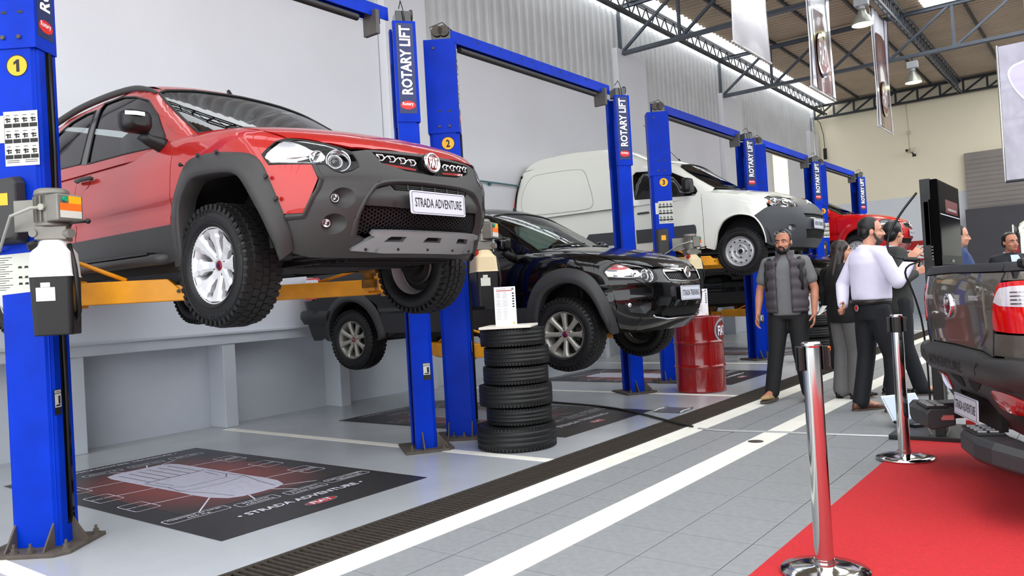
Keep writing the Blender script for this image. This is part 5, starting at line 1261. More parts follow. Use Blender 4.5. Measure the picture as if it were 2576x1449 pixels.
        # tail lamp with dark frame
        tlp=patch('tail_lamp',mat('lamp_frame',(.06,.06,.065),.3),car,VC,'xz',[(-3.70,1.25),(-3.70,1.80),(-3.745,1.92),(-3.83,1.80),(-3.86,1.25)],sg,off=.012,skirt=.03,step=.05)
        patch('tail_lens',REDL,tlp,VC,'xz',[(-3.72,1.27),(-3.72,1.62),(-3.80,1.68),(-3.83,1.27)],sg,off=.016,step=.05)
        for xc_ in (-.0,xr):
            b=MB(); G=[[(xc_+.42*math.cos(t),sg*yv,.38+.43*math.sin(t)) for t in np.linspace(.05,PI-.05,20)] for yv in (.79,.45)]
            b.grid(np.array(G)); b.add(G[1],[tuple(range(20))]); b.build('wheel_well',UNDER,car)
        wheel(car,'steel',-.0,sg*.735,.31,r=.325,w=.185,rr=.20); wheel(car,'steel',xr,sg*.735,.30,r=.325,w=.185,rr=.20)
        P=VC.at('yz',np.array([.55]),np.array([1.2]),sg)
    for sg in (-1,1): side(sg)
    hp=[(-.37,.62),(-.05,.66),(.2,.655),(.40,.60),(.56,.44),(.60,.30),(.625,0)]
    ho=[(a_,-b_) for a_,b_ in hp]+[(a_,b_) for a_,b_ in hp[::-1][1:]]+[(-.30,.5),(-.26,.25),(-.25,0),(-.26,-.25),(-.30,-.5)]
    # the bonnet runs over to the wings in one painted skin
    patch('hood',pm,car,VB,'xy',ho,1,skirt=.012,step=.05)
    for sg in (-1,1): patch('hood_edge',pm,car,VB,'xy',[(-.37,.60),(-.05,.64),(.2,.635),(.40,.58),(.56,.42),(.60,.40),(.42,.66),(.25,.745),(-.05,.775),(-.40,.765)],sg,off=-.003,step=.05)
    wy=[(0,1.225),(.4,1.235),(.645,1.24),(.655,1.30),(.655,1.40),(.635,1.52),(.60,1.60),(.5,1.645),(.3,1.67),(0,1.685)]
    wo=wy+[(-p,z) for p,z in wy[::-1][1:-1]]
    patch('windscreen',GLS,car,VC,'yz',wo,1,off=-.002,step=.1); seam(VC,'yz',wo,1,.010,0,BLK,car,'windscreen_seal',True)
    fr=VC.at('yz',np.array([.60,.5,.3,0]),np.array([1.60,1.645,1.67,1.685]),1); fr=[(p[0],p[1]) for p in fr]
    ro=[(p,-q) for p,q in fr]+[(p,q) for p,q in fr[::-1][1:]]+[(-1.0,.60),(-3.72,.60),(-3.76,0),(-3.72,-.60),(-1.0,-.60)]
    patch('roof',pm,car,VC,'xy',ro,1,step=.09)
    b=MB(); b.box((-3.80,0,1.55),(.02,1.4,.9)); b.box((-3.79,0,.85),(.02,1.45,.7)); b.build('rear_door',pm,car)
    for y0,y1 in ((-.5,.05),(.1,.55)):
        pa=VC.at('yz',np.linspace(y0,y1,5),np.linspace(1.25,1.285,5),1); pn=VC.grad(pa); b=MB(); b.tube([tuple(p) for p in pa+pn*.014],.009,6); b.build('wiper',BLK,car)
    b=MB(); b.tube([(-1.15,.0,1.77),(-1.4,.0,2.05),(-1.75,.0,2.45)],.004,6); b.cyl((-1.15,0,1.765),(-1.19,0,1.83),.016,8,r2=.008); b.build('antenna',BLK,car)
    # bumper
    up=[(1.12,.77),(.99,.843),(.93,.866),(.855,.880),(.69,.846),(.50,.856),(.455,.925),(.49,.985),(.30,1.005),(0,1.01)]
    lo=[(1.035,.62),(1.01,.525),(.975,.40),(.90,.36),(.70,.32),(0,.315)]
    full=up[::-1]+lo; full=full+[(-p,z) for p,z in full[::-1][1:-1]]
    FG=ellipse(.075,.05,24,.665,.57); UG=[(.45,.76),(-.45,.76),(-.40,.70),(.40,.70)]; LG=[(.42,.55),(-.42,.55),(-.36,.43),(.36,.43)]
    bp=patch('front_bumper',cl,car,VB,'sz',full,-1,holes=[FG,mir(FG),UG,LG],skirt=.03,step=.04)
    for sg in (-1,1): pocket(car,VB,FG,(.665,.57),.05,cl,sg,.03,bp)
    patch('upper_intake',PIT,bp,VB,'sz',UG,-1,off=-.03,step=.08); li=patch('lower_intake',PIT,bp,VB,'sz',LG,-1,off=-.03,step=.08)
    v,f=hexmesh(VB,LG,.014,-.012); b=MB(); b.add(v,f); b.build('honeycomb_mesh',MESHG,li)['kind']='stuff'
    P,N=surf_pt(VB,'sz',0,.94,-1,.004); emblem(car,P+Vector((.006,0,0)),N,(0,0,1),.055,True)
    P,N=surf_pt(VB,'sz',.1,.625,-1,0); number_plate(car,P+Vector((.012,0,0)),(1,0,0),(0,0,1),.40,.135,'NUEVO FIORINO')
    geo_obj('chrome_strip',CHR,bp,[patch_geo(VB,'sz',[(.42,.705),(-.42,.705),(-.41,.695),(.41,.695)],-1,off=.004,step=.06)])
    b=MB(); b.box((-.75,0,1.12),(.5,1.35,.16)); b.box((-1.7,0,1.05),(.03,1.45,1.0)); b.box((-1.4,0,.8),(2.2,1.4,.03)); b.build('dashboard',mat('interior_dark',(.09,.09,.095),.75),car,bevel=.02)
    for sy in (-.36,.36):
        b=MB(); b.box((-1.45,sy,1.15),(.16,.46,.6),Ry(-.2)); b.box((-1.55,sy,1.52),(.09,.24,.16)); b.build('seat',SEAT,car,bevel=.05)
    b=MB(); b.box((-1.5,0,.38),(4.0,1.35,.08)); b.box((-.0,0,.33),(.9,.9,.06)); b.cyl((xr,-.6,.30),(xr,.6,.30),.045,12); b.cyl((-.7,.15,.32),(-2.4,.15,.32),.03,10); b.build('underbody',UNDER,car)
    return car
RP=mat('paint_red',(.64,.085,.06),.38,metal=.2,coat=.8,spec=.3); BP=mat('paint_black',(.006,.006,.008),.3,coat=.8,spec=.1); RD5=mat('paint_bright_red',(.70,.03,.03),.3,coat=.7,spec=.3); GP=paint('paint_grey_brown',(.38,.355,.315),.45,.38)
pickup('red_pickup','orange red double cab pickup with grey flares raised on lift 1',RP,'double','adventure',(-3.79,3.2,1.16),0,'STRADA ADVENTURE')
pickup('black_pickup','glossy black pickup with dark flares and a white name plate, on lift 2',BP,'single','trekking',(-3.962,6.714,.54),.036,'STRADA TREKKING','spoke',clad=CLADB,rails=False)
van('white delivery van with grey bumper raised on lift 3',(-4.0,11.08,1.375))
pickup('black_car','black car low on the lift behind the man in the vest',BP,'single','trekking',(-4.12,14.66,.52),0,'','spoke',clad=CLADB,rails=False)
pickup('red_car','plain bright red car high on the last lift by the back wall',RD5,'double','plain',(-4.19,18.1,1.466),0,'PALIO','steel',clad=BLK,rails=False)
pickup('grey_pickup','grey brown pickup seen from behind, parked on the red carpet',GP,'double','adventure',(2.62,6.55,.112),.42,'','fork',droop=.112,rear=True)
# ---------------------------------------------------------------- roof steelwork
def truss(name,y,x0,x1,z0,z1,step,label,m=STEEL,w=.07,grp=None):
    t=thing(name,label,'truss',(0,y,0),0,grp); n=int(round((x1-x0)/step))
    for z,nm in ((z0,'bottom_chord'),(z1,'top_chord')):
        b=MB(); b.box(((x0+x1)/2,-.03,z),(x1-x0,.012,w)); b.box(((x0+x1)/2,.03,z),(x1-x0,.012,w)); b.box(((x0+x1)/2,0,z+(w/2 if z==z1 else -w/2)),(x1-x0,.13,.010)); b.build(nm,m,t)
    for i in range(n+1):
        x=x0+(x1-x0)*i/n
        b=MB(); b.bar((x+.02,0,z0),(x+.02,0,z1),.055,.055,(0,1,0)); b.build('vertical',m,t)
        if i<n:
            xe=x+(x1-x0)/n; b=MB(); b.bar((x+.06,-.022,z0+.02),(xe-.04,-.022,z1-.02),.012,.05); b.bar((x+.06,.022,z0+.02),(xe-.04,.022,z1-.02),.012,.05); b.build('diagonal',m,t)
    return t
for i,(y,l) in enumerate(((8.0,'steel roof truss over the first lifts, nearest of the three'),(14.0,'steel roof truss across the hall, middle of the three'),(19.1,'steel roof truss nearest the back wall, carrying the wide banner'))):
    truss('roof_truss',y,-7.7,2.7,6.03,6.95,1.30,l,STEEL,.07,'roof trusses')
truss('wall_truss',27.0,-7.7,2.84,6.62,7.0,.62,'shallow dark truss along the top of the back wall',STEELD,.06)
def lattice(name,x,z0,z1,label,m,step):
    t=thing(name,label,'girder',(x,0,0)); 
    for z,nm in ((z0,'bottom_chord'),(z1,'top_chord')):
        b=MB(); b.box((-.04,9,z),(.02,36,.06)); b.box((.04,9,z),(.02,36,.06)); b.build(nm,m,t)
    n=int(32/step); b=MB()
    for i in range(n):
        y=-5+step*i; b.bar((0,y,z0),(0,y+step/2,z1),.03,.02,(1,0,0)); b.bar((0,y+step/2,z1),(0,y+step,z0),.03,.02,(1,0,0))
    b.build('lacing_bars',m,t)['kind']='stuff'
    return t
lattice('lattice_girder',-3.42,6.62,6.98,'long lattice girder running along the hall under the roof',STEEL,.36)
lattice('eaves_girder',-7.33,6.70,7.0,'dark lattice girder along the eaves above the left wall',STEELD,.42)
for k,x in enumerate((-6.3,-5.2,-4.2,-2.3,-1.2,-.1)):
    b=MB(); b.box((x,9,7.06),(.05,36,.07)); tag(b.build('purlin',STEELD),'thin steel purlin running lengthwise under the roof sheets','purlin','roof purlins')
# high bay lamps
def bay_lamp(x,y,z,label):
    t=thing('high_bay_lamp',label,'lamp',(x,y,z)); al=mat('lamp_aluminium',(.66,.66,.62),.35,metal=.6)
    b=MB(); b.lathe([(.03,.24),(.06,.22),(.075,.16),(.13,.10),(.165,.0),(.17,-.02)],32); b.build('shade',al,t)
    b=MB(); b.cyl((0,0,.24),(0,0,.30),.05,16); b.box((0,0,.37),(.22,.14,.15)); b.build('gear_box',mat('gear_box_grey',(.62,.63,.64),.5),t,bevel=.01)
    b=MB(); b.cyl((0,0,.44),(0,0,.52),.012,8); b.build('hanger',STEELD,t)
    b=MB(); v=[(x_,y_,-.015) for x_,y_ in ellipse(.16,.16,28)]; b.add(v,[tuple(range(27,-1,-1))]); b.build('lamp_glass',mat('lamp_glow',(.96,1.0,.72),.4,emit=7),t)
    l=bpy.data.lights.new('bay_light','SPOT'); l.energy=420; l.color=(1,.93,.72); l.spot_size=2.4; l.spot_blend=.8; l.shadow_soft_size=.16
    o=bpy.data.objects.new('bay_light',l); o.location=(x,y,z-.05); COL.objects.link(o)
bay_lamp(-3.12,14.0,5.45,'bell shaped high bay lamp hanging beside the second banner')
bay_lamp(-3.30,19.1,5.46,'bell shaped high bay lamp hanging nearer the back wall')
# ---------------------------------------------------------------- banners
VIN=mat('vinyl_white',(.93,.92,.94),.22,coat=.5); VBR=mat('vinyl_brown',(.36,.20,.185),.25,coat=.5,noise=(2.2,.5),stretch=(1,2,.4)); VLI=mat('vinyl_lilac',(.72,.70,.76),.25,coat=.5,noise=(3,.25),stretch=(1,2,.5))
def banner(y0,y1,z0,z1,top,label,oval):
    t=thing('hanging_banner',label,'banner',(-3.55,(y0+y1)/2,z0),0,'banners hung along the girder'); w=y1-y0; h=z1-z0
    b=MB(); N=24; G=[[(.015*math.sin(9*k/N+2*zz),-w/2+w*k/N,zz) for zz in (0,.3*h,.6*h,h)] for k in range(N+1)]; b.grid(np.array(G))
    o=b.build('sheet',VIN,t); s=o.modifiers.new('s','SOLIDIFY'); s.thickness=.003  # white sheet colour stands for the glossy shine on the vinyl
    b=MB(); b.cyl((0,-w/2-.02,0),(0,w/2+.02,0),.014,10); b.build('weight_bar',mat('bar_white',(.8,.8,.8),.4),t)
    b=MB(); b.cyl((0,-w/2,h),(0,w/2,h),.014,10); b.build('top_bar',STEELD,t)
    if top<h:
        for nm,m,(a,c),(za,zb) in (('brown_print',VBR,(-.42,.42),(.02,top)),('side_print',VLI,(-.62,-.42),(.02,h)),('side_print',VLI,(.42,.62),(.02,h))):
            b=MB(); G=[[(.019+.015*math.sin(9*k/N+2*zz),-w/2+w*k/N,zz) for zz in np.linspace(za,zb,6)] for k in range(N+1) if a<=-w/2+w*k/N<=c]; b.grid(np.array(G)); b.build(nm,m,t)
        if oval:
            b=MB(); P=[[(.030,.30*s*math.cos(a),.62+.36*s*math.sin(a)) for s in (.82,1)] for a in np.linspace(0,2*PI,33)[:-1]]; b.grid(np.array(P),closeu=True); e=b.build('oval_ring',CHR,t)
            b=MB(); b.add([(.028,.25*math.cos(a),.62+.30*math.sin(a)) for a in np.linspace(0,2*PI,33)[:-1]],[tuple(range(32))]); b.build('oval_field',mat('oval_maroon',(.40,.10,.12),.3),e)
            b=MB(); add_text(b,'FIAT',.36,.34,(.029,0,.62),(0,1,0),(0,0,1),.003,.03); b.build('oval_lettering',VIN,e)
    return t
banner(9.3,10.62,4.2,6.55,9,'white shiny banner hanging from the girder, nearest of the row',False)
banner(12.38,13.70,4.2,6.55,1.3,'banner with a white top and a dark brown oval emblem, second of the row',True)
banner(16.62,17.95,4.2,6.55,1.9,'narrow looking brown and white banner with an oval emblem, third of the row',True)
t=thing('wide_banner','banner facing us with a lilac shield and dark lettering, hung from the far truss','banner',(-.75,18.85,3.02))
b=MB(); b.box((0,0,1.38),(1.85,.006,2.76)); b.build('sheet',VLI,t)
b=MB(); b.cyl((-.94,0,0),(.94,0,0),.03,10); b.build('weight_bar',STEELD,t)
b=MB(); b.cyl((-.95,-.02,.0),(-.95,-.02,2.78),.02,8); b.build('side_pole',STL,t)
b=MB(); b.add([(x,-.006,z) for x,z in ((-.55,.05),(.92,.05),(.92,1.45),(-.30,1.55),(-.48,1.2),(-.52,.6))],[tuple(range(6))]); b.add([(x,-.006,z) for x,z in ((-.40,2.30),(.92,2.30),(.92,2.74),(-.40,2.74))],[(0,1,2,3)]); b.build('brown_print',VBR,t)
sh=[(-.80,2.28),(-.4,2.40),(.05,2.46),(.5,2.40),(.9,2.28),(.82,1.9),(.55,1.5),(.05,1.25),(-.45,1.5),(-.72,1.9)]
b=MB(); b.add([(x*1.03+.0,-.009,(z-1.9)*1.04+1.9) for x,z in chaikin(sh,2)],[tuple(range(40))]); s2=b.build('shield',VIN,t)
b=MB(); b.add([(x*.98,-.011,(z-1.9)*.97+1.9) for x,z in chaikin(sh,2)],[tuple(range(40))]); b.build('shield_field',mat('shield_lilac',(.78,.74,.86),.3,coat=.4),s2)
b=MB(); add_text(b,'tenemos lo',1.05,.24,(.02,-.013,2.12),(1,0,0),(0,0,1),.002,.01,.2); add_text(b,'necesario',.95,.24,(.04,-.013,1.80),(1,0,0),(0,0,1),.002,.01,.2); add_text(b,'lo que buscas',.7,.06,(.04,-.013,1.97),(1,0,0),(0,0,1),.002); b.build('shield_lettering',INK,s2)
b=MB(); b.add([(x,-.013,z) for x,z in ((-.42,1.52),(.52,1.52),(.45,1.62),(.52,1.70),(-.42,1.70),(-.35,1.62))],[tuple(range(6))]); b.build('ribbon',VBR,s2)
# ---------------------------------------------------------------- things on the walls
b=MB(); b.cyl((XW+.05,8.3,3.07),(XW+.05,13.7,3.07),.014,8)
for y in (9.6,11.2,12.8): b.box((XW+.03,y,3.05),(.06,.02,.06))
tag(b.build('wall_pipe',mat('pipe_teal',(.25,.42,.45),.4)),'thin teal pipe running along the wall behind the black pickup','pipe')
b=MB(); b.cyl((XW+.10,26.6,3.2),(XW+.10,26.6,6.6),.05,12); tag(b.build('downpipe',mat('foil_silver',(.75,.76,.78),.25,metal=.8,bump=(25,.5))),'silver foil wrapped pipe in the far corner of the hall','pipe')
t=thing('hanging_box','slim black box hanging by its cable near the far corner','box',(-7.42,27.0,5.24))
b=MB(); b.box((0,0,.17),(.10,.08,.36)); b.build('case',BLK,t,bevel=.008)
b=MB(); b.tube([(0,0,.35),(-.02,.0,.8),(-.10,0,1.2),(-.22,0,1.38)],.012,6); b.build('cable',BLK,t)
t=thing('security_camera','small security camera on a bracket high on the cream wall','camera',(-4.85,27.02,5.06))
b=MB(); b.box((0,-.12,.04),(.13,.30,.12),Rz(.6)); b.build('camera_body',mat('camera_beige',(.75,.71,.62),.5),t,bevel=.01)
b=MB(); b.cyl((.06,.03,-.08),(0,-.08,0),.02,8); b.box((.06,.04,-.10),(.1,.04,.08)); b.build('bracket',DG,t)
b=MB(); b.cyl((-.09,-.225,.04),(-.095,-.24,.04),.04,12); b.build('camera_lens',BLKG,t)
b=MB(); b.box((-.05,.03,.62),(.10,.06,.12)); b.build('junction_box',mat('camera_beige',(.75,.71,.62),.5),t)
b=MB(); b.tube([(-.05,.0,.05),(-.06,.02,.56)],.014,6); b.tube([(-.05,.03,.66),(-.08,.03,1.5)],.012,6); b.build('cable',mat('camera_beige',(.75,.71,.62),.5),t)
def wallsign(x,z,w,h,label,kind):
    t=thing('safety_sign',label,'sign',(x,27.06,z)); b=MB(); b.box((0,0,0),(w,.02,h)); b.build('panel',RED if kind==1 else WHT,t)
    if kind==1:
        b=MB(); b.prism(rrect(.16,.24,.04,4),.0,.004,Rx(PI/2),(0,-.012,.05)); b.build('pictogram',WHT,t)
        b=MB(); 
        for k in range(2): b.box((0,-.012,-h*.33-.05*k),(w*.8,.004,.02))
        b.build('text_lines',WHT,t)
        b=MB(); b.prism([(-.03,-.06),(.03,-.06),(.03,.05),(0,.09),(-.03,.05)],.004,.008,Rx(PI/2),(0,-.012,.05)); b.build('symbol',INK,t)
    else:
        b=MB(); P=[[(s*math.cos(a),-.013,.05+s*math.sin(a)) for s in (.12,.155)] for a in np.linspace(0,2*PI,29)[:-1]]; b.grid(np.array(P),closeu=True); b.bar((-.1,-.013,.15),(.1,-.013,-.05),.004,.03,(0,1,0)); b.build('ring',RED,t)
        b=MB(); b.box((-.01,-.011,.05),(.16,.003,.025)); b.build('symbol',INK,t); b=MB(); b.box((0,-.012,-h*.38),(w,.004,.07)); b.build('text_band',RED,t)
wallsign(-5.12,1.86,.34,.50,'red safety sign with a white symbol on the back wall',1); wallsign(-4.70,1.90,.38,.50,'white no smoking sign with a red ring on the back wall',2)
# ---------------------------------------------------------------- floor graphics
MB_=mat('mat_black',(.155,.14,.145),.35,noise=(2,.2)); 
def radial(name,c0,c1):
    m=mat(name,c0,.35); nt=m.node_tree; tc=nt.nodes.new('ShaderNodeTexCoord'); mp=nt.nodes.new('ShaderNodeMapping'); mp.inputs['Scale'].default_value=(.85,1.25,1); mp.inputs['Location'].default_value=(.12,0,0); gr=nt.nodes.new('ShaderNodeTexGradient'); gr.gradient_type='SPHERICAL'
    cr=nt.nodes.new('ShaderNodeValToRGB'); cr.color_ramp.elements[0].color=lin(c0)+(1,); cr.color_ramp.elements[1].color=lin(c1)+(1,); cr.color_ramp.elements[1].position=.55
    nt.links.new(tc.outputs['Object'],mp.inputs[0]); nt.links.new(mp.outputs[0],gr.inputs[0]); nt.links.new(gr.outputs['Fac'],cr.inputs[0]); nt.links.new(cr.outputs[0],nt.nodes['Principled BSDF'].inputs['Base Color']); return m
MRED=radial('mat_red_print',(.155,.14,.145),(.52,.20,.17)); PRW=mat('print_white',(.90,.89,.93),.4); PRL=mat('print_lilac',(.82,.81,.88),.4,noise=(20,.12)); PRG=mat('print_grey',(.45,.45,.47),.4)
def floor_mat(x,y,title,label,full):
    t=thing('floor_graphic',label,'floor graphic',(x,y,0.0),0,'printed floor graphics under the lifts')
    b=MB(); b.box((0,0,.002),(2.98,1.60,.004)); b.build('vinyl',MB_,t)
    b=MB(); b.box((-.15,0,.0042),(1.85,1.22,.0012)); b.build('red_field',MRED,t)
    z=.0052
    car=[(.70,0),(.69,.14),(.64,.22),(.50,.27),(.30,.285),(.1,.28),(-.45,.285),(-.85,.285),(-.97,.26),(-1.01,.18)]; car=car+[(a,-b_) for a,b_ in car[::-1] if b_>0]
    b=MB(); b.add([(a,c,z) for a,c in car],[tuple(range(len(car)))]); b.build('car_print',PRL,t)
    b=MB()
    def q(x0,x1,y0,y1,z_=.0056): b.add([(x0,y0,z_),(x1,y0,z_),(x1,y1,z_),(x0,y1,z_)],[(0,1,2,3)])
    for k in range(6): q(-.90,-.42,-.20+.08*k-.006,-.20+.08*k+.006)
    q(-.425,-.405,-.24,.24)
    def ln(pts,w_=.005):
        for (x0,y0),(x1,y1) in zip(pts,pts[1:]):
            d=Vector((x1-x0,y1-y0,0)).normalized(); n=Vector((-d.y,d.x,0))*w_; b.add([Vector((x0,y0,.0056))+n,Vector((x0,y0,.0056))-n,Vector((x1,y1,.0056))-n,Vector((x1,y1,.0056))+n],[(0,1,2,3)])
    for s in (-1,1): ln([(-.40,s*.25),(-.1,s*.235),(.10,s*.26),(.40,s*.19),(.62,s*.16)]); ln([(-.1,s*.235),(.02,s*.16),(.02,0)]); ln([(-.35,s*.20),(-.12,s*.18)])
    ln([(.10,.26),(.16,.14),(.18,0),(.16,-.14),(.10,-.26)]); b.build('car_lines',PRG,t)
    def box(cx,cy,lx,ly,txt,ax,ay):
        b=MB(); P=[(cx+a,cy+c,z) for a,c in rrect(lx,ly,.022,4)]; G=[[(cx+(a-cx)*k_+0,cy+(c-cy)*k_,z) for k_ in (1,1)] for a,c,_ in P]
        O_=[(cx+a,cy+c,z) for a,c in rrect(lx,ly,.022,4)]; I_=[(cx+a,cy+c,z) for a,c in rrect(lx-.012,ly-.012,.017,4)]; b.grid(np.array([O_,I_]),smooth=False,closev=True)
        d=Vector((ax-cx,ay-cy,0)); L=d.length; e0=Vector((cx,cy,z))+d*min(1,(lx if abs(d.x)>abs(d.y) else ly)/2/max(abs(d.x),abs(d.y))); n=Vector((-d.y,d.x,0)).normalized()*.0055
        A_=Vector((ax,ay,z)); b.add([e0+n,e0-n,A_-n,A_+n],[(0,1,2,3)]); cb_=b.build('callout_box',PRW,t)
        w=MB(); X,Y=((0,1,0),(-1,0,0)); rows=txt.split('|')
        for i,r in enumerate(rows): add_text(w,r,min(ly*.86,.03+.020*len(r)),.034,(cx+(i-(len(rows)-1)/2)*.045,cy,z),X,Y,.001,.012)
        w.build('lettering',PRW,cb_)
    for s,xx,yy,ly,ax,ay in (('Capacidad de carga:|650 Kg',.84,-.56,.42,.50,-.27),('Molduras|Adventure',.90,-.17,.30,.70,-.10),('Suspensión|Power Shock',.93,.19,.32,.69,.08),('Radio con CD+MP3|+Bluetooth',.91,.57,.36,.66,.18)): box(xx,yy,.115,ly,s,ax,ay)
    for s,yy,ay in (('Motor 1.6',-.20,-.10),('E.torQ 16v',.16,.08),('ABS + EBD',.52,.20)): box(-1.17,yy,.10,.30,s,-1.0,ay)
    for s,xx in (('ABS',-.70),('Doble airbag',-.23),('Gran torque',.26)): box(xx,-.63,.27,.17,s,xx+.05,-.28)
    for s,xx in (('Cabina|doble',-.64),('Luz de niebla',-.13),('Llantas|de aleación',.39)): box(xx,.61,.27,.17,s,xx-.05,.28)
    w=MB(); add_text(w,'• '+title+' •',.98,.075,(1.14,.02,z),(0,1,0),(-1,0,0),.001,.02); w.build('title_lettering',PRW,t); w=MB(); add_text(w,'• ESPECIFICACIONES TÉCNICAS •',1.15,.06,(-1.40,-.02,z),(0,1,0),(-1,0,0),.001,.015); w.build('heading_lettering',PRW,t)
    c=Vector((1.31,.02,z)); b=MB(); b.add([(c.x+.055*math.cos(a),c.y+.125*math.sin(a),.0058) for a in np.linspace(0,2*PI,33)[:-1]],[tuple(range(32))]); b.build('badge_rim',PRG,t)
    b=MB(); b.add([(c.x+.046*math.cos(a),c.y+.108*math.sin(a),.0064) for a in np.linspace(0,2*PI,33)[:-1]],[tuple(range(32))]); b.build('badge_field',RED,t)
    b=MB(); add_text(b,'FIAT',.16,.062,(c.x,c.y,.0066),(0,1,0),(-1,0,0),.001,.03); b.build('badge_lettering',PRW,t)
floor_mat(-5.41,3.18,'STRADA ADVENTURE','black and red floor graphic of a car, under the red pickup',True)
floor_mat(-5.33,6.42,'STRADA TREKKING','black and red floor graphic of a car, under the black pickup',True)
floor_mat(-5.35,10.15,'NUEVO FIORINO','black and red floor graphic of a car, under the white van',True)
floor_mat(-5.40,14.2,'PALIO','black and red floor graphic of a car, under the black car at the back',True)
# carpet
b=MB(); b.prism([(-1.29,-3),(4.2,-3),(4.2,6.44),(-1.29,6.44)],.0,.007); tag(b.build('carpet',mat('carpet_red',(.74,.125,.145),.9,noise=(90,.22),bump=(220,.35))),'bright red carpet laid under the grey pickup','carpet')
# ---------------------------------------------------------------- tyres
_ty={}
def tyre_geo(r,ri,w,pat):
    k=(r,ri,w,pat)
    if k in _ty: return _ty[k]
    b=MB(); h=w/2
    prof=[(ri,-h*.7),(ri+.01,-h*.9),(r-.06,-h),(r-.025,-h*.93),(r-.008,-h*.75)]
    tr=[-.55,-.5,-.45,-.2,-.15,-.10,.10,.15,.2,.45,.5,.55]
    for i,t in enumerate(tr): prof.append((r-(.007 if i%3==1 else 0),h*t*1.3 if abs(t)<.5 else h*t*1.25))
    prof+=[(r-.008,h*.75),(r-.025,h*.93),(r-.06,h),(ri+.01,h*.9),(ri,h*.7),(ri-.0,0)]
    b.lathe([(p,q+h) for p,q in prof],56,close=True); m0=b.mesh('carcass'); m0.materials.append(RUB)
    b=MB(); N=64
    for i in range(N):
        a=2*PI*i/N; d=Vector((math.cos(a),math.sin(a),0)); t=Vector((-math.sin(a),math.cos(a),0))
        for s in (-1,1):
            b.box(d*(r-.010)+Vector((0,0,h+s*h*.74)),(.014,2*PI*r/N*.72,w*.15),basis(d,(t+Vector((0,0,pat*s*.3))).normalized(),(Vector((0,0,1))-t*pat*s*.3).normalized()))
    m1=b.mesh('tread'); m1.materials.append(RUBT); _ty[k]=(m0,m1); return _ty[k]
def tyre(x,y,z,r,ri,w,label,grp,pat=1,rz=0,tilt=0):
    t=thing('tyre',label,'tyre',(x,y,z),rz,grp); t.rotation_euler=(tilt,0,rz)
    m0,m1=tyre_geo(r,ri,w,pat); put(bpy.data.objects.new('carcass',m0),t); o=put(bpy.data.objects.new('tread',m1),t); o['kind']='stuff'; return t
tx,ty_=-4.02,5.17; z=0
for i,(r,w,dx,l) in enumerate(((.330,.200,.0,'wide black tyre on the floor, bottom of the stack by lift 2'),(.272,.145,.03,'narrow black tyre second from the bottom of the stack by lift 2'),(.305,.180,.01,'fat black tyre third from the bottom of the stack by lift 2'),(.272,.150,.02,'black tyre fourth from the bottom of the stack by lift 2'),(.272,.155,.035,'black tyre second from the top of the stack by lift 2'),(.272,.150,.01,'topmost black tyre under the white board, in the stack by lift 2'))):
    tyre(tx+dx*.8,ty_+dx*.6,z,r,r*.62,w,l,'stack of tyres by lift 2',1 if i%2 else -.5,i*.7); z+=w+.001
ZT=z
b=MB(); b.box((0,0,.010),(.42,.50,.020)); o=b.build('display_board',mat('board_white',(.90,.88,.83),.45),None,bevel=.003); o.location=(tx+.0,ty_-.02,ZT); o.rotation_euler=(0,0,.50); tag(o,'white board lying on top of the tyre stack by lift 2','board')
def leaflet(x,y,z,rz,label):
    t=thing('spec_sheet_stand',label,'sign',(x,y,z),rz); b=MB(); b.box((0,0,.16),(.178,.006,.32)); b.box((0,.03,.004),(.16,.07,.006)); b.build('holder',mat('sheet_white',(.94,.94,.95),.25,coat=.3),t)
    b=MB(); b.box((-.005,-.0035,.288),(.13,.001,.006)); b.build('red_heading',RED,t)
    b=MB(); rr_=random.Random(3)
    for c in (-.055,.0):
        for k in range(24):
            wv=.02+.03*rr_.random()
            if k in (6,13): continue
            b.box((c,-.0035,.275-.0098*k),(wv,.001,.0028))
    b.box((-.03,-.0035,.302),(.08,.001,.005)); b.build('print_lines',mat('print_soft',(.66,.66,.68),.6),t)
    b=MB()
    for k in range(6): b.box((.068,-.0035,.262-.022*k),(.018,.001,.008)); b.box((.068,-.0035,.268-.022*k),(.010,.001,.005))
    b.build('car_thumbnails',INK,t)
    b=MB(); b.prism(ellipse(.010,.010,14),0,.001,Rx(PI/2),(.066,-.003,.300)); b.build('mark',PRG,t)
    b=MB(); b.prism(ellipse(.008,.008,14),0,.001,Rx(PI/2),(.066,-.003,.016)); b.build('stamp',YSTK,t)
    return t
leaflet(tx-.02,ty_-.03,ZT+.020,.62,'white price sheet in a clear stand on top of the tyre stack')
# stack of tyres by the fourth lift
z=0
for i,(r,w,l) in enumerate(((.31,.19,'black tyre on the floor behind the man in the vest'),(.30,.18,'black tyre lying second in the pile behind the man in the vest'),(.30,.18,'black tyre lying third in the pile behind the man in the vest'),(.30,.17,'shiny black tyre on top of the pile behind the man in the vest'))):
    tyre(-3.72+.03*(i%2),12.35,z,r,r*.62,w,l,'pile of tyres behind the man in the vest',1,i*.6); z+=w+.001
leaflet(-3.70,12.28,z,.55,'white price sheet standing on the pile of tyres behind the vest man')
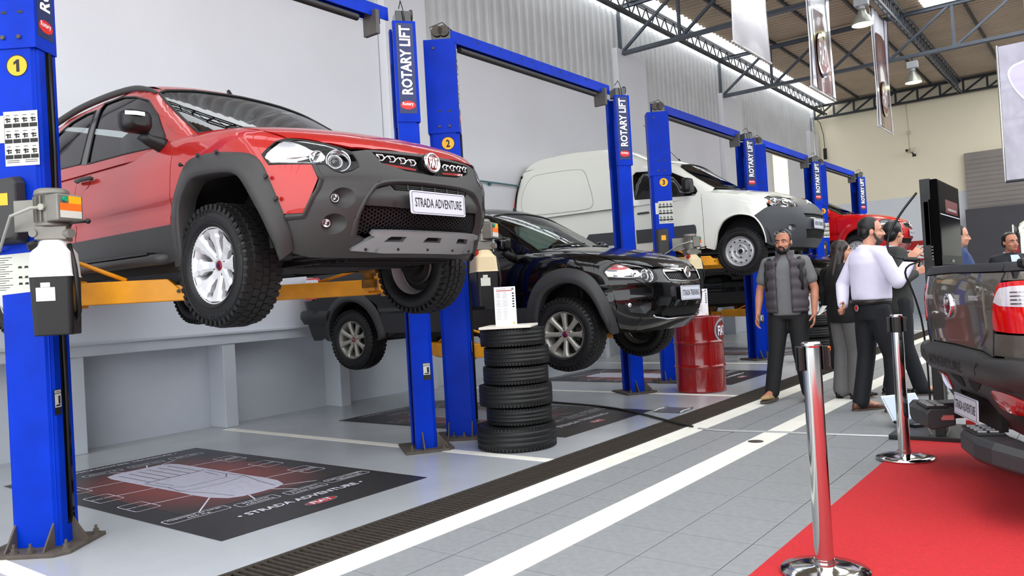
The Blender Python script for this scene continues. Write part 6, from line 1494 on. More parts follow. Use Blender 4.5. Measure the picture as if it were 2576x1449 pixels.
# ---------------------------------------------------------------- oil drum
t=thing('oil_drum','dark red steel drum with a round emblem beside the third lift','drum',(-4.0,8.78,0)); DR=mat('drum_red',(.56,.055,.06),.22,coat=.6,noise=(3.5,.55),col2=(.36,.03,.035))
b=MB(); prof=[(0,.012),(.27,.012),(.285,.0),(.292,.008),(.290,.02)]
def rib(z): return [(.290,z-.03),(.292,z-.018),(.300,z-.006),(.302,z),(.300,z+.006),(.292,z+.018),(.290,z+.03)]
prof+=rib(.30)+rib(.585)+[(.290,.86),(.294,.875),(.294,.885),(.286,.888),(.280,.872),(0,.868)]
b.lathe(prof,56); b.build('drum_body',DR,t)
b=MB(); b.cyl((.15,.1,.868),(.15,.1,.885),.035,16); b.cyl((-.17,-.08,.868),(-.17,-.08,.88),.02,12); b.build('bung',STL,t)
def on_drum(a,z,rr=.2925): return (rr*math.cos(a),rr*math.sin(a),z)
a0=.03; er=.135
def disc(nm,m,r0,r1,off,par):
    b=MB(); G=[[on_drum(a0+s*math.cos(u)/.29,.715+s*1.0*math.sin(u),.2925+off) for s in (r0,r1)] for u in np.linspace(0,2*PI,41)[:-1]]; b.grid(np.array(G)[:,::-1],closeu=True); return b.build(nm,m,par)
e=disc('emblem_ring',mat('print_silver',(.74,.75,.78),.25,metal=.6),.112,.142,.0012,t); disc('emblem_dark_ring',INK,.104,.114,.0014,e); disc('emblem_field',mat('emblem_print_red',(.50,.04,.05),.25),.001,.106,.0012,e)
b=MB(); v,f,_,_=text_geo('FIAT',1,.03); b.add([on_drum(a0+p[0]*.17/.29,.715+p[1]*.115,.2945) for p in v],f); b.build('emblem_lettering',PRW,e)
leaflet(-3.98,8.86,.89,.75,'white price sheet standing on the red drum')
# ---------------------------------------------------------------- queue posts
def stanchion(x,y,label,rz,angs):
    t=thing('queue_post',label,'post',(x,y,.007 if x>-1.29 else 0),rz,'chrome queue posts'); 
    b=MB(); b.lathe([(0,0),(.176,0),(.180,.008),(.176,.016),(.12,.022),(.05,.030),(.042,.034),(0,.034)],48); b.build('base',mat('post_chrome',(.80,.80,.79),.10,metal=1),t)
    b=MB(); b.lathe([(.038,.02),(.038,.945)],40); b.cyl((0,0,.028),(0,0,.06),.041,32); b.build('pole',mat('post_chrome',(.80,.80,.79),.10,metal=1),t)
    b=MB(); b.lathe([(.0,.963),(.036,.963),(.040,.955),(.040,.945),(.038,.94)],32); b.build('cap',mat('post_chrome',(.80,.80,.79),.10,metal=1),t)
    for a in angs:
        R=Rz(a-rz); b=MB()
        b.box(R@Vector((.043,0,.895)),(.012,.050,.10),R); 
        for s in (-1,1): b.box(R@Vector((.050,s*.020,.895)),(.022,.010,.10),R)
        b.build('belt_holder',BLK,t,bevel=.003)
    b=MB(); b.box((.062,0,.895),(.022,.045,.085)); c=b.build('belt_end',DG,t,bevel=.004)
    b=MB(); b.box((.062,-.012,.932),(.0235,.018,.018)); b.build('belt_tab',ORG,c)
stanchion(-1.03,3.36,'tall chrome queue post in the foreground on the edge of the carpet',.72,(.72,3.75,2.2)); stanchion(-1.185,5.72,'chrome queue post standing on the carpet farther back, by the laptop',1.1,(.2,1.77,3.34,4.9))
# ---------------------------------------------------------------- screen on a stand, laptop
t=thing('screen_stand','black screen stand with a flat base at the edge of the carpet','stand',(-1.12,6.62,0))
b=MB(); b.box((.0,.08,.02),(.62,.62,.035)); b.build('base_plate',BLK,t,bevel=.006)
b=MB(); b.box((.03,-.10,.98),(.07,.10,1.90)); b.box((.02,.12,.98),(.05,.06,1.86)); b.build('column',BLK,t,bevel=.004)
b=MB(); b.box((.03,.1,1.6),(.03,.5,.32)); b.build('mount',BLK,t)
b=MB(); b.tube(chaikin([(-.0,-.30,1.82),(-.12,-.36,1.66),(-.21,-.38,1.48),(-.18,-.38,1.36),(-.0,-.34,1.335)],2,False),.009,6); b.tube(chaikin([(.02,-.34,1.33),(-.12,-.36,1.28),(-.06,-.30,1.1),(-.02,-.2,.8),(-.02,-.18,.1)],2,False),.007,6); b.build('cable',BLK,t)
b=MB(); b.cyl((-.10,-.375,1.345),(-.02,-.345,1.335),.018,10); b.build('plug',BLK,t)
t=thing('television','flat black television with a dark glossy screen on the stand','television',(-1.0,6.74,1.28))
b=MB(); b.box((0,0,.31),(.05,.95,.62)); b.box((-.04,0,.28),(.04,.7,.42)); b.build('case',mat('tv_case',(.012,.012,.014),.3,spec=.1,ior=1.15),t,bevel=.008)
b=MB(); b.box((.0258,0,.335),(.001,.89,.52)); b.build('screen',mat('screen_dark',(.015,.017,.025),.12,spec=.05,ior=1.12),t)
b=MB(); b.box((.0266,.08,.44),(.0006,.55,.10)); b.build('screen_reflection',mat('reflected_red_glow',(.36,.05,.07),.1,emit=.35),t)  # this, the text and the line paint the wall's reflection as faint glow
b=MB(); b.box((.0268,.10,.42),(.0006,.40,.018)); b.build('reflected_text',mat('reflected_text_glow',(.6,.55,.55),.1,emit=.3),t)
b=MB(); b.box((.0268,0,.372),(.0006,.86,.006)); b.build('screen_glow_line',mat('screen_line',(.8,.8,.85),.2,emit=.5),t)
b=MB(); b.box((.027,0,.035),(.002,.10,.018)); b.build('control_panel',PRG,t)
b=MB()
for k in range(5): b.cyl((-.03,-.477,.05+.022*k),(-.03,-.484,.05+.022*k),.006,8)
b.build('sockets',GOLD,t)
t=thing('laptop','open laptop standing tilted on the base of the screen stand','laptop',(-1.30,6.95,.036),.9)
b=MB(); b.box((0,0,.012),(.34,.24,.022)); b.build('keyboard_half',mat('laptop_dark',(.10,.10,.11),.4),t,bevel=.004)
b=MB(); b.box((0,.12+.07,.11),(.34,.012,.235),Rx(-.6)); b.build('lid',mat('laptop_silver',(.72,.74,.78),.3,metal=.3),t,bevel=.004)
b=MB(); b.box((0,.181,.113),(.31,.002,.205),Rx(-.6)); b.build('display',mat('laptop_screen',(.62,.66,.75),.3,emit=.4),t)
b=MB(); 
for k in range(10):
    for j in range(4): b.box((-.145+.032*k,-.05+.03*j,.0245),(.026,.024,.003))
b.build('keys',BLK,t)['kind']='stuff'
b=MB(); P=[(-1.10+.07*math.sin(a)*1.0,6.47-.02*math.cos(a),.10+.085*math.cos(a)) for a in np.linspace(.3,2*PI-.2,22)]; b.tube(P,.005,6); tag(b.build('loose_cable',mat('cable_grey',(.62,.62,.58),.5)),'grey cable loop hanging over the base of the screen stand','cable')
b=MB(); rr_=random.Random(5)
for k in range(7): 
    p=Vector((-.80+.14*rr_.random(),6.62+.22*rr_.random(),.05)); b.tube([p+Vector((rr_.uniform(-.08,.08),rr_.uniform(-.08,.08),.02+.03*rr_.random())) for _ in range(6)],.006,5)
tag(b.build('cable_tangle',BLK),'tangle of black cables on the base of the screen stand','cable',None,'stuff')
b=MB(); b.box((-.93,6.75,.06),(.06,.05,.11)); tag(b.build('red_adapter',RED,None,bevel=.004),'small red adapter among the cables behind the name plate','adapter')
# ---------------------------------------------------------------- hose, tape, tray
b=MB(); P=[(-6.3,7.55,.012),(-5.40,7.42,.012),(-4.9,7.34,.012),(-4.5,7.26,.012),(-4.1,7.10,.012),(-3.75,6.88,.012),(-3.5,6.70,.012),(-3.2,6.50,.014),(-3.02,6.40,.012)]; b.tube(chaikin(P,2,False),.011,8); tag(b.build('floor_hose',mat('hose_grey',(.17,.165,.15),.5)),'dark hose lying across the floor from the black pickup to the walkway','hose')
b=MB(); P=np.array([(-2.95,6.36),(-2.72,6.33),(-2.3,6.40),(-1.9,6.45),(-1.6,6.49),(-1.42,6.52)]); b.grid(np.array([[(x,y-.022,.003),(x,y-.008,.012),(x,y+.008,.012),(x,y+.022,.003)] for x,y in P])); tag(b.build('cable_tape',mat('tape_silver',(.78,.78,.78),.3,metal=.5)),'strip of silver tape holding a cable down on the tiles','tape')
t=thing('metal_tray','flat metal tray with foil edges lying beside the drain','tray',(-3.62,7.26,0))
b=MB(); b.box((0,0,.006),(.28,.30,.006)); b.build('sheet',mat('tray_grey',(.42,.42,.43),.4,metal=.4),t)
b=MB()
for x in (-.14,.14): b.tube([(x,-.15,.012),(x*1.01,-.05,.018),(x,.05,.012),(x*.99,.15,.016)],.009,6)
b.build('foil_edge',mat('foil_silver',(.75,.76,.78),.25,metal=.8,bump=(25,.5)),t)
b=MB(); b.lathe([(0,0.001),(.055,.001),(.06,.004),(.05,.006),(0,.006)],24,(-2.42+.12,5.98,.0)); tag(b.build('drain_cover',mat('cap_brown',(.25,.22,.20),.6)),'small round metal cap set in the tiles between the white lines','cap')
# white vehicle at the right edge, behind the man in the navy suit
_v=[o for o in bpy.data.objects if o.name=='delivery_van'][0]
dup(_v,None,(2.38,16.9,0),(0,0,.05),'white van standing on the floor at the right edge, behind the man in navy')
# ---------------------------------------------------------------- people
SKIN=mat('skin',(.72,.48,.38),.5,noise=(14,.15)); SKIN2=mat('skin_light',(.80,.57,.47),.5,noise=(14,.12)); HAIR=mat('hair_black',(.035,.028,.024),.45,noise=(60,.4)); HAIRB=mat('hair_brown',(.14,.09,.065),.4,noise=(50,.4),stretch=(1,1,.15)); BEARD=mat('beard_grey',(.27,.24,.22),.7,noise=(90,.5)); EYEW=mat('eye_white',(.85,.83,.80),.3); LIP=mat('lips',(.55,.28,.25),.5); SOLE=mat('shoe_sole',(.30,.27,.24),.7)
def remesh(name,mb,vox,m,par,smooth=6,fac=.5):
    me=mb.mesh(name+'_src'); o=bpy.data.objects.new('tmp',me); COL.objects.link(o)
    r=o.modifiers.new('r','REMESH'); r.mode='VOXEL'; r.voxel_size=vox; r.use_smooth_shade=True
    if smooth: s=o.modifiers.new('s','SMOOTH'); s.iterations=smooth; s.factor=fac
    dg=bpy.context.evaluated_depsgraph_get(); n=bpy.data.meshes.new_from_object(o.evaluated_get(dg)); bpy.data.objects.remove(o); bpy.data.meshes.remove(me)
    n.name=name; n.polygons.foreach_set('use_smooth',[True]*len(n.polygons)); n.materials.clear()
    return meshobj(name,n,m,par)
def cap(mb,p,q,r1,r2,n=12):
    """tapered capsule"""
    p,q=Vector(p),Vector(q); d=q-p; L=d.length
    if L<1e-6: return mb.ball(tuple(p),r1)
    d.normalize(); a=d.orthogonal().normalized(); b=d.cross(a); G=[]
    st=[(-r1*.999,.04*r1),(-r1*.75,r1*.66),(-r1*.4,r1*.92),(0,r1)]+[(L*t,r1+(r2-r1)*t) for t in (.33,.66)]+[(L,r2),(L+r2*.4,r2*.92),(L+r2*.75,r2*.66),(L+r2*.999,.04*r2)]
    for x,r in st: G.append([tuple(p+d*x+(a*math.cos(t)+b*math.sin(t))*r) for t in np.linspace(0,2*PI,n+1)[:-1]])
    mb.grid(np.array(G),closev=True); mb.add(G[0],[tuple(range(n-1,-1,-1))]); mb.add(G[-1],[tuple(range(n))])
def limb(mb,pts,rs,n=12):
    for i in range(len(pts)-1): cap(mb,pts[i],pts[i+1],rs[i],rs[i+1],n)
def loft(mb,st,n=24,capends=True,a0=0,a1=2*PI,ex=2.0):
    """stations (x,y,z,rx,ry[,yaw])"""
    G=[];full=abs(a1-a0-2*PI)<1e-6
    for s in st:
        x,y,z,rx,ry=s[:5]; yw=s[5] if len(s)>5 else 0; row=[]
        for t in (np.linspace(a0,a1,n+1)[:-1] if full else np.linspace(a0,a1,n+1)):
            c,q=math.cos(t),math.sin(t); k=(abs(c)**ex+abs(q)**ex)**(-1/ex); u,v=rx*c*k,ry*q*k
            row.append((x+u*math.cos(yw)-v*math.sin(yw),y+u*math.sin(yw)+v*math.cos(yw),z))
        G.append(row)
    mb.grid(np.array(G),closev=full)
    if capends and full: mb.add(G[0],[tuple(range(len(G[0])-1,-1,-1))]); mb.add(G[-1],[tuple(range(len(G[-1])))])
def hand(mb,w,d,palm,curl,side,size=1):
    """palm and five fingers: d points along the hand, palm is the palm normal, side=+1 puts the thumb on d x palm"""
    w=Vector(w); d=Vector(d).normalized(); p=Vector(palm); p=(p-d*p.dot(d)).normalized(); t=d.cross(p)*side; s=size
    for k in range(4):
        o=t*(.030-.020*k)*s; cap(mb,w+o*.55+d*.01,w+o+d*.085*s,.015*s,.0125*s,8)
    for k,(L,fw) in enumerate(((.072,.0092),(.080,.0094),(.074,.009),(.058,.008))):
        o=t*(.031-.0205*k)*s; a=w+o+d*.088*s; c=curl[k] if isinstance(curl,(list,tuple)) else curl; ang=0
        seg=[.45,.32,.23]; dd=d
        for q,f in enumerate(seg):
            ang+=c*(.5 if q==0 else .9); dd=(d*math.cos(ang)+p*math.sin(ang)+t*(.06*(1.5-k)*(1 if c<.8 else 0))).normalized(); b=a+dd*L*f*s; cap(mb,a,b,fw*s*(1-.12*q),fw*s*(.9-.12*q),8); a=b
    a=w+t*.028*s+d*.022*s; b=a+(t*.75+d*.6+p*.35).normalized()*.042*s; c=b+(t*.25+d*.85+p*.45).normalized()*.034*s; e=c+(d*.9+p*.5-t*.1).normalized()*.026*s
    cap(mb,a-t*.012,b,.014*s,.012*s,8); cap(mb,b,c,.0115*s,.0105*s,8); cap(mb,c,e,.0105*s,.009*s,8)
def person(name,label,loc,rz,P,h=1.75,vox=.008,skin=SKIN):
    """P holds joints (local frame: +y is where the person faces, +x the person's right) and clothing"""
    root=thing('person',label,'person',loc,rz); k=h/1.75
    g=lambda n,d: Vector(P.get(n,d))*k
    J=dict(pel=g('pel',(0,0,.95)),neck=g('neck',(0,-.015,1.475)),head=g('head',(0,.02,1.625)))
    for s,sx in (('r',1),('l',-1)):
        J['sh'+s]=g('sh'+s,(.185*sx,-.01,1.415)); J['el'+s]=g('el'+s,(.235*sx,-.03,1.13)); J['wr'+s]=g('wr'+s,(.25*sx,.06,.885))
        J['hp'+s]=g('hp'+s,(.092*sx,0,.92)); J['kn'+s]=g('kn'+s,(.10*sx,.02,.50)); J['an'+s]=g('an'+s,(.10*sx,-.02,.085)); J['toe'+s]=g('toe'+s,tuple((J['an'+s]/k)+Vector((.02*sx,.17,-.055))))
    fem=P.get('female',False); belly=P.get('belly',0)
    sw=(.165 if fem else .195)*k; tw=P.get('twist',0)
    def torso(mb,o=0,z0=.86,z1=1.50,ends=True):
        pel,nk=J['pel'],J['neck']
        tab=[(.82,.168 if fem else .16,.115),(.90,.178 if fem else .165,.125),(.98,.165 if fem else .160,.120+belly*.4),(1.06,.138 if fem else .155,.112+belly),(1.15,.135 if fem else .158,.112+belly*.9),(1.25,.150 if fem else .172,.125+belly*.4+(.01 if fem else 0)),(1.34,.160 if fem else .185,.122),(1.41,.150 if fem else .180,.098),(1.455,.10,.075),(1.50,.062,.062)]
        st=[]; zs=[t_[0] for t_ in tab]; tab=sorted([t_ for t_ in tab if z0+.012<t_[0]<=z1]+[(z0,float(np.interp(z0,zs,[t_[1] for t_ in tab])),float(np.interp(z0,zs,[t_[2] for t_ in tab])))])
        for z,rx,ry in tab:
            if z<z0-1e-6 or z>z1+1e-6: continue
            t=(z-.95)/(1.475-.95); c=pel.lerp(nk,t) if 0<=t<=1 else (pel if t<0 else nk); yoff=belly*.5*k if 1.0<z<1.3 else 0
            st.append((c.x,c.y+yoff,z*k+(pel.z-.95*k)*(1-max(0,min(1,t))),rx*k+o,ry*k+o,tw*max(0,min(1,t))))
        loft(mb,st,28,ends,ex=2.3); return st
    R_=lambda *a: [x*k for x in a]
    # ---- body: one continuous skin
    mb=MB(); torso(mb,-.006)
    for s in 'rl':
        limb(mb,[J['neck']+Vector((0,0,-.04)),J['sh'+s],J['el'+s],J['wr'+s]],R_(.055,.052,.042,.026)); mid=J['el'+s].lerp(J['wr'+s],.35); cap(mb,J['el'+s],mid,.040*k,.042*k); cap(mb,mid,J['wr'+s],.042*k,.025*k)
        limb(mb,[J['hp'+s],J['kn'+s],J['an'+s]],R_(.078,.052,.036)); cap(mb,J['an'+s],J['toe'+s],.035*k,.028*k)
        d=(J['wr'+s]-J['el'+s]).normalized(); hd=P.get('hand'+s,{}); dd=Vector(hd.get('dir',d)); pn=Vector(hd.get('palm',(-1 if s=='r' else 1,.2,0)))
        hand(mb,J['wr'+s]+d*.005,dd,pn,hd.get('curl',.45),hd.get('side',(1 if s=='r' else -1)),k*(.92 if fem else 1.02))
    cap(mb,J['neck']-Vector((0,0,.03)),J['head']-Vector((0,.015,.05))*k,.056*k if not fem else .048*k,.053*k if not fem else .046*k)
    # head in its own frame
    hy=P.get('head_yaw',0); hp_=P.get('head_pitch',0); HR=Rz(hy)@Rx(hp_); Hc=J['head']; hs=k*(.97 if fem else 1.0)
    H=lambda x,y,z: Hc+HR@Vector((x*hs,y*hs,z*hs))
    def hb(mb_,c,r,n=20,m=14):
        G=[[tuple(H(c[0]+r[0]*math.sin(PI*j/m)*math.cos(2*PI*i/n),c[1]+r[1]*math.sin(PI*j/m)*math.sin(2*PI*i/n),c[2]+r[2]*math.cos(PI*j/m))) for j in range(m+1)] for i in range(n)]; mb_.grid(np.array(G),closeu=True)
    hb(mb,(0,-.012,.035),(.077,.097,.092)); hb(mb,(0,.015,-.035),(.062,.078,.085)); hb(mb,(0,.055,-.075),(.036,.036,.035)); hb(mb,(0,.062,.022),(.055,.030,.022)); hb(mb,(.036,.058,-.03),(.026,.026,.022)); hb(mb,(-.036,.058,-.03),(.026,.026,.022))
    cap(mb,H(0,.088,.012),H(0,.108,-.028),.009*hs,.013*hs,8); hb(mb,(.012,.097,-.032),(.010,.010,.008),10,8); hb(mb,(-.012,.097,-.032),(.010,.010,.008),10,8); hb(mb,(0,.083,-.060),(.026,.014,.012),12,8)
    for sx in (1,-1): hb(mb,(.078*sx,-.008,-.008),(.010,.020,.032),12,8)
    body=remesh('body',mb,vox,skin,root,4,.45)
    # face details and hair
    for sx in (1,-1):
        b=MB(); hb(b,(.031*sx,.080,.006),(.0125,.007,.0052),12,8); e=b.build('eye',EYEW,root); b=MB(); hb(b,(.031*sx,.0862,.006),(.0062,.0022,.0052),10,6); b.build('iris',mat('iris_dark',(.06,.04,.03),.2),e)
        b=MB(); limb(b,[H(.013*sx,.094,.024),H(.032*sx,.090,.029),H(.050*sx,.076,.024)],[.0045,.005,.003],6); b.build('eyebrow',HAIR,root)
    b=MB(); limb(b,[H(-.021,.089,-.060),H(0,.0985,-.058),H(.021,.089,-.060)],[.004,.0055,.004],6); b.build('mouth',LIP,root)
    hk=P.get('hair','short'); b=MB(); hm=P.get('hair_mat',HAIR)
    if hk=='short':
        lift=P.get('hairline',0)
        hb(b,(0,-.022,.050+lift*.2),(.083,.099,.086)); hb(b,(0,-.058,-.005),(.074,.060,.075)); hb(b,(.060,-.012,.03),(.024,.052,.045),12,8); hb(b,(-.060,-.012,.03),(.024,.052,.045),12,8)
        o=remesh('hair',b,.009,hm,root,3)
        # forehead stays clear: move the front of the cap up
        co=np.empty(len(o.data.vertices)*3); o.data.vertices.foreach_get('co',co); co=co.reshape(-1,3); M=np.array(HR.transposed()); q=(co-np.array(Hc))@M.T/hs
        f=np.clip((q[:,1]-.02)/.05,0,1)*np.clip((.105-q[:,2])/.03,0,1); q[:,1]-=f*.05; q[:,2]=np.where((f>0)&(q[:,2]<.07+lift),.07+lift+(q[:,2]-.07-lift)*.3,q[:,2])
        co=(q*hs)@M+np.array(Hc); o.data.vertices.foreach_set('co',co.ravel()); o.data.update()
    else:
        hb(b,(0,-.022,.045),(.088,.102,.090)); hb(b,(0,-.06,-.02),(.085,.065,.10))
        for x in (-.065,-.035,0,.035,.065): limb(b,[H(x,-.065,-.02),H(x*1.25,-.095,-.14),H(x*1.35,-.12,-.26),H(x*1.2,-.125,-.38-.03*math.cos(x*30))],[.034,.036,.034,.014],8)
        for sx in (1,-1): limb(b,[H(.072*sx,-.01,.04),H(.085*sx,-.02,-.06),H(.085*sx,-.05,-.18),H(.075*sx,-.08,-.28)],[.028,.028,.028,.015],8)
        remesh('hair',b,.009,hm,root,3)
    bd=P.get('beard')
    if bd:
        b=MB(); hb(b,(0,.050,-.088),(.045,.046,.036)); 
        for sx in (1,-1): limb(b,[H(.074*sx,.012,-.02),H(.066*sx,.03,-.06),H(.035*sx,.066,-.092)],[.011,.014,.018],8); limb(b,[H(.030*sx,.080,-.072),H(.026*sx,.088,-.050),H(0,.102,-.0465)],[.010,.007,.0065],8)
        remesh('beard',b,.007,bd,root,2)
    # ---- trousers and shoes
    tm=P['trousers']; b=MB(); tz=P.get('waist',1.0)
    torso(b,.010,.82,tz); fl=P.get('flare',0)
    for s in 'rl': limb(b,[J['hp'+s]+Vector((0,0,.02)),J['hp'+s].lerp(J['kn'+s],.5),J['kn'+s],J['kn'+s].lerp(J['an'+s],.5),J['an'+s]+Vector((0,-.005,.0))],R_(.106,.098,.080+fl*.3,.076+fl*.7,.074+fl),14)
    remesh('trousers',b,.011,tm,root,5)
    for s in 'rl':
        b=MB(); a,t=J['an'+s],J['toe'+s]; d=(t-a); d.z=0; d.normalize(); n=Vector((-d.y,d.x,0)); zb=min(t.z-.028*k,.0) if False else 0
        a0=Vector((a.x,a.y,a.z)); sh=P.get('shoe_len',1.0)
        hl=P.get('heel',0); base=a.z-.085*k
        for x,w,hh,zc in ((-.05,.036,.046,.040),(.02,.040,.05,.045),(.09,.042,.036,.034),(.15,.044,.028,.028),(.20,.032,.020,.022)):
            c=a0+d*x*sh*k; c.z=base+(zc)*k+P.get('toe_lift'+s,0)*max(0,x)*k; 
            G=[[tuple(c+n*(w*k*math.cos(u))*1+Vector((0,0,1))*(hh*k*math.sin(u))+d*(.04*math.cos(v)*k)) for u in np.linspace(0,2*PI,13)[:-1]] for v in (PI,0)]
            G=[[tuple(c+n*(w*k*math.cos(u)*math.sin(v))+Vector((0,0,max(-.9,math.sin(u))*hh*k*math.sin(v)))+d*(.05*k*math.cos(v))) for v in np.linspace(.01,PI-.01,9)] for u in np.linspace(0,2*PI,13)[:-1]]; b.grid(np.array(G),closeu=True)
        so=remesh('shoe',b,.009,P['shoes'],root,3)
        if hl:
            b=MB(); c=a0-d*.045; c.z=base+.015; b.box(c,(.05,.05,.05)); b.build('heel',P['shoes'],so)
        else:
            b=MB(); poly=[]
            for x,w in ((-.095,.02),(-.07,.036),(.0,.038),(.10,.044),(.17,.042),(.225,.030),(.243,.012)): poly.append((x*sh*k,w*k))
            poly=poly+[(x,-w) for x,w in poly[::-1]]; R=basis(d,n,(0,0,1)); c=Vector((a0.x,a0.y,base)); b.prism(poly,.0,.018*k,R,c); b.build('sole',SOLE,so)
    # ---- upper clothing
    top=P['top']; tmr=P['top_mat']; hem=P.get('hem',.92)
    b=MB(); o=P.get('loose',.014); torso(b,o,hem,1.50)
    for s in 'rl':
        sl=P.get('sleeve',1.0); e=J['el'+s]; w=J['wr'+s]
        pts=[J['neck']*.45+J['sh'+s]*.55+Vector((0,0,-.01)),J['sh'+s],J['sh'+s].lerp(e,.5)]; rs=[.06,.064,.058]
        if sl>=1: pts+=[e,e.lerp(w,.5),e.lerp(w,.94)]; rs+=[.053,.049,.040]
        else: pts[-1]=J['sh'+s].lerp(e,.62); rs[-1]=.068
        limb(b,pts,R_(*[r+P.get('sleeve_extra',0) for r in rs]),14)
    tp=remesh(top,b,.0095,tmr,root,5)
    col=P.get('collar')
    if col:
        b=MB(); nk=J['neck']; b.grid(np.array([[tuple(nk+Vector((r*k*math.cos(t),r*k*.98*math.sin(t)-.004+(.012 if z<0 else 0),z+.012*math.sin(t)*-1))) for t in np.linspace(PI/2+.28,PI/2+2*PI-.28,25)] for r,z in ((.072,-.02),(.063,.028),(.066,.03),(.078,-.008))])); b.build('collar',col,root)
    return root,J,H,k
DEN=mat('denim_black',(.075,.075,.08),.8,noise=(30,.35)); NAVY_=mat('trouser_navy',(.055,.06,.085),.75,noise=(10,.3)); PIN=mat('trouser_grey',(.40,.39,.39),.8,noise=(60,.25),stretch=(6,6,.1)); BLZ=mat('blazer_black',(.045,.042,.045),.75,noise=(8,.3)); SUIT=mat('suit_charcoal',(.215,.22,.21),.8,noise=(40,.2)); SHW=mat('shirt_white',(.88,.86,.94),.7,noise=(5,.08),bump=(9,.55)); TEE=mat('tee_grey',(.42,.42,.42),.85,noise=(7,.15)); VEST=mat('vest_plum',(.27,.245,.265),.65,noise=(12,.2),bump=(25,.25)); TAN=mat('shoe_tan',(.70,.58,.40),.7,noise=(12,.2)); SBLK=mat('shoe_black',(.03,.03,.03),.3); SBRN=mat('shoe_brown',(.33,.18,.12),.4); NSUIT=mat('suit_navy',(.07,.075,.115),.75); BJKT=mat('jacket_blue',(.15,.23,.42),.7,noise=(8,.2)); LBLU=mat('shirt_blue',(.72,.76,.90),.7)
# man in the padded vest, walking towards us
r,J,H,k=person('vest','man in grey T-shirt and dark padded vest walking towards us',(-2.745,8.27,0),PI+.12,dict(trousers=DEN,shoes=TAN,top='t_shirt',top_mat=TEE,sleeve=.5,hem=.86,waist=.98,loose=.020,belly=.012,hairline=.02,
  pel=(0,0,.96),knl=(-.11,.07,.51),anl=(-.15,-.02,.088),knr=(.12,.10,.50),anr=(.175,.16,.10),toer=(.21,.33,.06),toe_liftr=.12,elr=(.275,-.02,1.135),wrr=(.285,.09,.895),ell=(-.265,-.04,1.13),wrl=(-.262,.05,.885),beard=HAIR,head_yaw=-.10,head_pitch=-.05,head=(0,.03,1.62)),1.78,.0065)
b=MB(); st=[]
def vst(b,o):
    tab=[(.905,.195,.150),(.93,.200,.158)]; z=.93
    while z<1.36:
        for t in (.0,.25,.5,.75): tab.append((z+.105*t,.188+.004*math.sin(z*7)+.014*math.sin(PI*t)**.6,.150+.014*math.sin(PI*t)**.6))
        z+=.105
    tab+=[(1.385,.180,.128),(1.425,.150,.105),(1.455,.098,.085),(1.49,.082,.080),(1.535,.085,.085)]
    loft(b,[(0,.012 if z<1.35 else -.005,z*k,(x+o)*k,(y+o)*k) for z,x,y in tab],44,False,PI/2+.36,PI/2+2*PI-.36,2.4)
vst(b,0); v=b.build('padded_vest',VEST,r,merge=True); s=v.modifiers.new('s','SOLIDIFY'); s.thickness=.02; s.offset=0
for sx in (1,-1):
    b=MB(); b.tube([Vector((.168*sx,.10,1.12))*k,Vector((.172*sx,.125,1.24))*k,Vector((.165*sx,.115,1.36))*k,Vector((.15*sx,.06,1.445))*k,Vector((.145*sx,-.05,1.46))*k,Vector((.145*sx,-.17,1.3))*k],.021,8); b.build('backpack_strap',mat('strap_black',(.06,.06,.065),.7),r)
b=MB(); b.box(Vector((0,-.25,1.20))*k,(.30,.15,.42)); b.build('backpack',mat('strap_black',(.06,.06,.065),.7),r,bevel=.05,seg=3)
b=MB()
for sx in (1,-1): b.tube([H(.032*sx+.022*math.cos(t),.088,.098+.014*math.sin(t)) for t in np.linspace(0,2*PI,17)[:-1]],.0022,6,closed=True)
b.tube([H(-.01,.09,.10),H(.01,.09,.10)],.002,5); b.tube([H(.054,.085,.10),H(.082,.02,.07)],.002,5); b.tube([H(-.054,.085,.10),H(-.082,.02,.07)],.002,5)
b.build('eyeglasses',STL,r)
# woman in a black blazer
r,J,H,k=person('woman','woman with long brown hair in black blazer and grey pinstripe trousers',(-2.24,8.47,0),-.60,dict(female=True,trousers=PIN,shoes=SBLK,top='blazer',top_mat=BLZ,hem=.82,waist=1.0,loose=.020,hair='long',hair_mat=HAIRB,head_yaw=-.55,flare=.022,heel=1,
  pel=(0,0,.97),anl=(-.08,-.02,.10),anr=(.08,.04,.10),knl=(-.085,.02,.53),knr=(.085,.05,.53),ell=(-.22,.02,1.16),wrl=(-.26,.20,1.02),handl=dict(dir=(-.3,.9,-.05),palm=(.9,.3,-.2),curl=.9),elr=(.22,-.02,1.16),wrr=(.22,.06,.93),toel=(-.09,.16,.03),toer=(.10,.22,.03)),1.63,.008,SKIN2)
pw=r.matrix_basis; 
t=thing('leaflet','white folded leaflet in the left hand of the woman in the blazer','leaflet',(-2.445,8.33,.90),-.9)
b=MB(); b.box((0,0,0),(.15,.10,.003),Rx(.55)); b.box((.02,.02,.03),(.11,.09,.003),Rx(.9)); b.build('sheets',WHT,t)
b=MB(); b.box((-.02,-.02,-.008),(.08,.012,.003),Rx(.55)); b.box((0,.0,.004),(.1,.006,.003),Rx(.55)); b.build('print',PRG,t)
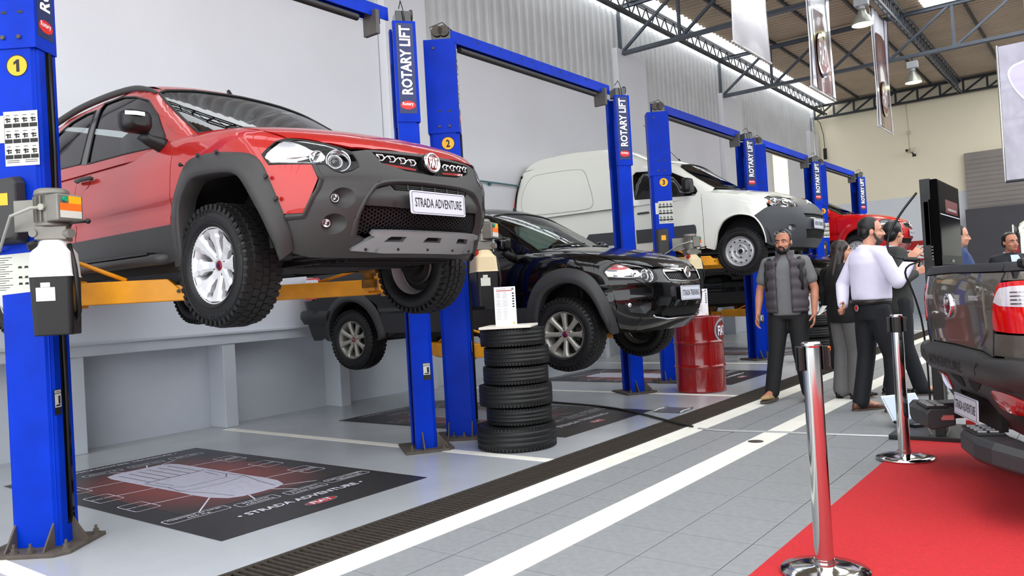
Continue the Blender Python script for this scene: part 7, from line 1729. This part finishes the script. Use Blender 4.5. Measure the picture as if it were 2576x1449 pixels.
# man in the white shirt
r,J,H,k=person('shirt','man in white shirt and navy trousers pointing with his raised right hand',(-1.80,7.73,0),-.80,dict(trousers=NAVY_,shoes=SBRN,top='shirt',top_mat=SHW,hem=1.005,waist=1.03,loose=.020,belly=.030,beard=BEARD,hairline=.012,collar=SHW,sleeve_extra=.008,head_yaw=-.42,head_pitch=-.03,head=(.01,.035,1.63),
  pel=(0,-.01,.96),ell=(-.30,-.10,1.16),wrl=(-.19,-.17,.965),handl=dict(dir=(.75,-.35,-.35),palm=(-.2,-.9,.1),curl=1.0),elr=(.27,.09,1.16),wrr=(.22,.25,1.335),handr=dict(dir=(.25,.55,.8),palm=(-.4,.75,-.35),curl=[.12,.5,.7,.8]),shr=(.19,0,1.42),shl=(-.185,-.01,1.41),anl=(-.10,-.10,.085),anr=(.11,.10,.085),knl=(-.10,-.02,.51),knr=(.11,.10,.51)),1.77,.0065,SKIN2)
b=MB(); st=[(0,-.008,z,.184,.158) for z in (.985,1.025)]; loft(b,st,32,False,ex=2.3); o=b.build('belt',mat('belt_brown',(.10,.07,.055),.45),r); s=o.modifiers.new('s','SOLIDIFY'); s.thickness=.006
b=MB(); c=Vector((.02,-.158,.955)); b.cyl(c,c+Vector((0,-.006,0)),.030,20); o=b.build('pocket_badge',mat('badge_grey',(.62,.6,.6),.5),r); b=MB(); b.cyl(c+Vector((0,-.006,0)),c+Vector((0,-.008,0)),.022,20); b.build('badge_field',RED,o)
# man in the charcoal suit holding a glass
r,J,H,k=person('suit','man in charcoal suit seen from behind, holding a drinking glass',(-1.83,8.88,0),-.95,dict(trousers=mat('trouser_dark_teal',(.06,.075,.10),.75),shoes=SBLK,top='suit_jacket',top_mat=SUIT,hem=.82,waist=1.0,loose=.024,sleeve_extra=.006,collar=LBLU,head_yaw=.45,hairline=.01,
  elr=(.275,-.09,1.14),wrr=(.19,.12,1.215),handr=dict(dir=(-.1,.8,.35),palm=(-.9,-.05,.1),curl=.95),anr=(.12,.14,.085),anl=(-.10,-.06,.085)),1.79,.008,SKIN2)
wr=Matrix.Translation(r.location)@Matrix.Rotation(-.95,4,'Z')@(J['wrr']+Vector((-.045,.085,.03)))
b=MB(); b.lathe([(0,.004),(.026,.004),(.027,0),(.030,.0),(.036,.12),(.034,.12),(.028,.01)],24,tuple(wr-Vector((0,0,.03)))); tag(b.build('drinking_glass',glass('drink_glass',(.93,.95,.95),0,ior=1.45)),'clear drinking glass in the hand of the man in the charcoal suit','glass')
# person in black behind the woman
person('behind','person in dark clothes mostly hidden behind the woman in the blazer',(-3.02,11.2,0),-.2,dict(trousers=NAVY_,shoes=SBLK,top='dark_jacket',top_mat=BLZ,hem=.86,loose=.02),1.66,.010)
# man in the blue jacket behind the screen, man in the navy suit behind the pickup
person('blue','man in blue jacket in profile, standing behind the television',(-1.38,9.9,0),-1.25,dict(trousers=NAVY_,shoes=SBLK,top='blue_jacket',top_mat=BJKT,hem=.86,loose=.03,belly=.03,sleeve_extra=.012,collar=BJKT,head_pitch=-.08,beard=None),1.75,.008,SKIN2)
r,J,H,k=person('navy','man in navy suit and pale blue shirt standing behind the grey pickup',(-.99,11.0,0),PI+.55,dict(trousers=NAVY_,shoes=SBLK,top='suit_jacket',top_mat=NSUIT,hem=.84,loose=.024,collar=LBLU,head_yaw=.1,hairline=.008),1.665,.008,SKIN)
b=MB(); P=[]
for z,w in ((1.47,.045),(1.40,.058),(1.30,.050),(1.18,.030),(1.08,.008)):
    ry=.148 if z<1.38 else (.128 if z<1.44 else .085); P.append([(w*s*k,(ry+.004-.25*(w*s)**2)*k,z*k) for s in (-1,-.5,0,.5,1)])
b.grid(np.array(P)); b.build('shirt_front',LBLU,r)
